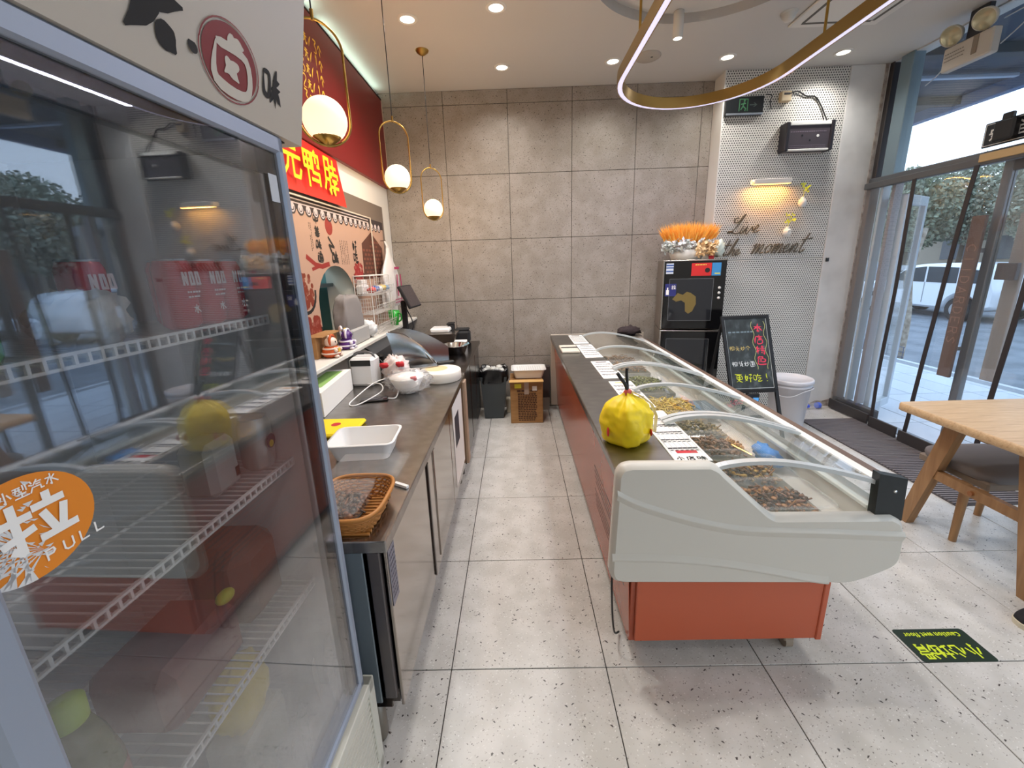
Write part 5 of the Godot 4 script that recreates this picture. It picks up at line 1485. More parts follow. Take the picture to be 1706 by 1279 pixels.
	part("bag", Mb.new().grid(func(u: float, v: float) -> Vector3:
		var a := TAU * u
		var prof := [0.0, 0.066, 0.080, 0.090, 0.092, 0.088, 0.074, 0.050, 0.020, 0.008]
		var hs := [0.0, 0.0, 0.012, 0.05, 0.09, 0.125, 0.155, 0.178, 0.196, 0.212]
		var k := v * 9.0
		var i := mini(int(k), 8)
		var r := lerpf(prof[i], prof[i + 1], k - i)
		var y := lerpf(hs[i], hs[i + 1], k - i)
		var pleat := sin(a * 7.0 + 1.3) * 0.5 + sin(a * 11.0) * 0.5
		var kk := smoothstep(0.45, 0.85, v) * 0.16
		var d := absf(fold.get_noise_3d(cos(a) * 0.1, y * 0.9, sin(a) * 0.1)) * 0.22
		var sq := 1.0 + 0.10 * cos(a * 4.0)
		r *= sq * (1.0 + pleat * kk - d + 0.06)
		return V(0.43 + cos(a) * r * 1.03, 0.809 + y, -1.555 + sin(a) * r * 1.03), 72, 36, true), mat(rgb(236, 208, 18), 0.38), yb)
	for q in [[0.3465, 0.868, -1.512, 0.017], [0.3465, 0.885, -1.530, 0.012], [0.348, 0.850, -1.530, 0.011], [0.516, 0.862, -1.508, 0.012]]:
		part("flower_print", Mb.new().ball(V(q[0], q[1], q[2]), V(0.004, q[3] * 1.2, q[3]), 12, 8), mat(rgb(196, 40, 34), 0.5), yb)
	var kn := Mb.new()
	kn.tube(smoothed([V(0.43, 1.018, -1.555), V(0.418, 1.05, -1.55), V(0.40, 1.075, -1.548), V(0.385, 1.098, -1.545)], 5), 0.007, 7)
	kn.tube(smoothed([V(0.43, 1.018, -1.555), V(0.428, 1.06, -1.56), V(0.424, 1.09, -1.558), V(0.424, 1.115, -1.556)], 5), 0.006, 7)
	part("black_tie", kn, M.black, yb)
	part("knot", Mb.new().grid(crumpled(V(0.43, 1.015, -1.555), V(0.016, 0.016, 0.016), 3, 0.3), 14, 8), mat(rgb(214, 96, 88), 0.5), yb)
	part("white_strap", Mb.new().grid(func(u: float, v: float) -> Vector3:
		var line := [V(0.435, 1.02, -1.55), V(0.48, 0.995, -1.56), V(0.53, 0.955, -1.575), V(0.555, 0.90, -1.58), V(0.55, 0.83, -1.575)]
		var k := u * 4.0
		var i := mini(int(k), 3)
		return line[i].lerp(line[i + 1], k - i) + V(0.006 * v, 0.006 * v, 0.022 * (v - 0.5)), 16, 2), M.plastic, yb)
	# phone-like dark lead under the case side and blue reflections' sources
	one("power_cord", Mb.new().tube(smoothed([V(0.375, 0.38, -1.42), V(0.345, 0.35, -1.36), V(0.34, 0.22, -1.33), V(0.355, 0.08, -1.34), V(0.39, 0.012, -1.40)], 8), 0.004, 7), M.black, "black power cord hanging beside the white end panel", "cable")
	var cl := one("blue_cloth", Mb.new().grid(crumpled(V(1.17, 0.606, -1.80), V(0.045, 0.04, 0.10), 15, 0.4), 18, 10), mat(rgb(60, 130, 200), 0.7), "crumpled blue cloth inside the display by the front glass", "cloth")
	var tb := one("dark_tablet", Mb.new().hexa([V(1.06, 0.62, -2.52), V(1.20, 0.62, -2.52), V(1.20, 0.62, -2.30), V(1.06, 0.62, -2.30)], [V(1.06, 0.632, -2.52), V(1.20, 0.632, -2.52), V(1.20, 0.632, -2.30), V(1.06, 0.632, -2.30)]), mat(rgb(96, 112, 122), 0.1, 0.3), "dark grey flat tray lid inside the display near the front rail", "lid")

func aisle_things() -> void:
	var b := thing("trash_bin", "dark grey waste bin with a black liner and white rubbish by the back wall", "bin", V(-0.265, 0, -4.02))
	part("body", Mb.new().hexa([V(-0.355, 0.002, -4.09), V(-0.165, 0.002, -4.09), V(-0.165, 0.002, -3.92), V(-0.355, 0.002, -3.92)], [V(-0.385, 0.44, -4.12), V(-0.12, 0.44, -4.12), V(-0.12, 0.44, -3.90), V(-0.385, 0.44, -3.90)]), mat(rgb(64, 70, 72), 0.5), b)
	part("liner", Mb.new().grid(func(u: float, v: float) -> Vector3:
		var a := TAU * u
		var c := V(cos(a), 0, sin(a))
		var sx := signf(c.x) * pow(absf(c.x), 0.5)
		var sz := signf(c.z) * pow(absf(c.z), 0.5)
		var k := [[0.98, 0.37], [1.08, 0.40], [1.10, 0.46], [1.06, 0.515], [0.9, 0.50], [0.8, 0.44]]
		var f := v * 5.0
		var i := mini(int(f), 4)
		var s := lerpf(k[i][0], k[i + 1][0], f - i) * (1.0 + 0.04 * sin(a * 9.0 + v * 8.0))
		var y := lerpf(k[i][1], k[i + 1][1], f - i) + 0.012 * sin(a * 5.0)
		return V(-0.2525 + sx * 0.133 * s, y, -4.01 + sz * 0.112 * s), 48, 15, true), mat(rgb(18, 18, 20), 0.25), b)
	for i in 7:
		one("crumpled_tissue", Mb.new().grid(crumpled(V(-0.34 + 0.028 * i, 0.485 + 0.02 * (i % 2), -3.99 - 0.03 * (i % 3)), V(0.032, 0.026, 0.032), 80 + i, 0.4), 14, 9), mat(rgb(206, 206, 200), 0.6), "crumpled white rubbish on top of the waste bin", "rubbish", "white rubbish in the waste bin")
	var c := thing("cardboard_carton", "tall brown cardboard carton with printed panel beside the waste bin", "box", V(0.07, 0, -3.9))
	part("body", Mb.new().box(V(-0.088, 0.002, -4.05), V(0.228, 0.44, -3.77), 0.004), M.card, c)
	part("flap", Mb.new().box(V(-0.095, 0.438, -3.775), V(0.232, 0.444, -3.70), 0.001), mat(rgb(196, 158, 98), 0.8), c)
	var pr := Mb.new()
	pr.ribbon([V(-0.01, 0.31, -3.7665), V(0.16, 0.31, -3.7665)], 0.004, V(0, 0, 1))
	fine_print(pr, V(-0.015, 0.335, -3.7665), Vector3.RIGHT, Vector3.DOWN, 0.19, 1, 0.02, 0.018, rng, 0.3)
	fine_print(pr, V(-0.01, 0.30, -3.7665), Vector3.RIGHT, Vector3.DOWN, 0.175, 15, 0.0175, 0.0105, rng, 0.5)
	fine_print(pr, V(-0.005, 0.035, -3.7665), Vector3.RIGHT, Vector3.DOWN, 0.15, 1, 0.02, 0.01, rng, 0.3)
	part("print", pr, mat(rgb(74, 44, 28), 0.7), c)
	part("tape", Mb.new().box(V(0.048, 0.30, -3.7685), V(0.092, 0.442, -3.766)), mat(rgb(176, 156, 140), 0.3), c)
	part("yellow_sticker", Mb.new().box(V(-0.045, 0.362, -3.7685), V(0.02, 0.405, -3.766)), mat(rgb(228, 220, 40), 0.5), c)
	part("torn_label", Mb.new().box(V(0.125, 0.335, -3.7685), V(0.17, 0.38, -3.766)), M.paper, c)
	var tr := tray("plastic_tub", "translucent white plastic tub lying on the cardboard carton", V(0.095, 0.446, -3.90), 0.32, 0.22, 0.085, mat(rgb(224, 224, 222), 0.25), 0.0)
	var sl := Mb.new()
	for i in 11: sl.bar(V(-0.11 + 0.022 * i, 0.08, -0.09), V(-0.10 + 0.022 * i, 0.062, 0.06), 0.008, 0.003)
	part("insert_slats", sl, M.clear, tr)
	one("small_box", Mb.new().box(V(-0.14, 0.45, -4.16), V(0.02, 0.60, -4.07), 0.004), mat(rgb(198, 188, 168), 0.7), "pale carton standing against the tiles behind the plastic tub", "box").position.y = -0.45 + 0.002
	var tube := thing("steel_pipe_leg", "dark square cabinet end with pale foot between carton and display", "cabinet", V(0.30, 0, -4.15))
	part("panel", Mb.new().box(V(0.235, 0.14, -4.20), V(0.325, 0.48, -4.13), 0.003), mat(rgb(70, 62, 62), 0.5), tube)
	part("foot", Mb.new().box(V(0.24, 0.0, -4.19), V(0.32, 0.14, -4.14), 0.003), mat(rgb(168, 164, 158), 0.4), tube)

func corner_things() -> void:
	# two stacked steamers
	var o := thing("oven_stack", "two stacked black-glass ovens with steel sides beside the perforated panel", "oven", V(1.32, 0, -3.80))
	o.rotation.y = deg_to_rad(-12)
	var sd := mat(rgb(142, 132, 122), 0.35, 0.8)
	part("stand", Mb.new().box(V(1.3309, 0.04, -4.1492), V(1.8449, 0.32, -3.818), 0.004), mat(rgb(60, 58, 58), 0.5), o)
	for q in [V(1.3692, 0, -3.8468), V(1.8066, 0, -3.8468), V(1.3692, 0, -4.1204), V(1.8066, 0, -4.1204)]:
		part("foot", Mb.new().cyl(q, q + V(0, 0.045, 0), 0.02), M.black, o)
	for k in 2:
		var y0: float = [0.30, 0.894][k]
		var y1: float = [0.886, 1.511][k]
		part("body", Mb.new().box(V(1.32, y0, -4.1564), V(1.8503, y1, -3.8), 0.004), sd, o)
		var dr := part("door", Mb.new().box(V(1.3386, y0 + 0.008, -3.8), V(1.846, y1 - 0.012, -3.7748), 0.003), mat(rgb(15, 15, 17), 0.1), o)
		part("trim", Mb.new().box(V(1.3211, y0, -3.8), V(1.3375, y1, -3.7727), 0.003), M.steel, o)
		part("trim", Mb.new().box(V(1.3211, y1 - 0.011, -3.8), V(1.8503, y1, -3.7705), 0.003), M.steel, o)
		var wx0 := 1.386
		var wy0 := y0 + 0.085
		var wy1 := y1 - 0.165 if k == 1 else y1 - 0.08
		part("window", Mb.new().box(V(wx0, wy0, -3.7754), V(1.7465, wy1, -3.7732)), mat(rgb(44, 46, 50), 0.04, 0.2), dr)
		part("window_frame", Mb.new().box(V(wx0, wy1, -3.7754), V(1.7497, wy1 + 0.004, -3.7727)).box(V(wx0, wy0 - 0.004, -3.7754), V(1.7497, wy0, -3.7727)).box(V(wx0 - 0.004, wy0, -3.7754), V(wx0, wy1, -3.7727)).box(V(1.7465, wy0, -3.7754), V(1.7508, wy1, -3.7727)), mat(rgb(110, 112, 116), 0.3, 0.5), dr)
		if k == 1:
			for i in 3:
				part("knob", Mb.new().lathe([Vector2(0.012, 0.0), Vector2(0.011, 0.01), Vector2(0.0, 0.011)], 14, V(1.8011, 1.266 - 0.044 * i, -3.7743), V(0, 0, 1)), mat(rgb(212, 210, 206), 0.4), dr)
			part("pattern", Mb.new().prism(PackedVector2Array([Vector2(1.4129, 1.1697), Vector2(1.4567, 1.2244), Vector2(1.5004, 1.208), Vector2(1.5332, 1.2354), Vector2(1.566, 1.2244), Vector2(1.6098, 1.1916), Vector2(1.6152, 1.126), Vector2(1.5879, 1.0604), Vector2(1.5551, 1.0385), Vector2(1.5278, 1.0604), Vector2(1.5223, 1.1369), Vector2(1.4895, 1.1588), Vector2(1.4458, 1.1479)]), V(0.0023, 0, -3.7731), Vector3.RIGHT, Vector3.UP, 0.0006), mat(rgb(118, 100, 52), 0.4), dr)
		else:
			part("rack_bar", Mb.new().cyl(V(1.3911, 0.5574, -3.7716), V(1.6426, 0.5574, -3.7716), 0.003), mat(rgb(150, 146, 140), 0.3, 0.6), dr)
	var stick := [[1.5606, 1.7246, 1.372, 1.4814, rgb(206, 40, 40), "red_sticker"], [1.7279, 1.8011, 1.372, 1.4814, rgb(60, 140, 200), "blue_sticker"], [1.3495, 1.4108, 1.3939, 1.4847, rgb(206, 212, 222), "energy_label"], [1.3495, 1.4436, 1.1971, 1.3064, rgb(40, 44, 112), "pull_sticker"]]
	for s in stick:
		part(s[5], Mb.new().box(V(s[0], s[2], -3.7748), V(s[1], s[3], -3.7729)), mat(s[4], 0.5), o)
	part("lettering", write(Mb.new(), "拉", V(1.4042, 1.2922, -3.7721), Vector3.RIGHT, Vector3.DOWN, 0.034, 0.0045), M.paper, o)
	part("lettering", Mb.new().box(V(1.3583, 1.208, -3.7729), V(1.3823, 1.2518, -3.7721)).box(V(1.3648, 1.2518, -3.7729), V(1.3758, 1.2736, -3.7721)), M.paper, o)
	var lg := Mb.new()
	for y in [1.468, 1.446, 1.416]: lg.ribbon([V(1.3539, y, -3.7724), V(1.4064, y, -3.7724)], 0.011, V(0, 0, 1))
	part("print", lg, mat(rgb(50, 84, 150), 0.5), o)
	part("print", disc(Mb.new(), V(1.6918, 1.4191, -3.7723), Vector3.RIGHT, Vector3.UP, 0.021, 18), M.ink, o)
	part("print", Mb.new().box(V(1.7519, 1.3852, -3.7729), V(1.7957, 1.395, -3.7722)), mat(rgb(226, 214, 90), 0.5), o)
	part("lettering", fine_print(Mb.new(), V(1.5934, 1.4672, -3.7723), Vector3.RIGHT, Vector3.DOWN, 0.085, 1, 0.02, 0.009, rng, 0.3), mat(rgb(240, 200, 90), 0.5), o)
	# flower arrangement on top
	var f := thing("flower_arrangement", "orange plume grass bouquet ringed with white and cream silk flowers on the ovens", "flowers", V(1.585, 1.514, -3.95))
	part("pot", Mb.new().lathe([Vector2(0.0, 1.514), Vector2(0.13, 1.514), Vector2(0.16, 1.60), Vector2(0.0, 1.60)], 20, V(1.585, 0, -3.95)), M.pale, f)
	var r := RandomNumberGenerator.new()
	r.seed = 12
	for k in 3:
		var pl := Mb.new()
		pl.flat()
		for i in 900:
			var a := r.randf() * TAU
			var q := sqrt(r.randf())
			var base := V(1.60 + cos(a) * q * 0.22, 1.66 + r.randf() * 0.06, -3.95 + sin(a) * q * 0.10)
			var tip := base + V(cos(a) * q * 0.07 + r.randf_range(-0.02, 0.02), r.randf_range(0.10, 0.17) * (1.0 - 0.25 * q), r.randf_range(-0.04, 0.04) + sin(a) * q * 0.03)
			var s := V(r.randf_range(-1, 1), 0, r.randf_range(-1, 1)).normalized() * 0.0035
			pl.tri(base - s, base + s, tip)
		part("plumes", pl, mat([rgb(254, 184, 72), rgb(248, 160, 48), rgb(255, 204, 100)][k], 0.8), f).set_meta("kind", "stuff")
	for k in 3:
		var fl := Mb.new()
		fl.smooth(0xFFFFFFFF)
		for i in 46:
			var a := r.randf_range(-0.5, PI + 0.5)
			var c := V(1.60 - cos(a) * r.randf_range(0.17, 0.25), r.randf_range(1.59, 1.68), -3.95 + absf(sin(a)) * r.randf_range(0.10, 0.18))
			if k == 1: c = V(1.70 + r.randf_range(-0.09, 0.09), r.randf_range(1.55, 1.66), -3.80 + r.randf_range(-0.02, 0.03))
			for p in 5:
				var d := Vector3(r.randf_range(-1, 1), r.randf_range(-0.7, 0.7), r.randf_range(-0.2, 1)).normalized()
				var e := d.cross(Vector3(r.randf_range(-1, 1), r.randf_range(-1, 1), r.randf_range(-1, 1))).normalized()
				fl.quad(c, c + d * 0.022 + e * 0.014, c + d * 0.042, c + d * 0.022 - e * 0.014)
		part("petals", fl, mat([rgb(222, 224, 226), rgb(236, 206, 160), rgb(206, 210, 204)][k], 0.7), f).set_meta("kind", "stuff")
	one("red_tag", Mb.new().box(V(1.72, 1.5125, -3.79), V(1.765, 1.545, -3.78), 0.002), M.tag_red, "small red tag standing on the oven top under the flowers", "tag")
	one("clear_wrap", Mb.new().grid(crumpled(V(1.82, 1.60, -3.84), V(0.06, 0.07, 0.04), 9, 0.4), 16, 10), mat(rgb(206, 216, 204), 0.5), "pale green crumpled wrap at the right end of the flowers", "wrap")
	one("dark_cloth", Mb.new().grid(crumpled(V(1.10, 0.85, -4.03), V(0.12, 0.045, 0.06), 41, 0.4), 22, 12), mat(rgb(48, 36, 38), 0.8), "dark crumpled cloth bundle at the back corner between display and ovens", "cloth").position.y = 0.0
	var hb := one("handle_block", Mb.new().box(V(0.98, 0.80, -4.11), V(1.22, 0.806, -3.96), 0.003), M.steel_dark, "dark shelf piece under the cloth bundle at the back of the display", "shelf")
	# exit sign
	var ex := thing("exit_sign", "unlit black exit sign with a green running figure on the perforated panel", "exit sign", V(2.02, 2.72, ZP))
	part("body", Mb.new().box(V(1.862, 2.722, ZP), V(2.19, 2.868, ZP + 0.035), 0.004), mat(rgb(24, 26, 28), 0.35), ex)
	part("lower_rail", Mb.new().box(V(1.868, 2.722, ZP + 0.02), V(2.185, 2.738, ZP + 0.042), 0.003), M.alu, ex)
	var ef := Mb.new()
	var zf := ZP + 0.0358
	for q in [[V(2.05, 2.845, zf), V(1.98, 2.845, zf)], [V(1.98, 2.845, zf), V(1.98, 2.755, zf)], [V(2.05, 2.845, zf), V(2.05, 2.755, zf)]]: ef.ribbon(q, 0.007, V(0, 0, 1))
	for q in [[V(2.02, 2.822, zf), V(2.01, 2.79, zf)], [V(2.03, 2.812, zf), V(1.995, 2.806, zf)], [V(2.012, 2.79, zf), V(2.035, 2.772, zf), V(2.03, 2.756, zf)], [V(2.01, 2.79, zf), V(1.995, 2.765, zf)]]: ef.ribbon(q, 0.009, V(0, 0, 1))
	disc(ef, V(2.022, 2.834, zf), Vector3.RIGHT, Vector3.UP, 0.009, 10)
	part("running_figure", ef, mat(rgb(70, 120, 84), 0.5), ex)
	var ea := Mb.new()
	ea.ribbon([V(2.07, 2.80, zf), V(2.125, 2.80, zf)], 0.008, V(0, 0, 1))
	ea.ribbon([V(2.105, 2.815, zf), V(2.128, 2.80, zf), V(2.105, 2.785, zf)], 0.007, V(0, 0, 1))
	part("arrow", ea, mat(rgb(74, 84, 80), 0.5), ex)
	var jb := thing("junction_box", "small cream junction box above the control panel", "junction box", V(2.375, 2.855, ZP))
	part("box", Mb.new().box(V(2.33, 2.815, ZP), V(2.418, 2.895, ZP + 0.045), 0.005), mat(rgb(206, 186, 150), 0.5), jb)
	part("knockout", Mb.new().box(V(2.35, 2.865, ZP + 0.044), V(2.40, 2.88, ZP + 0.047)), M.black, jb)
	one("wall_cable", Mb.new().tube(smoothed([V(2.40, 2.872, ZP + 0.045), V(2.48, 2.895, ZP + 0.02), V(2.56, 2.86, ZP + 0.012), V(2.64, 2.85, ZP + 0.012), V(2.70, 2.78, ZP + 0.012), V(2.74, 2.70, ZP + 0.02), V(2.76, 2.63, ZP + 0.05)], 8), 0.006, 7), M.black, "loose black cable running from junction box down to the control panel", "cable")
	one("loose_wire", Mb.new().tube(smoothed([V(2.22, 2.885, ZP + 0.01), V(2.26, 2.87, ZP + 0.02), V(2.255, 2.83, ZP + 0.012), V(2.272, 2.77, ZP + 0.008)], 8), 0.004, 6), M.black, "short loose wire end beside the exit sign", "cable")
	var ct := thing("control_panel", "dark emergency lighting control panel below the junction box", "control panel", V(2.57, 2.4, ZP))
	part("body", Mb.new().box(V(2.375, 2.41, ZP), V(2.78, 2.635, ZP + 0.09), 0.006), mat(rgb(70, 62, 68), 0.4), ct)
	part("end_cap", Mb.new().box(V(2.37, 2.405, ZP), V(2.405, 2.64, ZP + 0.105), 0.008), mat(rgb(34, 30, 36), 0.4), ct)
	part("end_cap", Mb.new().box(V(2.755, 2.405, ZP), V(2.79, 2.645, ZP + 0.105), 0.008), mat(rgb(34, 30, 36), 0.4), ct)
	part("top_label", Mb.new().box(V(2.405, 2.61, ZP + 0.075), V(2.755, 2.637, ZP + 0.10), 0.003), M.pale, ct)
	part("lower_rail", Mb.new().box(V(2.405, 2.408, ZP + 0.075), V(2.755, 2.422, ZP + 0.10), 0.003), M.pale, ct)
	var cp := Mb.new()
	fine_print(cp, V(2.42, 2.56, ZP + 0.091), Vector3.RIGHT, Vector3.DOWN, 0.30, 1, 0.02, 0.008, rng)
	fine_print(cp, V(2.42, 2.45, ZP + 0.091), Vector3.RIGHT, Vector3.DOWN, 0.31, 2, 0.014, 0.005, rng)
	part("print", cp, mat(rgb(112, 100, 112), 0.6), ct)
	for q in [[2.655, 2.525, 0.012], [2.52, 2.53, 0.008], [2.59, 2.49, 0.007]]:
		part("button", disc(Mb.new(), V(q[0], q[1], ZP + 0.0915), Vector3.RIGHT, Vector3.UP, q[2], 12), M.pale if q[2] > 0.01 else M.black, ct)
	# warm wall lamp
	var wl := thing("wall_lamp", "slim cream wall lamp throwing warm light down the perforated panel", "wall lamp", V(2.32, 2.17, ZP))
	part("housing", Mb.new().box(V(2.155, 2.15, ZP + 0.045), V(2.48, 2.192, ZP + 0.095), 0.004), mat(rgb(214, 206, 196), 0.5), wl)
	part("back_plate", Mb.new().box(V(2.20, 2.155, ZP), V(2.44, 2.187, ZP + 0.045), 0.003), mat(rgb(214, 206, 196), 0.5), wl)
	part("diffuser", Mb.new().box(V(2.16, 2.146, ZP + 0.048), V(2.475, 2.1505, ZP + 0.092)), glow(Color(1.0, 0.74, 0.34), 1.8), wl)
	part("end_glow", Mb.new().cyl(V(2.14, 2.17, ZP + 0.06), V(2.156, 2.17, ZP + 0.06), 0.02), glow(Color(1.0, 0.72, 0.25), 1.0), wl)
	area(V(2.32, 2.142, ZP + 0.07), V(2.32, 1.0, ZP + 0.04), Color(1.0, 0.70, 0.32), 0.24, Vector2(0.31, 0.04))
	# script lettering
	var sc := thing("script_lettering", "dark bronze script lettering reading Live the moment on the panel", "lettering", V(2.35, 1.6, ZP))
	var bronze := mat(rgb(92, 82, 66), 0.4, 0.5)
	var zz := ZP + 0.014
	var word := func(lines: Array, ox: float, oy: float, s: float) -> Mb:
		var mb := Mb.new()
		for ln in lines:
			var pp := []
			for q in ln: pp.append(V(ox + q[0] * s + q[1] * s * 0.35, oy + q[1] * s, zz))
			mb.tube(smoothed(pp, 5), 0.0052, 7)
		return mb
	part("word_live", word.call([[[0.5, 1.5], [0.2, 1.35], [0.35, 1.05], [0.75, 1.15], [0.9, 1.6], [1.1, 1.8], [0.95, 1.3], [0.6, 0.5], [0.25, 0.1], [0.0, 0.15], [0.3, 0.2], [0.8, 0.0], [1.2, 0.1]], [[1.35, 0.7], [1.25, 0.15], [1.4, 0.0], [1.7, 0.5], [1.75, 0.7], [1.8, 0.1], [2.0, 0.0], [2.25, 0.6], [2.4, 0.3], [2.6, 0.35], [2.85, 0.6], [2.7, 0.75], [2.55, 0.4], [2.7, 0.05], [3.1, 0.25]], [[1.5, 1.0], [1.53, 1.04]]], 1.985, 1.735, 0.094), bronze, sc)
	part("word_the", word.call([[[0.2, 1.5], [0.1, 0.4], [0.2, 0.0], [0.45, 0.2]], [[-0.1, 1.0], [0.55, 1.05]], [[0.55, 0.0], [0.8, 1.4], [0.95, 1.6], [0.85, 1.0], [0.65, 0.1], [0.9, 0.6], [1.05, 0.5], [1.0, 0.1], [1.2, 0.05]], [[1.25, 0.3], [1.5, 0.4], [1.45, 0.65], [1.25, 0.4], [1.35, 0.05], [1.75, 0.3]]], 1.955, 1.535, 0.094), bronze, sc)
	var mm := [[[0.0, 0.55], [0.15, 0.7], [0.05, 0.0], [0.3, 0.65], [0.4, 0.55], [0.32, 0.0], [0.6, 0.65], [0.7, 0.5], [0.62, 0.05], [0.85, 0.1]], [[1.15, 0.65], [0.95, 0.4], [1.05, 0.05], [1.3, 0.2], [1.3, 0.6], [1.15, 0.65]], [[1.45, 0.55], [1.55, 0.65], [1.47, 0.0], [1.72, 0.65], [1.82, 0.55], [1.74, 0.0], [2.0, 0.65], [2.1, 0.5], [2.04, 0.05], [2.2, 0.1]],
		[[2.3, 0.3], [2.55, 0.4], [2.5, 0.65], [2.3, 0.4], [2.4, 0.05], [2.75, 0.3]], [[2.85, 0.6], [2.8, 0.0], [3.05, 0.65], [3.2, 0.5], [3.12, 0.05], [3.35, 0.15]], [[3.7, 1.35], [3.5, 0.4], [3.6, 0.0], [3.85, 0.25]], [[3.35, 0.9], [4.05, 1.0]]]
	part("word_moment", word.call(mm, 2.225, 1.545, 0.128), bronze, sc)
	# two little wall vases
	for k in 2:
		var q: Vector3 = [V(2.63, 1.99, ZP), V(2.525, 1.735, ZP)][k]
		var v := thing("wall_vase", ["white wall vase with a yellow sprig, upper of the two right of the wall lamp", "white round wall vase with a yellow sprig, lower of the two, above the lettering"][k], "vase", q, "wall vases on the perforated panel")
		part("vase", Mb.new().lathe([Vector2(0.0, -0.045), Vector2(0.022, -0.04), Vector2(0.034, -0.01), Vector2(0.03, 0.02), Vector2(0.014, 0.036), Vector2(0.018, 0.044), Vector2(0.012, 0.044), Vector2(0.0, 0.03)], 20, q + V(0, 0, 0.04)), M.pale, v)
		if k == 1: part("ring", Mb.new().tube(arc(q + V(0, -0.002, 0.074), Vector3.RIGHT, Vector3.UP, 0.017, 0, TAU * 0.98, 18), 0.004, 6), M.pale, v)
		part("hook", Mb.new().cyl(q + V(0, 0.01, 0), q + V(0, 0.01, 0.012), 0.008), M.pale, v)
		var lf := Mb.new()
		var rr := RandomNumberGenerator.new()
		rr.seed = 31 + k
		lf.tube(smoothed([q + V(0, 0.03, 0.04), q + V(0.006, 0.08, 0.04), q + V(0.02, 0.13, 0.042)], 4), 0.002, 5)
		for i in 16:
			var c := q + V(rr.randf_range(-0.03, 0.045), rr.randf_range(0.075, 0.15), 0.04 + rr.randf_range(-0.01, 0.02))
			var d := V(rr.randf_range(-1, 1), rr.randf_range(0, 1), rr.randf_range(-0.2, 0.6)).normalized()
			var e := d.cross(V(0, 0.3, 1)).normalized()
			lf.flat()
			lf.quad(c, c + d * 0.014 + e * 0.009, c + d * 0.028, c + d * 0.014 - e * 0.009)
		part("sprig", lf, mat(rgb(222, 224, 60), 0.7), v)
	easel()
	# white bucket
	var b := thing("bucket", "white lidded plastic bucket on the floor beside the chalkboard", "bucket", V(2.44, 0, -3.56))
	var bp := mat(rgb(214, 214, 220), 0.35)
	part("pail", Mb.new().lathe([Vector2(0.0, 0.002), Vector2(0.135, 0.002), Vector2(0.138, 0.006), Vector2(0.163, 0.39), Vector2(0.17, 0.392), Vector2(0.17, 0.408), Vector2(0.164, 0.41), Vector2(0.165, 0.425)], 40, V(2.44, 0, -3.56)), bp, b)
	part("lid", Mb.new().lathe([Vector2(0.174, 0.425), Vector2(0.178, 0.43), Vector2(0.178, 0.452), Vector2(0.172, 0.46), Vector2(0.16, 0.46), Vector2(0.156, 0.45), Vector2(0.0, 0.452)], 40, V(2.44, 0, -3.56)), bp, b)
	part("handle", Mb.new().tube(smoothed([V(2.268, 0.385, -3.56), V(2.285, 0.33, -3.46), V(2.36, 0.33, -3.40), V(2.45, 0.375, -3.385), V(2.54, 0.40, -3.40), V(2.61, 0.395, -3.53)], 8), 0.004, 7), bp, b)
	var wb := thing("water_bottle", "small clear bottle with blue cap and label lying by the column", "bottle", V(3.0, 0.03, -3.95))
	part("bottle", Mb.new().cyl(V(2.93, 0.034, -3.955), V(3.06, 0.034, -3.975), 0.03), M.film, wb)
	part("cap", Mb.new().cyl(V(2.905, 0.034, -3.95), V(2.93, 0.034, -3.955), 0.018), mat(rgb(60, 90, 220), 0.4), wb)
	part("label", Mb.new().cyl(V(3.02, 0.034, -3.969), V(3.05, 0.034, -3.974), 0.0305), mat(rgb(80, 110, 220), 0.4), wb)
	# ribbed door mat
	var m := thing("door_mat", "large grey ribbed entrance mat inside the glass doors", "mat", V(2.92, 0, -2.95))
	part("backing", Mb.new().box(V(2.655, 0.0, -3.67), V(3.18, 0.006, -2.25), 0.002), mat(rgb(70, 66, 68), 0.9), m)
	var rb := Mb.new()
	for i in 58: rb.box(V(2.66, 0.006, -3.665 + 0.0243 * i), V(3.175, 0.012, -3.653 + 0.0243 * i))
	part("ribs", rb, mat(rgb(120, 114, 116), 0.9), m).set_meta("kind", "stuff")

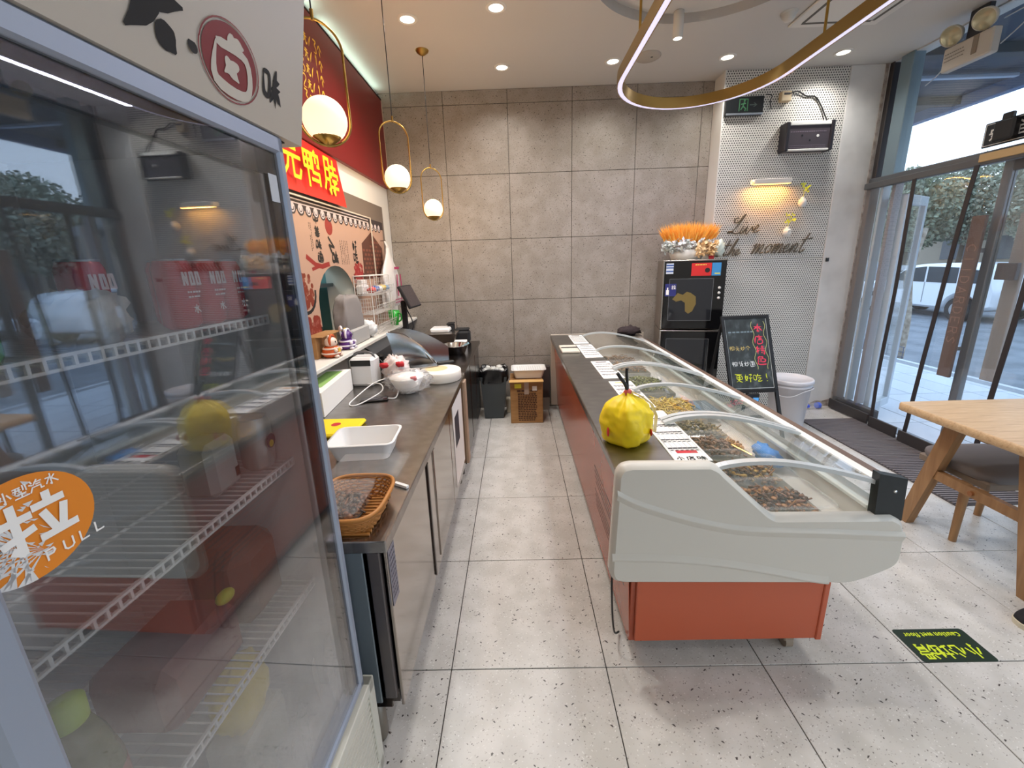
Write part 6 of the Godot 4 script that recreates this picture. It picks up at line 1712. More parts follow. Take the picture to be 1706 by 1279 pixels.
func easel() -> void:
	var e := thing("chalkboard", "black-framed A-board chalkboard with pink, white and yellow handwriting", "chalkboard", V(1.95, 0, -3.35))
	var top := V(1.70, 1.045, -3.43)
	var v := V(0.055, -0.615, 0.17)      # down the leaning face
	var u := V(0.385, 0.004, 0.0)
	var n := v.cross(u).normalized()
	var P := func(a: float, b: float, h := 0.0) -> Vector3: return top + u * a + v * b + n * h
	var black := mat(rgb(26, 26, 28), 0.5)
	var fr := Mb.new()
	fr.bar(P.call(0.02, 0.0), P.call(0.02, 1.68), 0.024, 0.02, n)
	fr.bar(P.call(0.98, 0.0), P.call(0.98, 1.68), 0.024, 0.02, n)
	fr.bar(P.call(0.0, 0.018), P.call(1.0, 0.018), 0.02, 0.024, V(0, 1, 0))
	fr.bar(P.call(0.0, 0.985), P.call(1.0, 0.985), 0.02, 0.026, V(0, 1, 0))
	fr.bar(P.call(0.0, 1.32), P.call(1.0, 1.32), 0.016, 0.02, V(0, 1, 0))
	part("frame", fr, black, e)
	for x in [0.02, 0.98]:
		part("rear_leg", Mb.new().bar(P.call(x, 0.1, -0.02), V(P.call(x, 0.1).x - 0.01, 0.005, -3.64), 0.022, 0.018), black, e)
	part("rear_bar", Mb.new().bar(V(1.71, 0.33, -3.565), V(2.08, 0.33, -3.565), 0.014, 0.018), black, e)
	var b := Mb.new()
	b.hexa([P.call(0.04, 0.03, -0.006), P.call(0.96, 0.03, -0.006), P.call(0.96, 0.975, -0.006), P.call(0.04, 0.975, -0.006)], [P.call(0.04, 0.03, 0.002), P.call(0.96, 0.03, 0.002), P.call(0.96, 0.975, 0.002), P.call(0.04, 0.975, 0.002)])
	var board := part("board", b, M.slate, e)
	var uu := u.normalized()
	var vv := v.normalized()
	var bd := Mb.new()
	for q in [[[0.06, 0.05], [0.06, 0.95]], [[0.06, 0.95], [0.94, 0.95]], [[0.94, 0.05], [0.94, 0.95]]]:
		bd.ribbon([P.call(q[0][0], q[0][1], 0.0028), P.call(q[1][0], q[1][1], 0.0028)], 0.004, n)
	part("border", bd, mat(rgb(196, 204, 206), 0.9), board)
	letters(board, mat(rgb(228, 70, 96), 0.9), "本店特色", P.call(0.66, 0.115, 0.0032), uu, vv, 0.072, 0.0085, 1.26, true, 1.0, true)
	letters(board, mat(rgb(214, 220, 220), 0.9), "鸭货炒面", P.call(0.12, 0.60, 0.003), uu, vv, 0.042, 0.0045, 1.15, false, 1.0, true)
	letters(board, mat(rgb(196, 176, 110), 0.9), "鸭头炒个", P.call(0.10, 0.40, 0.003), uu, vv, 0.038, 0.004, 1.15, false, 1.0, true)
	letters(board, mat(rgb(214, 226, 60), 0.9), "更好吃!", P.call(0.14, 0.765, 0.003), uu, vv, 0.066, 0.006, 1.14, false, 1.0, true)
	var ol := Mb.new()
	for s in [-1.0, 1.0]:
		var line := []
		for i in 24:
			var t := i / 23.0
			line.append(P.call(0.755 + s * (0.125 + 0.025 * sin(t * 18.0)), 0.085 + 0.62 * t, 0.003))
		ol.ribbon(line, 0.0035, n)
	part("outline", ol, mat(rgb(206, 210, 140), 0.9), board)
	part("lettering", fine_print(Mb.new(), P.call(0.12, 0.215, 0.003), uu, vv, 0.20, 1, 0.03, 0.012, rng), mat(rgb(120, 138, 146), 0.9), board)
	var d := thing("display_unit", "small black unit with a lit blue display hanging under the chalkboard", "device", P.call(0.45, 1.13))
	part("housing", Mb.new().box(P.call(0.33, 1.10) + V(0, -0.045, -0.03), P.call(0.62, 1.02) + V(0, 0.0, 0.01), 0.008), black, d)
	part("screen", Mb.new().box(P.call(0.42, 1.10) + V(0, -0.005, 0.0255), P.call(0.54, 1.09) + V(0, 0.02, 0.0275)), glow(Color(0.30, 0.62, 0.9), 0.9, rgb(40, 60, 80)), d)

func table_things() -> void:
	var t := thing("dining_table", "pale wooden dining table with splayed legs near the storefront", "table", V(2.6, 0, -1.76))
	var top := PackedVector2Array()
	for q in round_rect(1.15, 0.68, 0.025): top.append(q)
	part("tabletop", Mb.new().prism(top, V(2.02, 0.706, -1.415), Vector3.RIGHT, V(0, 0, -1), 0.042, 0.006), M.wood, t)
	for x in [2.22, 2.98]:
		for s in [-1.0, 1.0]:
			var a := V(x, 0.70, -1.80 + s * 0.15)
			var b := V(x + 0.02, 0.0, -1.83 + s * 0.30)
			var w := V(0.022, 0, 0)
			var d := V(0, 0, 0.038)
			part("leg", Mb.new().hexa([b - w - d * 0.8, b + w - d * 0.8, b + w + d * 0.8, b - w + d * 0.8], [a - w - d, a + w - d, a + w + d, a - w + d]), M.leg_wood, t)
		part("stretcher", Mb.new().bar(V(x + 0.008, 0.36, -2.02), V(x + 0.008, 0.36, -1.62), 0.03, 0.05), M.leg_wood, t)
		part("peg", Mb.new().cyl(V(x - 0.02, 0.36, -1.82), V(x - 0.006, 0.36, -1.82), 0.011), mat(rgb(150, 96, 56), 0.5), t)
	part("apron", Mb.new().box(V(2.20, 0.63, -1.84), V(3.0, 0.705, -1.80), 0.003), M.leg_wood, t)
	stool("padded_stool", "wooden stool with dark grey padded seat under the dining table", V(2.50, 0, -2.0))
	# floor sticker
	var s := thing("floor_sticker", "dark green floor sticker reading Caution wet floor, upside down", "sticker", V(1.65, 0, -1.33))
	part("sheet", Mb.new().prism(round_rect(0.285, 0.145, 0.012), V(1.517, 0.0, -1.253), Vector3.RIGHT, V(0, 0, -1), 0.0012), mat(rgb(24, 44, 34), 0.4), s)
	var yl := mat(rgb(206, 224, 40), 0.5)
	letters(s, yl, "小心地滑", V(1.782, 0.0018, -1.268), V(-1, 0, 0), V(0, 0, -1), 0.058, 0.0066, 1.06)
	var tm := TextMesh.new()
	var sf := SystemFont.new()
	sf.font_names = PackedStringArray(["Droid Sans"])
	sf.font_weight = 700
	tm.font = sf
	tm.text = "Caution wet floor"
	tm.font_size = 32
	tm.pixel_size = 0.00083
	tm.depth = 0.0004
	var lt := mesh_part("lettering", tm, yl, s, V(1.66, 0.0016, -1.372))
	lt.basis = Basis(V(-1, 0, 0), V(0, 0, 1), V(0, 1, 0))
	# shoe tip at the right edge
	var sh := thing("shoe", "black shoe with a cream sole standing at the right edge", "shoe", V(2.17, 0, -1.415), "", false)
	sh.rotation.y = deg_to_rad(8)
	var plan := func(k: float, y: float) -> Array:
		var out := []
		for q in smoothed([Vector2(-0.135, 0.0), Vector2(-0.115, 0.042), Vector2(-0.05, 0.05), Vector2(0.03, 0.04), Vector2(0.11, 0.038), Vector2(0.145, 0.0), Vector2(0.11, -0.036), Vector2(0.03, -0.036), Vector2(-0.05, -0.046), Vector2(-0.115, -0.038), Vector2(-0.135, 0.0)], 5):
			out.append(V(q.x * k, y, q.y * k))
		return out
	part("sole", Mb.new().hexa(plan.call(0.97, 0.0), plan.call(1.0, 0.024)), mat(rgb(214, 204, 178), 0.6), sh)
	part("upper", Mb.new().grid(func(u: float, v: float) -> Vector3:
		var ring: Array = plan.call(0.96, 0.024)
		var kk := u * (ring.size() - 1)
		var p: Vector3 = ring[int(kk)].lerp(ring[mini(int(kk) + 1, ring.size() - 1)], kk - int(kk))
		var mid := V(0.03, 0, 0)
		var hmax := lerpf(0.045, 0.085, smoothstep(-0.1, 0.1, p.x))
		return V(lerpf(p.x, mid.x + p.x * 0.35, v * v), 0.024 + hmax * sin(v * PI / 2.0), lerpf(p.z, p.z * 0.25, v * v)), 50, 8), mat(rgb(26, 24, 28), 0.85), sh)

func stool(called: String, label: String, at: Vector3) -> void:
	var s := thing(called, label, "stool", at, "", false)
	var cush := Mb.new()
	cush.grid(func(u: float, v: float) -> Vector3:
		var a := TAU * u
		var sx := signf(cos(a)) * pow(absf(cos(a)), 0.45) * 0.225
		var sz := signf(sin(a)) * pow(absf(sin(a)), 0.45) * 0.19
		var k := [[1.0, 0.405], [1.03, 0.425], [1.02, 0.442], [0.9, 0.455], [0.5, 0.462], [0.0, 0.463]]
		var f := v * 5.0
		var i := mini(int(f), 4)
		return V(sx * lerpf(k[i][0], k[i + 1][0], f - i), lerpf(k[i][1], k[i + 1][1], f - i), -sz * lerpf(k[i][0], k[i + 1][0], f - i)), 40, 10, true)
	part("seat_pad", cush, M.fabric, s)
	part("seat_frame", Mb.new().box(V(-0.215, 0.365, -0.18), V(0.215, 0.408, 0.18), 0.008), mat(rgb(120, 106, 92), 0.6), s)
	for q in [V(-0.18, 0, 0.06), V(0.19, 0, -0.16), V(-0.18, 0, -0.16), V(0.19, 0, 0.15)]:
		part("leg", Mb.new().cyl(V(q.x * 0.96, 0.375, q.z * 0.9), q, 0.022, 0.016), M.leg_wood, s)

func fridge() -> void:
	# glass-door drinks fridge on the left, its face almost square to the counter
	var o := thing("drinks_fridge", "tall glass-door drinks fridge with white header sign on the left", "fridge", V(-0.469, 0, -0.6), "", false)
	o.rotation.y = deg_to_rad(-2)
	var shell_m := mat(rgb(150, 154, 162), 0.45)
	var liner := mat(rgb(206, 208, 208), 0.6)
	var z0 := -0.325
	var z1 := 0.345
	part("side", Mb.new().box(V(-0.62, 0.06, z0), V(-0.045, 1.80, z0 + 0.03), 0.004), shell_m, o)
	part("side", Mb.new().box(V(-0.62, 0.06, z1 - 0.03), V(-0.045, 1.80, z1), 0.004), shell_m, o)
	part("back", Mb.new().box(V(-0.64, 0.06, z0), V(-0.60, 1.80, z1), 0.004), shell_m, o)
	part("roof", Mb.new().box(V(-0.62, 1.75, z0), V(-0.045, 1.80, z1)), shell_m, o)
	part("liner", Mb.new().box(V(-0.60, 0.40, z0 + 0.03), V(-0.56, 1.75, z1 - 0.03)).box(V(-0.56, 0.40, z0 + 0.03), V(-0.05, 1.75, z0 + 0.055)).box(V(-0.56, 0.40, z1 - 0.055), V(-0.05, 1.75, z1 - 0.03)).box(V(-0.6, 0.38, z0 + 0.03), V(-0.05, 0.42, z1 - 0.03)), liner, o)
	part("machine_box", Mb.new().box(V(-0.62, 0.05, z0 + 0.02), V(-0.06, 0.38, z1 - 0.02)), M.grey_plastic, o)
	# door: pale aluminium frame round dark-edged glass
	var fr := mat(rgb(152, 162, 178), 0.4, 0.35)
	var dz0 := -0.298
	var dz1 := 0.335
	var d := part("door", Mb.new().box(V(-0.04, 0.392, dz0), V(0.0, 1.782, dz0 + 0.022), 0.005).box(V(-0.04, 0.392, dz1 - 0.04), V(0.012, 1.782, dz1), 0.006).box(V(-0.04, 1.748, dz0), V(0.0, 1.782, dz1), 0.005).box(V(-0.04, 0.392, dz0), V(0.0, 0.415, dz1), 0.005), fr, o)
	part("glass_border", Mb.new().box(V(-0.018, 0.41, dz0 + 0.02), V(-0.010, 1.752, dz0 + 0.052)).box(V(-0.018, 1.705, dz0 + 0.02), V(-0.010, 1.752, dz1 - 0.035)), mat(rgb(30, 32, 36), 0.2), d)
	part("glass", Mb.new().box(V(-0.009, 0.414, dz0 + 0.021), V(-0.004, 1.75, dz1 - 0.038)), pane(0.10, Color(0.05, 0.06, 0.07)), d)
	var coat := ORMMaterial3D.new()
	var oi := Image.create(4, 4, false, Image.FORMAT_RGB8)
	oi.fill(Color(1.0, 0.02, 1.0))
	coat.orm_texture = ImageTexture.create_from_image(oi)
	coat.albedo_color = Color(0.92, 0.95, 1.0, 0.15)
	coat.transparency = BaseMaterial3D.TRANSPARENCY_ALPHA
	part("inner_glass", Mb.new().box(V(-0.0225, 0.414, dz0 + 0.021), V(-0.022, 1.75, dz1 - 0.038)), coat, d)
	part("condensation", condensation(z0, z1), null, d).material_override = fog_film()
	part("qr_free_label", Mb.new().box(V(-0.004, 1.655, -0.262), V(-0.0033, 1.705, -0.236)), mat(rgb(196, 200, 206), 0.5), d).name = "small_label"
	# round pull sticker, worn at its left
	var st := Mb.new()
	disc(st, V(-0.0030, 1.288, 0.256), V(0, 0, -1.12), Vector3.UP, 0.053, 40)
	var sk := part("pull_sticker", st, mat(rgb(226, 134, 34), 0.5), d, "orange round pull sticker with worn white left part")
	var ww := Mb.new()
	var r := RandomNumberGenerator.new()
	r.seed = 4
	ww.flat()
	for i in 26:
		var a0 := 2.1 + 2.5 * i / 26.0
		var a1 := 2.1 + 2.5 * (i + 1) / 26.0
		var k0 := 0.0 + 0.012 * sin(i * 2.1)
		var mid := V(-0.0026, 1.272, 0.262)
		var R := func(a: float) -> Vector3: return V(-0.0026, 1.288 + sin(a) * 0.053, 0.256 - cos(a) * 0.053 * 1.12)
		ww.tri(mid + V(0, k0, k0), R.call(a0), R.call(a1))
	for i in 60:
		var p := V(-0.00255, 1.288 + r.randf_range(-0.05, 0.045), 0.258 + r.randf_range(-0.012, 0.03))
		if Vector2(p.y - 1.288, p.z - 0.256).length() < 0.046:
			var w := r.randf_range(0.0015, 0.006)
			ww.tri(p, p + V(0, r.randf_range(-1, 1) * w, -w), p + V(0, w, r.randf_range(0.2, 1) * w))
	part("worn_patch", ww, mat(rgb(214, 214, 214), 0.7), sk)
	part("lettering", write(Mb.new(), "拉", V(-0.0022, 1.315, 0.278), V(0, 0, -1), Vector3.DOWN, 0.047, 0.0075, 1.2, false, 1.25), M.paper, sk)
	letters(sk, M.paper, "PULL", V(-0.0022, 1.258, 0.252), V(0, 0, -1), Vector3.DOWN, 0.0105, 0.0018, 1.5)
	letters(sk, M.paper, "小型汽水", V(-0.0022, 1.332, 0.272), V(0, 0, -1), Vector3.DOWN, 0.011, 0.0013, 1.15)
	# header sign leaning a little forward
	var hx := Mb.new()
	hx.hexa([V(-0.10, 1.781, -0.362), V(0.004, 1.781, -0.362), V(0.004, 1.781, 0.345), V(-0.10, 1.781, 0.345)], [V(-0.10, 2.05, -0.362), V(0.052, 2.05, -0.362), V(0.052, 2.05, 0.345), V(-0.10, 2.05, 0.345)])
	var h := part("header_sign", hx, mat(rgb(192, 182, 168), 0.4), o)
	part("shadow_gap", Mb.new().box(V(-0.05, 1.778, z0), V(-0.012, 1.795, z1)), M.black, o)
	var vdir := V(-0.048, -0.258, 0).normalized()
	var hp := func(y: float, z: float, off := 0.0008) -> Vector3: return V(0.004 + (y - 1.781) * 0.048 / 0.258 + off, y, z)
	var hl := Mb.new()
	letters(h, M.ink, "头", hp.call(1.93, 0.045), V(0, 0, -1), vdir, 0.12, 0.026, 1.0, false, 0.82, true)
	letters(h, M.ink, "鸭", hp.call(1.95, 0.18), V(0, 0, -1), vdir, 0.13, 0.022, 1.0, false, 0.82, true)
	disc(hl, hp.call(1.838, -0.072), V(0, 0, -1), Vector3.UP, 0.009, 14)
	letters(h, M.ink, "味", hp.call(1.885, -0.232), V(0, 0, -1), vdir, 0.064, 0.0085, 1.0, false, 0.8, true)
	part("dot", hl, M.ink, h)
	var lo := Mb.new()
	disc(lo, hp.call(1.849, -0.150), V(0, 0, -1.22), -vdir, 0.051, 36)
	lo.ribbon(arc(hp.call(1.849, -0.150), V(0, 0, -1.22), -vdir, 0.055, 0, TAU, 40), 0.0022, Vector3.RIGHT)
	part("round_emblem", lo, mat(rgb(128, 30, 30), 0.5), h)
	part("lettering", write(Mb.new(), "卤", hp.call(1.888, -0.109, 0.0014), V(0, 0, -1), vdir, 0.075, 0.0145, 1.0, false, 1.12, true), mat(rgb(206, 196, 182), 0.5), h)
	# grille under the door
	var gr := part("grille_frame", Mb.new().box(V(-0.02, 0.05, z0 - 0.004), V(0.012, 0.385, z0 + 0.03), 0.003).box(V(-0.02, 0.35, z0), V(0.012, 0.385, z1), 0.003).box(V(-0.02, 0.05, z0), V(0.012, 0.09, z1), 0.003), mat(rgb(196, 194, 182), 0.5), o)
	for i in 12:
		part("louvre", Mb.new().hexa([V(-0.016, 0.10 + 0.021 * i, z0 + 0.03), V(0.008, 0.095 + 0.021 * i, z0 + 0.03), V(0.008, 0.095 + 0.021 * i, z1), V(-0.016, 0.10 + 0.021 * i, z1)], [V(-0.016, 0.108 + 0.021 * i, z0 + 0.03), V(0.008, 0.103 + 0.021 * i, z0 + 0.03), V(0.008, 0.103 + 0.021 * i, z1), V(-0.016, 0.108 + 0.021 * i, z1)]), mat(rgb(196, 194, 182), 0.5), gr)
	for q in [V(-0.06, 0, z0 + 0.05), V(-0.06, 0, z1 - 0.05), V(-0.56, 0, z0 + 0.05), V(-0.56, 0, z1 - 0.05)]:
		part("foot", Mb.new().cyl(q, q + V(0, 0.06, 0), 0.02), M.black, o)
	# wire shelves with ladder fronts
	var wire := mat(rgb(232, 233, 231), 0.4)
	for y in [1.418, 1.088, 0.756]:
		var sh := Mb.new()
		var xf := -0.072
		for yy in [0.0, 0.016]:
			sh.bar(V(xf, y + yy, z0 + 0.06), V(xf, y + yy, z1 - 0.06), 0.005, 0.004)
		for i in 34:
			var z := lerpf(z0 + 0.062, z1 - 0.062, i / 33.0)
			sh.bar(V(xf, y, z), V(xf, y + 0.016, z), 0.004, 0.004)
			if i % 2 == 0 or true: sh.cyl(V(-0.55, y + 0.008, z), V(xf, y + 0.008, z), 0.0018, -1, 5)
		for x in [-0.54, -0.38, -0.23]:
			sh.cyl(V(x, y + 0.004, z0 + 0.06), V(x, y + 0.004, z1 - 0.06), 0.0032, -1, 6)
		part("wire_shelf", sh, wire, o)
	# shelf contents ------------------------------------------------------
	var cans := [[-0.585, -0.835, "red drinks can nearest the fridge door's right edge on the top shelf"], [-0.585, -0.773, "second red drinks can from the right on the fridge's top shelf"], [-0.585, -0.709, "third red drinks can from the right on the top shelf, beside the white bag"], [-0.65, -0.835, "red drinks can behind the first one on the top shelf"], [-0.65, -0.773, "red drinks can in the back row of the top shelf"], [-0.65, -0.62, "red drinks can farthest left, behind the white bag"]]
	var proto: Node3D = null
	for c in cans:
		var at := V(c[0], 1.432, c[1])
		if proto == null:
			proto = thing("drinks_can", c[2], "can", at, "red cans on the fridge top shelf", false)
			part("body", Mb.new().lathe([Vector2(0.0, 0.0), Vector2(0.021, 0.0), Vector2(0.0285, 0.008), Vector2(0.0285, 0.103), Vector2(0.024, 0.114)], 28), mat(rgb(206, 30, 50), 0.25, 0.2), proto)
			part("top", Mb.new().lathe([Vector2(0.024, 0.114), Vector2(0.0255, 0.117), Vector2(0.0235, 0.118), Vector2(0.022, 0.113), Vector2(0.0, 0.113)], 24), M.alu, proto)
			var lt := Mb.new()
			write(lt, "N00", V(0.0292, 0.094, 0.017), V(0, 0, -1), Vector3.DOWN, 0.019, 0.0045, 1.25, false, 0.55)
			fine_print(lt, V(0.0292, 0.062, 0.012), V(0, 0, -1), Vector3.DOWN, 0.026, 2, 0.008, 0.003, rng)
			write(lt, "水", V(0.0292, 0.04, 0.006), V(0, 0, -1), Vector3.DOWN, 0.014, 0.0022)
			part("lettering", lt, mat(rgb(226, 206, 206), 0.5), proto)
		else:
			copy_of(proto, c[2], at - proto.position)
	one("white_food_bag", Mb.new().grid(crumpled(V(-0.60, 1.468, -0.56), V(0.04, 0.04, 0.06), 64, 0.3, 36, 20, 2.6), 28, 16), mat(rgb(196, 196, 190), 0.4), "crumpled white plastic bag on the fridge's top shelf", "bag")
	var gb := thing("green_bottle", "green drinks bottle at the left of the fridge's top shelf", "bottle", V(-0.60, 1.432, -0.42), "", false)
	part("bottle", Mb.new().lathe([Vector2(0.0, 0.0), Vector2(0.03, 0.0), Vector2(0.034, 0.01), Vector2(0.034, 0.13), Vector2(0.014, 0.185), Vector2(0.013, 0.21), Vector2(0.0, 0.21)], 26), mat(rgb(20, 150, 66), 0.12), gb)
	part("cap", Mb.new().lathe([Vector2(0.015, 0.205), Vector2(0.015, 0.225), Vector2(0.0, 0.226)], 16), mat(rgb(20, 120, 56), 0.4), gb)
	var sc := thing("silver_can", "silver drinks can with a round crest on the fridge's middle shelf", "can", V(-0.585, 1.102, -0.832), "", false)
	part("body", Mb.new().lathe([Vector2(0.0, 0.0), Vector2(0.026, 0.0), Vector2(0.033, 0.009), Vector2(0.033, 0.10), Vector2(0.027, 0.114)], 30), mat(rgb(190, 188, 184), 0.3, 0.5), sc)
	part("top", Mb.new().lathe([Vector2(0.027, 0.114), Vector2(0.028, 0.117), Vector2(0.024, 0.113), Vector2(0.0, 0.113)], 24), M.alu, sc)
	part("crest", disc(Mb.new(), V(0.0335, 0.06, 0.0), V(0, 0, -1), Vector3.UP, 0.016, 20), mat(rgb(92, 74, 84), 0.5), sc)
	part("crest", disc(Mb.new(), V(0.0338, 0.054, 0.0), V(0, 0, -1), Vector3.UP, 0.008, 14), mat(rgb(214, 190, 70), 0.5), sc)
	var cb := thing("white_carton", "pale rounded drinks carton beside the silver can on the middle shelf", "carton", V(-0.615, 1.102, -0.735), "", false)
	part("body", Mb.new().box(V(-0.035, 0.0, -0.035), V(0.035, 0.11, 0.045), 0.012), mat(rgb(168, 168, 164), 0.5), cb)
	part("print", Mb.new().box(V(0.0352, 0.02, -0.025), V(0.0358, 0.04, -0.014)), M.ink, cb)
	one("brown_pack", Mb.new().box(V(-0.72, 0.775, -0.84), V(-0.575, 0.965, -0.70), 0.03), mat(rgb(104, 66, 48), 0.5), "brown food pack on the right of the fridge's lowest shelf", "pack")
	one("maroon_pack", Mb.new().box(V(-0.72, 0.775, -0.685), V(-0.575, 0.90, -0.50), 0.02), mat(rgb(112, 42, 38), 0.5), "maroon food pack on the fridge's lowest shelf, left of the brown one", "pack")
	one("lime_fruit", Mb.new().ball(V(-0.585, 0.98, -0.66), V(0.014, 0.012, 0.02), 14, 9), mat(rgb(190, 200, 50), 0.4), "small yellow-green lime resting on the maroon pack edge", "fruit").position.y = -0.068
	var yp := thing("yellow_pack", "yellow noodle pack in a pale holder on the fridge floor at the right", "pack", V(-0.64, 0.42, -0.70), "", false)
	part("pack", Mb.new().grid(crumpled(V(0, 0.20, 0), V(0.05, 0.085, 0.07), 14, 0.15), 24, 14), mat(rgb(226, 200, 40), 0.4), yp)
	part("base_box", Mb.new().box(V(-0.05, 0.002, -0.07), V(0.05, 0.13, 0.07), 0.01), mat(rgb(190, 188, 178), 0.5), yp)
	for k in 2:
		var gl := thing("juice_bottle", ["green-capped juice bottle with a reddish label low at the left of the fridge", "second green-capped juice bottle at the lower left, beneath the first"][k], "bottle", [V(-0.60, 0.775, -0.40), V(-0.56, 0.775, -0.33)][k], "green-capped juice bottles", false)
		part("bottle", Mb.new().lathe([Vector2(0.0, 0.0), Vector2(0.034, 0.0), Vector2(0.038, 0.01), Vector2(0.038, 0.10), Vector2(0.03, 0.15), Vector2(0.018, 0.185), Vector2(0.0, 0.19)], 26), mat(rgb(88, 98, 40), 0.15), gl)
		part("cap", Mb.new().lathe([Vector2(0.02, 0.185), Vector2(0.021, 0.215), Vector2(0.0, 0.218)], 20), mat(rgb(172, 206, 50), 0.4), gl)
		part("label", Mb.new().lathe([Vector2(0.0385, 0.03), Vector2(0.0385, 0.09)], 26), mat([rgb(150, 70, 48), rgb(96, 120, 60)][k], 0.5), gl)

# water mist on the inside of the cold glass: thicker low down, streaky
func condensation(z0: float, z1: float) -> Mb:
	var mb := Mb.new()
	var n := FastNoiseLite.new()
	n.seed = 19
	n.frequency = 5.0
	mb.smooth(1)
	var A := func(y: float, z: float) -> Color:
		var low := smoothstep(1.25, 0.55, y)
		var st := 0.5 + 0.5 * n.get_noise_2d(z * 4.0, y * 0.5)
		return Color(0.72, 0.73, 0.73, clampf(0.03 + 0.26 * low * (0.6 + 0.8 * st), 0.0, 0.5))
	for i in 60:
		for j in 90:
			var q := []
			for c in [[i, j], [i + 1, j], [i + 1, j + 1], [i, j], [i + 1, j + 1], [i, j + 1]]:
				var z := lerpf(z1 - 0.05, z0 + 0.05, c[0] / 60.0)
				var y := lerpf(0.415, 1.70, c[1] / 90.0)
				mb.st.set_color(A.call(y, z))
				mb.st.add_vertex(V(-0.0238, y, z))
	return mb

func fog_film() -> StandardMaterial3D:
	var m := mat(Color.WHITE, 0.7)
	m.transparency = BaseMaterial3D.TRANSPARENCY_ALPHA
	m.vertex_color_use_as_albedo = true
	return m

func car(called: String, label: String, at: Vector3, c: Color, sc := 1.0) -> void:
	# body along z, front towards -z
	var o := thing(called, label, "car", at, "", false)
	o.scale = Vector3.ONE * sc
	var paint := mat(c, 0.2)
	paint.clearcoat_enabled = true
	var gl := mat(rgb(52, 64, 74), 0.06, 0.3)
	var side := PackedVector2Array()
	for q in smoothed([Vector2(2.25, 0.45), Vector2(2.28, 0.75), Vector2(2.2, 0.95), Vector2(1.7, 1.02), Vector2(1.05, 1.08)], 4): side.append(q)
	for q in smoothed([Vector2(0.45, 1.50), Vector2(-0.2, 1.60), Vector2(-1.3, 1.58), Vector2(-1.95, 1.46), Vector2(-2.2, 1.02), Vector2(-2.26, 0.8), Vector2(-2.24, 0.42)], 4): side.append(q)
	for w in [-1.38, 1.42]:
		var arch := []
		for i in 9:
			var a := PI - PI * i / 8.0
			arch.append(Vector2(w + cos(a) * 0.42, 0.30 + sin(a) * 0.42))
		for q in arch: side.append(q)
	part("body", Mb.new().prism(side, V(-0.88, 0, 0), V(0, 0, -1), Vector3.UP, -0.0 + 1.76, 0.09), paint, o)
	for s in [-1.0, 1.0]:
		var x: float = 0.885 * s
		part("side_window", Mb.new().prism(PackedVector2Array([Vector2(0.88, 1.08), Vector2(0.36, 1.46), Vector2(-0.25, 1.52), Vector2(-0.25, 1.06)]), V(x - 0.006, 0, 0), V(0, 0, -1), Vector3.UP, 0.012), gl, o)
		part("side_window", Mb.new().prism(PackedVector2Array([Vector2(-0.32, 1.06), Vector2(-0.32, 1.52), Vector2(-1.2, 1.50), Vector2(-1.2, 1.06)]), V(x - 0.006, 0, 0), V(0, 0, -1), Vector3.UP, 0.012), gl, o)
		part("side_window", Mb.new().prism(PackedVector2Array([Vector2(-1.27, 1.06), Vector2(-1.27, 1.48), Vector2(-1.78, 1.42), Vector2(-1.95, 1.08)]), V(x - 0.006, 0, 0), V(0, 0, -1), Vector3.UP, 0.012), gl, o)
		part("mirror", Mb.new().box(V(x - 0.02 if s < 0 else x, 1.06, -0.82), V(x if s < 0 else x + 0.02, 1.18, -0.66)).box(V(x + s * 0.06 - 0.07, 1.06, -0.84), V(x + s * 0.06 + 0.07, 1.2, -0.66), 0.03), paint, o)
		for w in [1.38, -1.42]:
			part("wheel", Mb.new().cyl(V(s * 0.70, 0.33, w), V(s * 0.90, 0.33, w), 0.34, -1, 24), mat(rgb(30, 30, 32), 0.8), o)
			part("rim", Mb.new().cyl(V(s * 0.70, 0.33, w), V(s * 0.91, 0.33, w), 0.22, 0.20, 20), mat(rgb(160, 166, 172), 0.3, 0.7), o)
		part("door_seam", Mb.new().box(V(x - 0.003, 0.45, 0.27), V(x + 0.003, 1.06, 0.285)).box(V(x - 0.003, 0.45, -0.9), V(x + 0.003, 1.06, -0.885)), mat(rgb(120, 126, 132), 0.5), o)
		part("lamp_cluster", Mb.new().box(V(s * 0.62 - 0.16, 0.78, -2.27), V(s * 0.62 + 0.16, 0.92, -2.14), 0.03), mat(rgb(200, 208, 214), 0.1), o)
	part("windscreen", Mb.new().hexa([V(-0.74, 1.09, -1.03), V(0.74, 1.09, -1.03), V(0.66, 1.49, -0.47), V(-0.66, 1.49, -0.47)], [V(-0.74, 1.10, -1.045), V(0.74, 1.10, -1.045), V(0.66, 1.50, -0.485), V(-0.66, 1.50, -0.485)]), gl, o)
	part("grille", Mb.new().box(V(-0.5, 0.6, -2.29), V(0.5, 0.78, -2.2), 0.02), mat(rgb(40, 42, 46), 0.5), o)

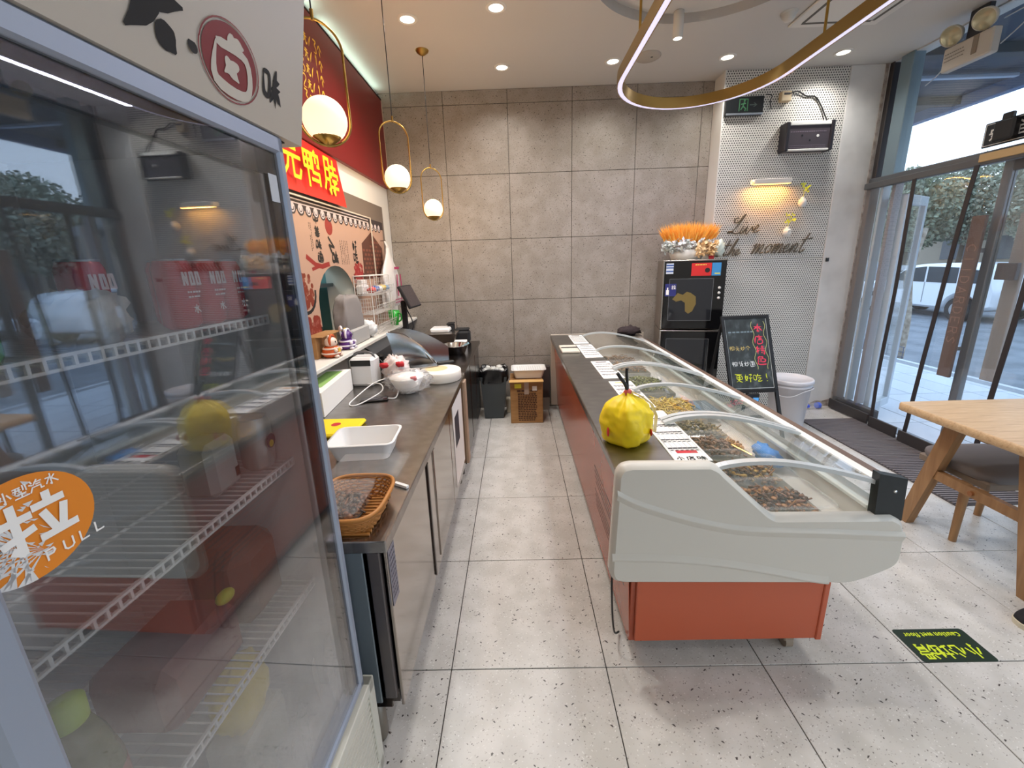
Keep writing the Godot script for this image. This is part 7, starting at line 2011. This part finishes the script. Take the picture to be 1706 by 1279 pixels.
func tree(label: String, at: Vector3, h: float, r: float, c: Color, seed_: int) -> void:
	var t := thing("street_tree", label, "tree", at, "trees across the street", false)
	var rr := RandomNumberGenerator.new()
	rr.seed = seed_
	part("trunk", Mb.new().cyl(V(0, 0, 0), V(0.1, h * 0.55, 0), 0.14, 0.08, 10), mat(rgb(110, 98, 86), 0.9), t)
	for k in 2:
		var mb := Mb.new()
		mb.flat()
		for i in 2600:
			var d := V(rr.randfn(), rr.randfn(), rr.randfn()).normalized() * pow(rr.randf(), 0.4)
			var p := V(0, h * 0.66, 0) + d * V(r, h * 0.36, r)
			var u := V(rr.randf_range(-1, 1), rr.randf_range(-1, 1), rr.randf_range(-1, 1)).normalized() * 0.12
			var v := u.cross(V(rr.randf_range(-1, 1), rr.randf_range(-1, 1), rr.randf_range(-1, 1))).normalized() * 0.07
			mb.quad(p - u, p - v, p + u, p + v)
		part("foliage", mb, mat(c.darkened(0.15 * k), 0.9), t).set_meta("kind", "stuff")

func outside() -> void:
	var pv := struct("pavement", Mb.new().box(V(XW + 0.12, -0.25, -30), V(5.6, -0.024, 12)), mat(rgb(170, 176, 184), 0.8), "pale pavement outside the storefront", "pavement")
	for i in 7:
		for j in 14:
			part("paving_slab", Mb.new().box(V(XW + 0.14 + 0.33 * i, -0.024, -2.0 - 0.8 * j), V(XW + 0.46 + 0.33 * i, -0.02, -1.21 - 0.8 * j), 0.001), mat(rgb(214, 219, 226), 0.75) if (i + j) % 2 else mat(rgb(208, 213, 221), 0.75), pv)
	struct("road", Mb.new().box(V(5.6, -0.5, -60), V(60, -0.30, 30)), tri_map(mat(Color.WHITE, 0.85), noise_tex(0.01, [[0.0, rgb(104, 110, 118)], [1.0, rgb(134, 140, 148)]], 256, 71), Vector3.ONE / 2.0), "grey asphalt road beyond the pavement", "road")
	part("kerb", Mb.new().box(V(5.45, -0.30, -30), V(5.62, -0.018, 12), 0.01), mat(rgb(150, 154, 160), 0.8), pv)
	# canopy over the pavement
	var ca := thing("canopy", "dark canopy over the pavement outside the upper window", "canopy", V(4.3, 3.1, -3.0))
	part("roof", Mb.new().box(V(XW + 0.13, 3.16, -8), V(5.0, 3.3, 1.5), 0.01), mat(rgb(58, 66, 84), 0.7), ca)
	part("front_beam", Mb.new().box(V(4.94, 3.04, -8), V(5.02, 3.3, 1.5), 0.01), mat(rgb(92, 118, 160), 0.5), ca)
	for z in [-6.4, -5.2, -4.0, -2.8]:
		part("cross_beam", Mb.new().box(V(XW + 0.13, 3.08, z), V(4.95, 3.16, z + 0.09), 0.004), mat(rgb(44, 50, 64), 0.6), ca)
	for z in [-5.7, -4.5]:
		part("tube_fitting", Mb.new().box(V(3.6, 3.10, z), V(4.8, 3.13, z + 0.05), 0.004), mat(rgb(170, 186, 206), 0.4), ca)
	car("white_car", "white car parked across the pavement, wheel and mirror seen past the plank handle", V(12.0, -0.30, -6.9), rgb(214, 220, 230), 0.93)
	car("white_car", "white car farther left, seen between the two dark curtain strips", V(12.4, -0.30, -12.2), rgb(220, 226, 234), 0.92)
	car("grey_car", "dark grey car farthest left behind the open door leaf", V(13.5, -0.30, -17.6), rgb(96, 104, 116), 0.92)
	# kerbside trunk and low wire fence
	var kt := thing("kerb_tree", "pale slanting tree trunk at the kerb outside the doors", "tree", V(5.95, -0.30, -6.3), "", false)
	part("trunk", Mb.new().tube(smoothed([V(0, 0, 0), V(0.05, 0.8, -0.05), V(0.02, 1.5, -0.12), V(0.08, 2.15, -0.1)], 5), 0.055, 12), tri_map(mat(Color.WHITE, 0.9), noise_tex(0.02, [[0.0, rgb(130, 116, 100)], [1.0, rgb(196, 186, 172)]], 256, 77), V(2, 2, 2)), kt)
	var fe := Mb.new()
	for i in 15: fe.cyl(V(5.85, -0.30, -7.4 + 0.09 * i), V(5.85, 0.12, -7.4 + 0.09 * i), 0.006, -1, 5)
	for i in 6: fe.cyl(V(5.85, -0.26 + 0.075 * i, -7.42), V(5.85, -0.26 + 0.075 * i, -6.12), 0.005, -1, 5)
	one("wire_fence", fe, mat(rgb(88, 96, 122), 0.5), "low wire mesh fence at the kerb beside the pale trunk", "fence")
	# far side: building and trees
	var bd := thing("far_building", "pale beige low building across the street", "building", V(33, -0.3, -26))
	part("wall", Mb.new().box(V(30, -0.3, -60), V(36, 3.4, 10)), mat(rgb(176, 164, 148), 0.9), bd)
	part("roof", Mb.new().box(V(29.4, 3.4, -60), V(36, 3.7, 10)), mat(rgb(120, 116, 116), 0.9), bd)
	for i in 16:
		part("window", Mb.new().box(V(29.96, 0.9, -54 + 3.4 * i), V(30.0, 2.3, -52.4 + 3.4 * i), 0.01), mat(rgb(84, 94, 104), 0.2), bd)
	var spots := [[20.0, -12.6, 5.4, 1.75], [21.5, -17.4, 6.2, 1.8], [20.0, -22.0, 5.8, 1.75], [22.0, -27.0, 6.4, 1.85], [21.0, -8.0, 5.4, 1.75], [22.5, -3.2, 6.0, 1.8], [23.0, 1.6, 5.8, 1.8], [22, -32, 6.3, 1.8], [25.5, -15.0, 6.6, 2.0], [25.5, -19.9, 6.8, 2.0], [25.5, -24.6, 6.8, 2.0], [25.5, -10.3, 6.4, 2.0], [25.5, -5.6, 6.4, 2.0], [25.5, -29.5, 6.8, 2.0]]
	var what := ["grey-green tree across the street behind the plank handle", "taller grey-green tree across the street behind the left car", "tree across the street seen through the open door leaf", "far left tree across the street", "tree across the street right of the plank handle", "tree across the street beyond the table", "tree across the street farthest right", "most distant tree across the street on the left", "second-row tree behind the plank handle", "second-row tree behind the left white car", "second-row tree behind the open door leaf", "second-row tree right of the plank handle", "second-row tree beyond the dining table", "second-row tree farthest left against the far building"]
	for i in spots.size():
		tree(what[i], V(spots[i][0], -0.3, spots[i][1]), spots[i][2], spots[i][3], [rgb(158, 166, 144), rgb(166, 172, 152), rgb(150, 160, 138)][i % 3], 200 + i)
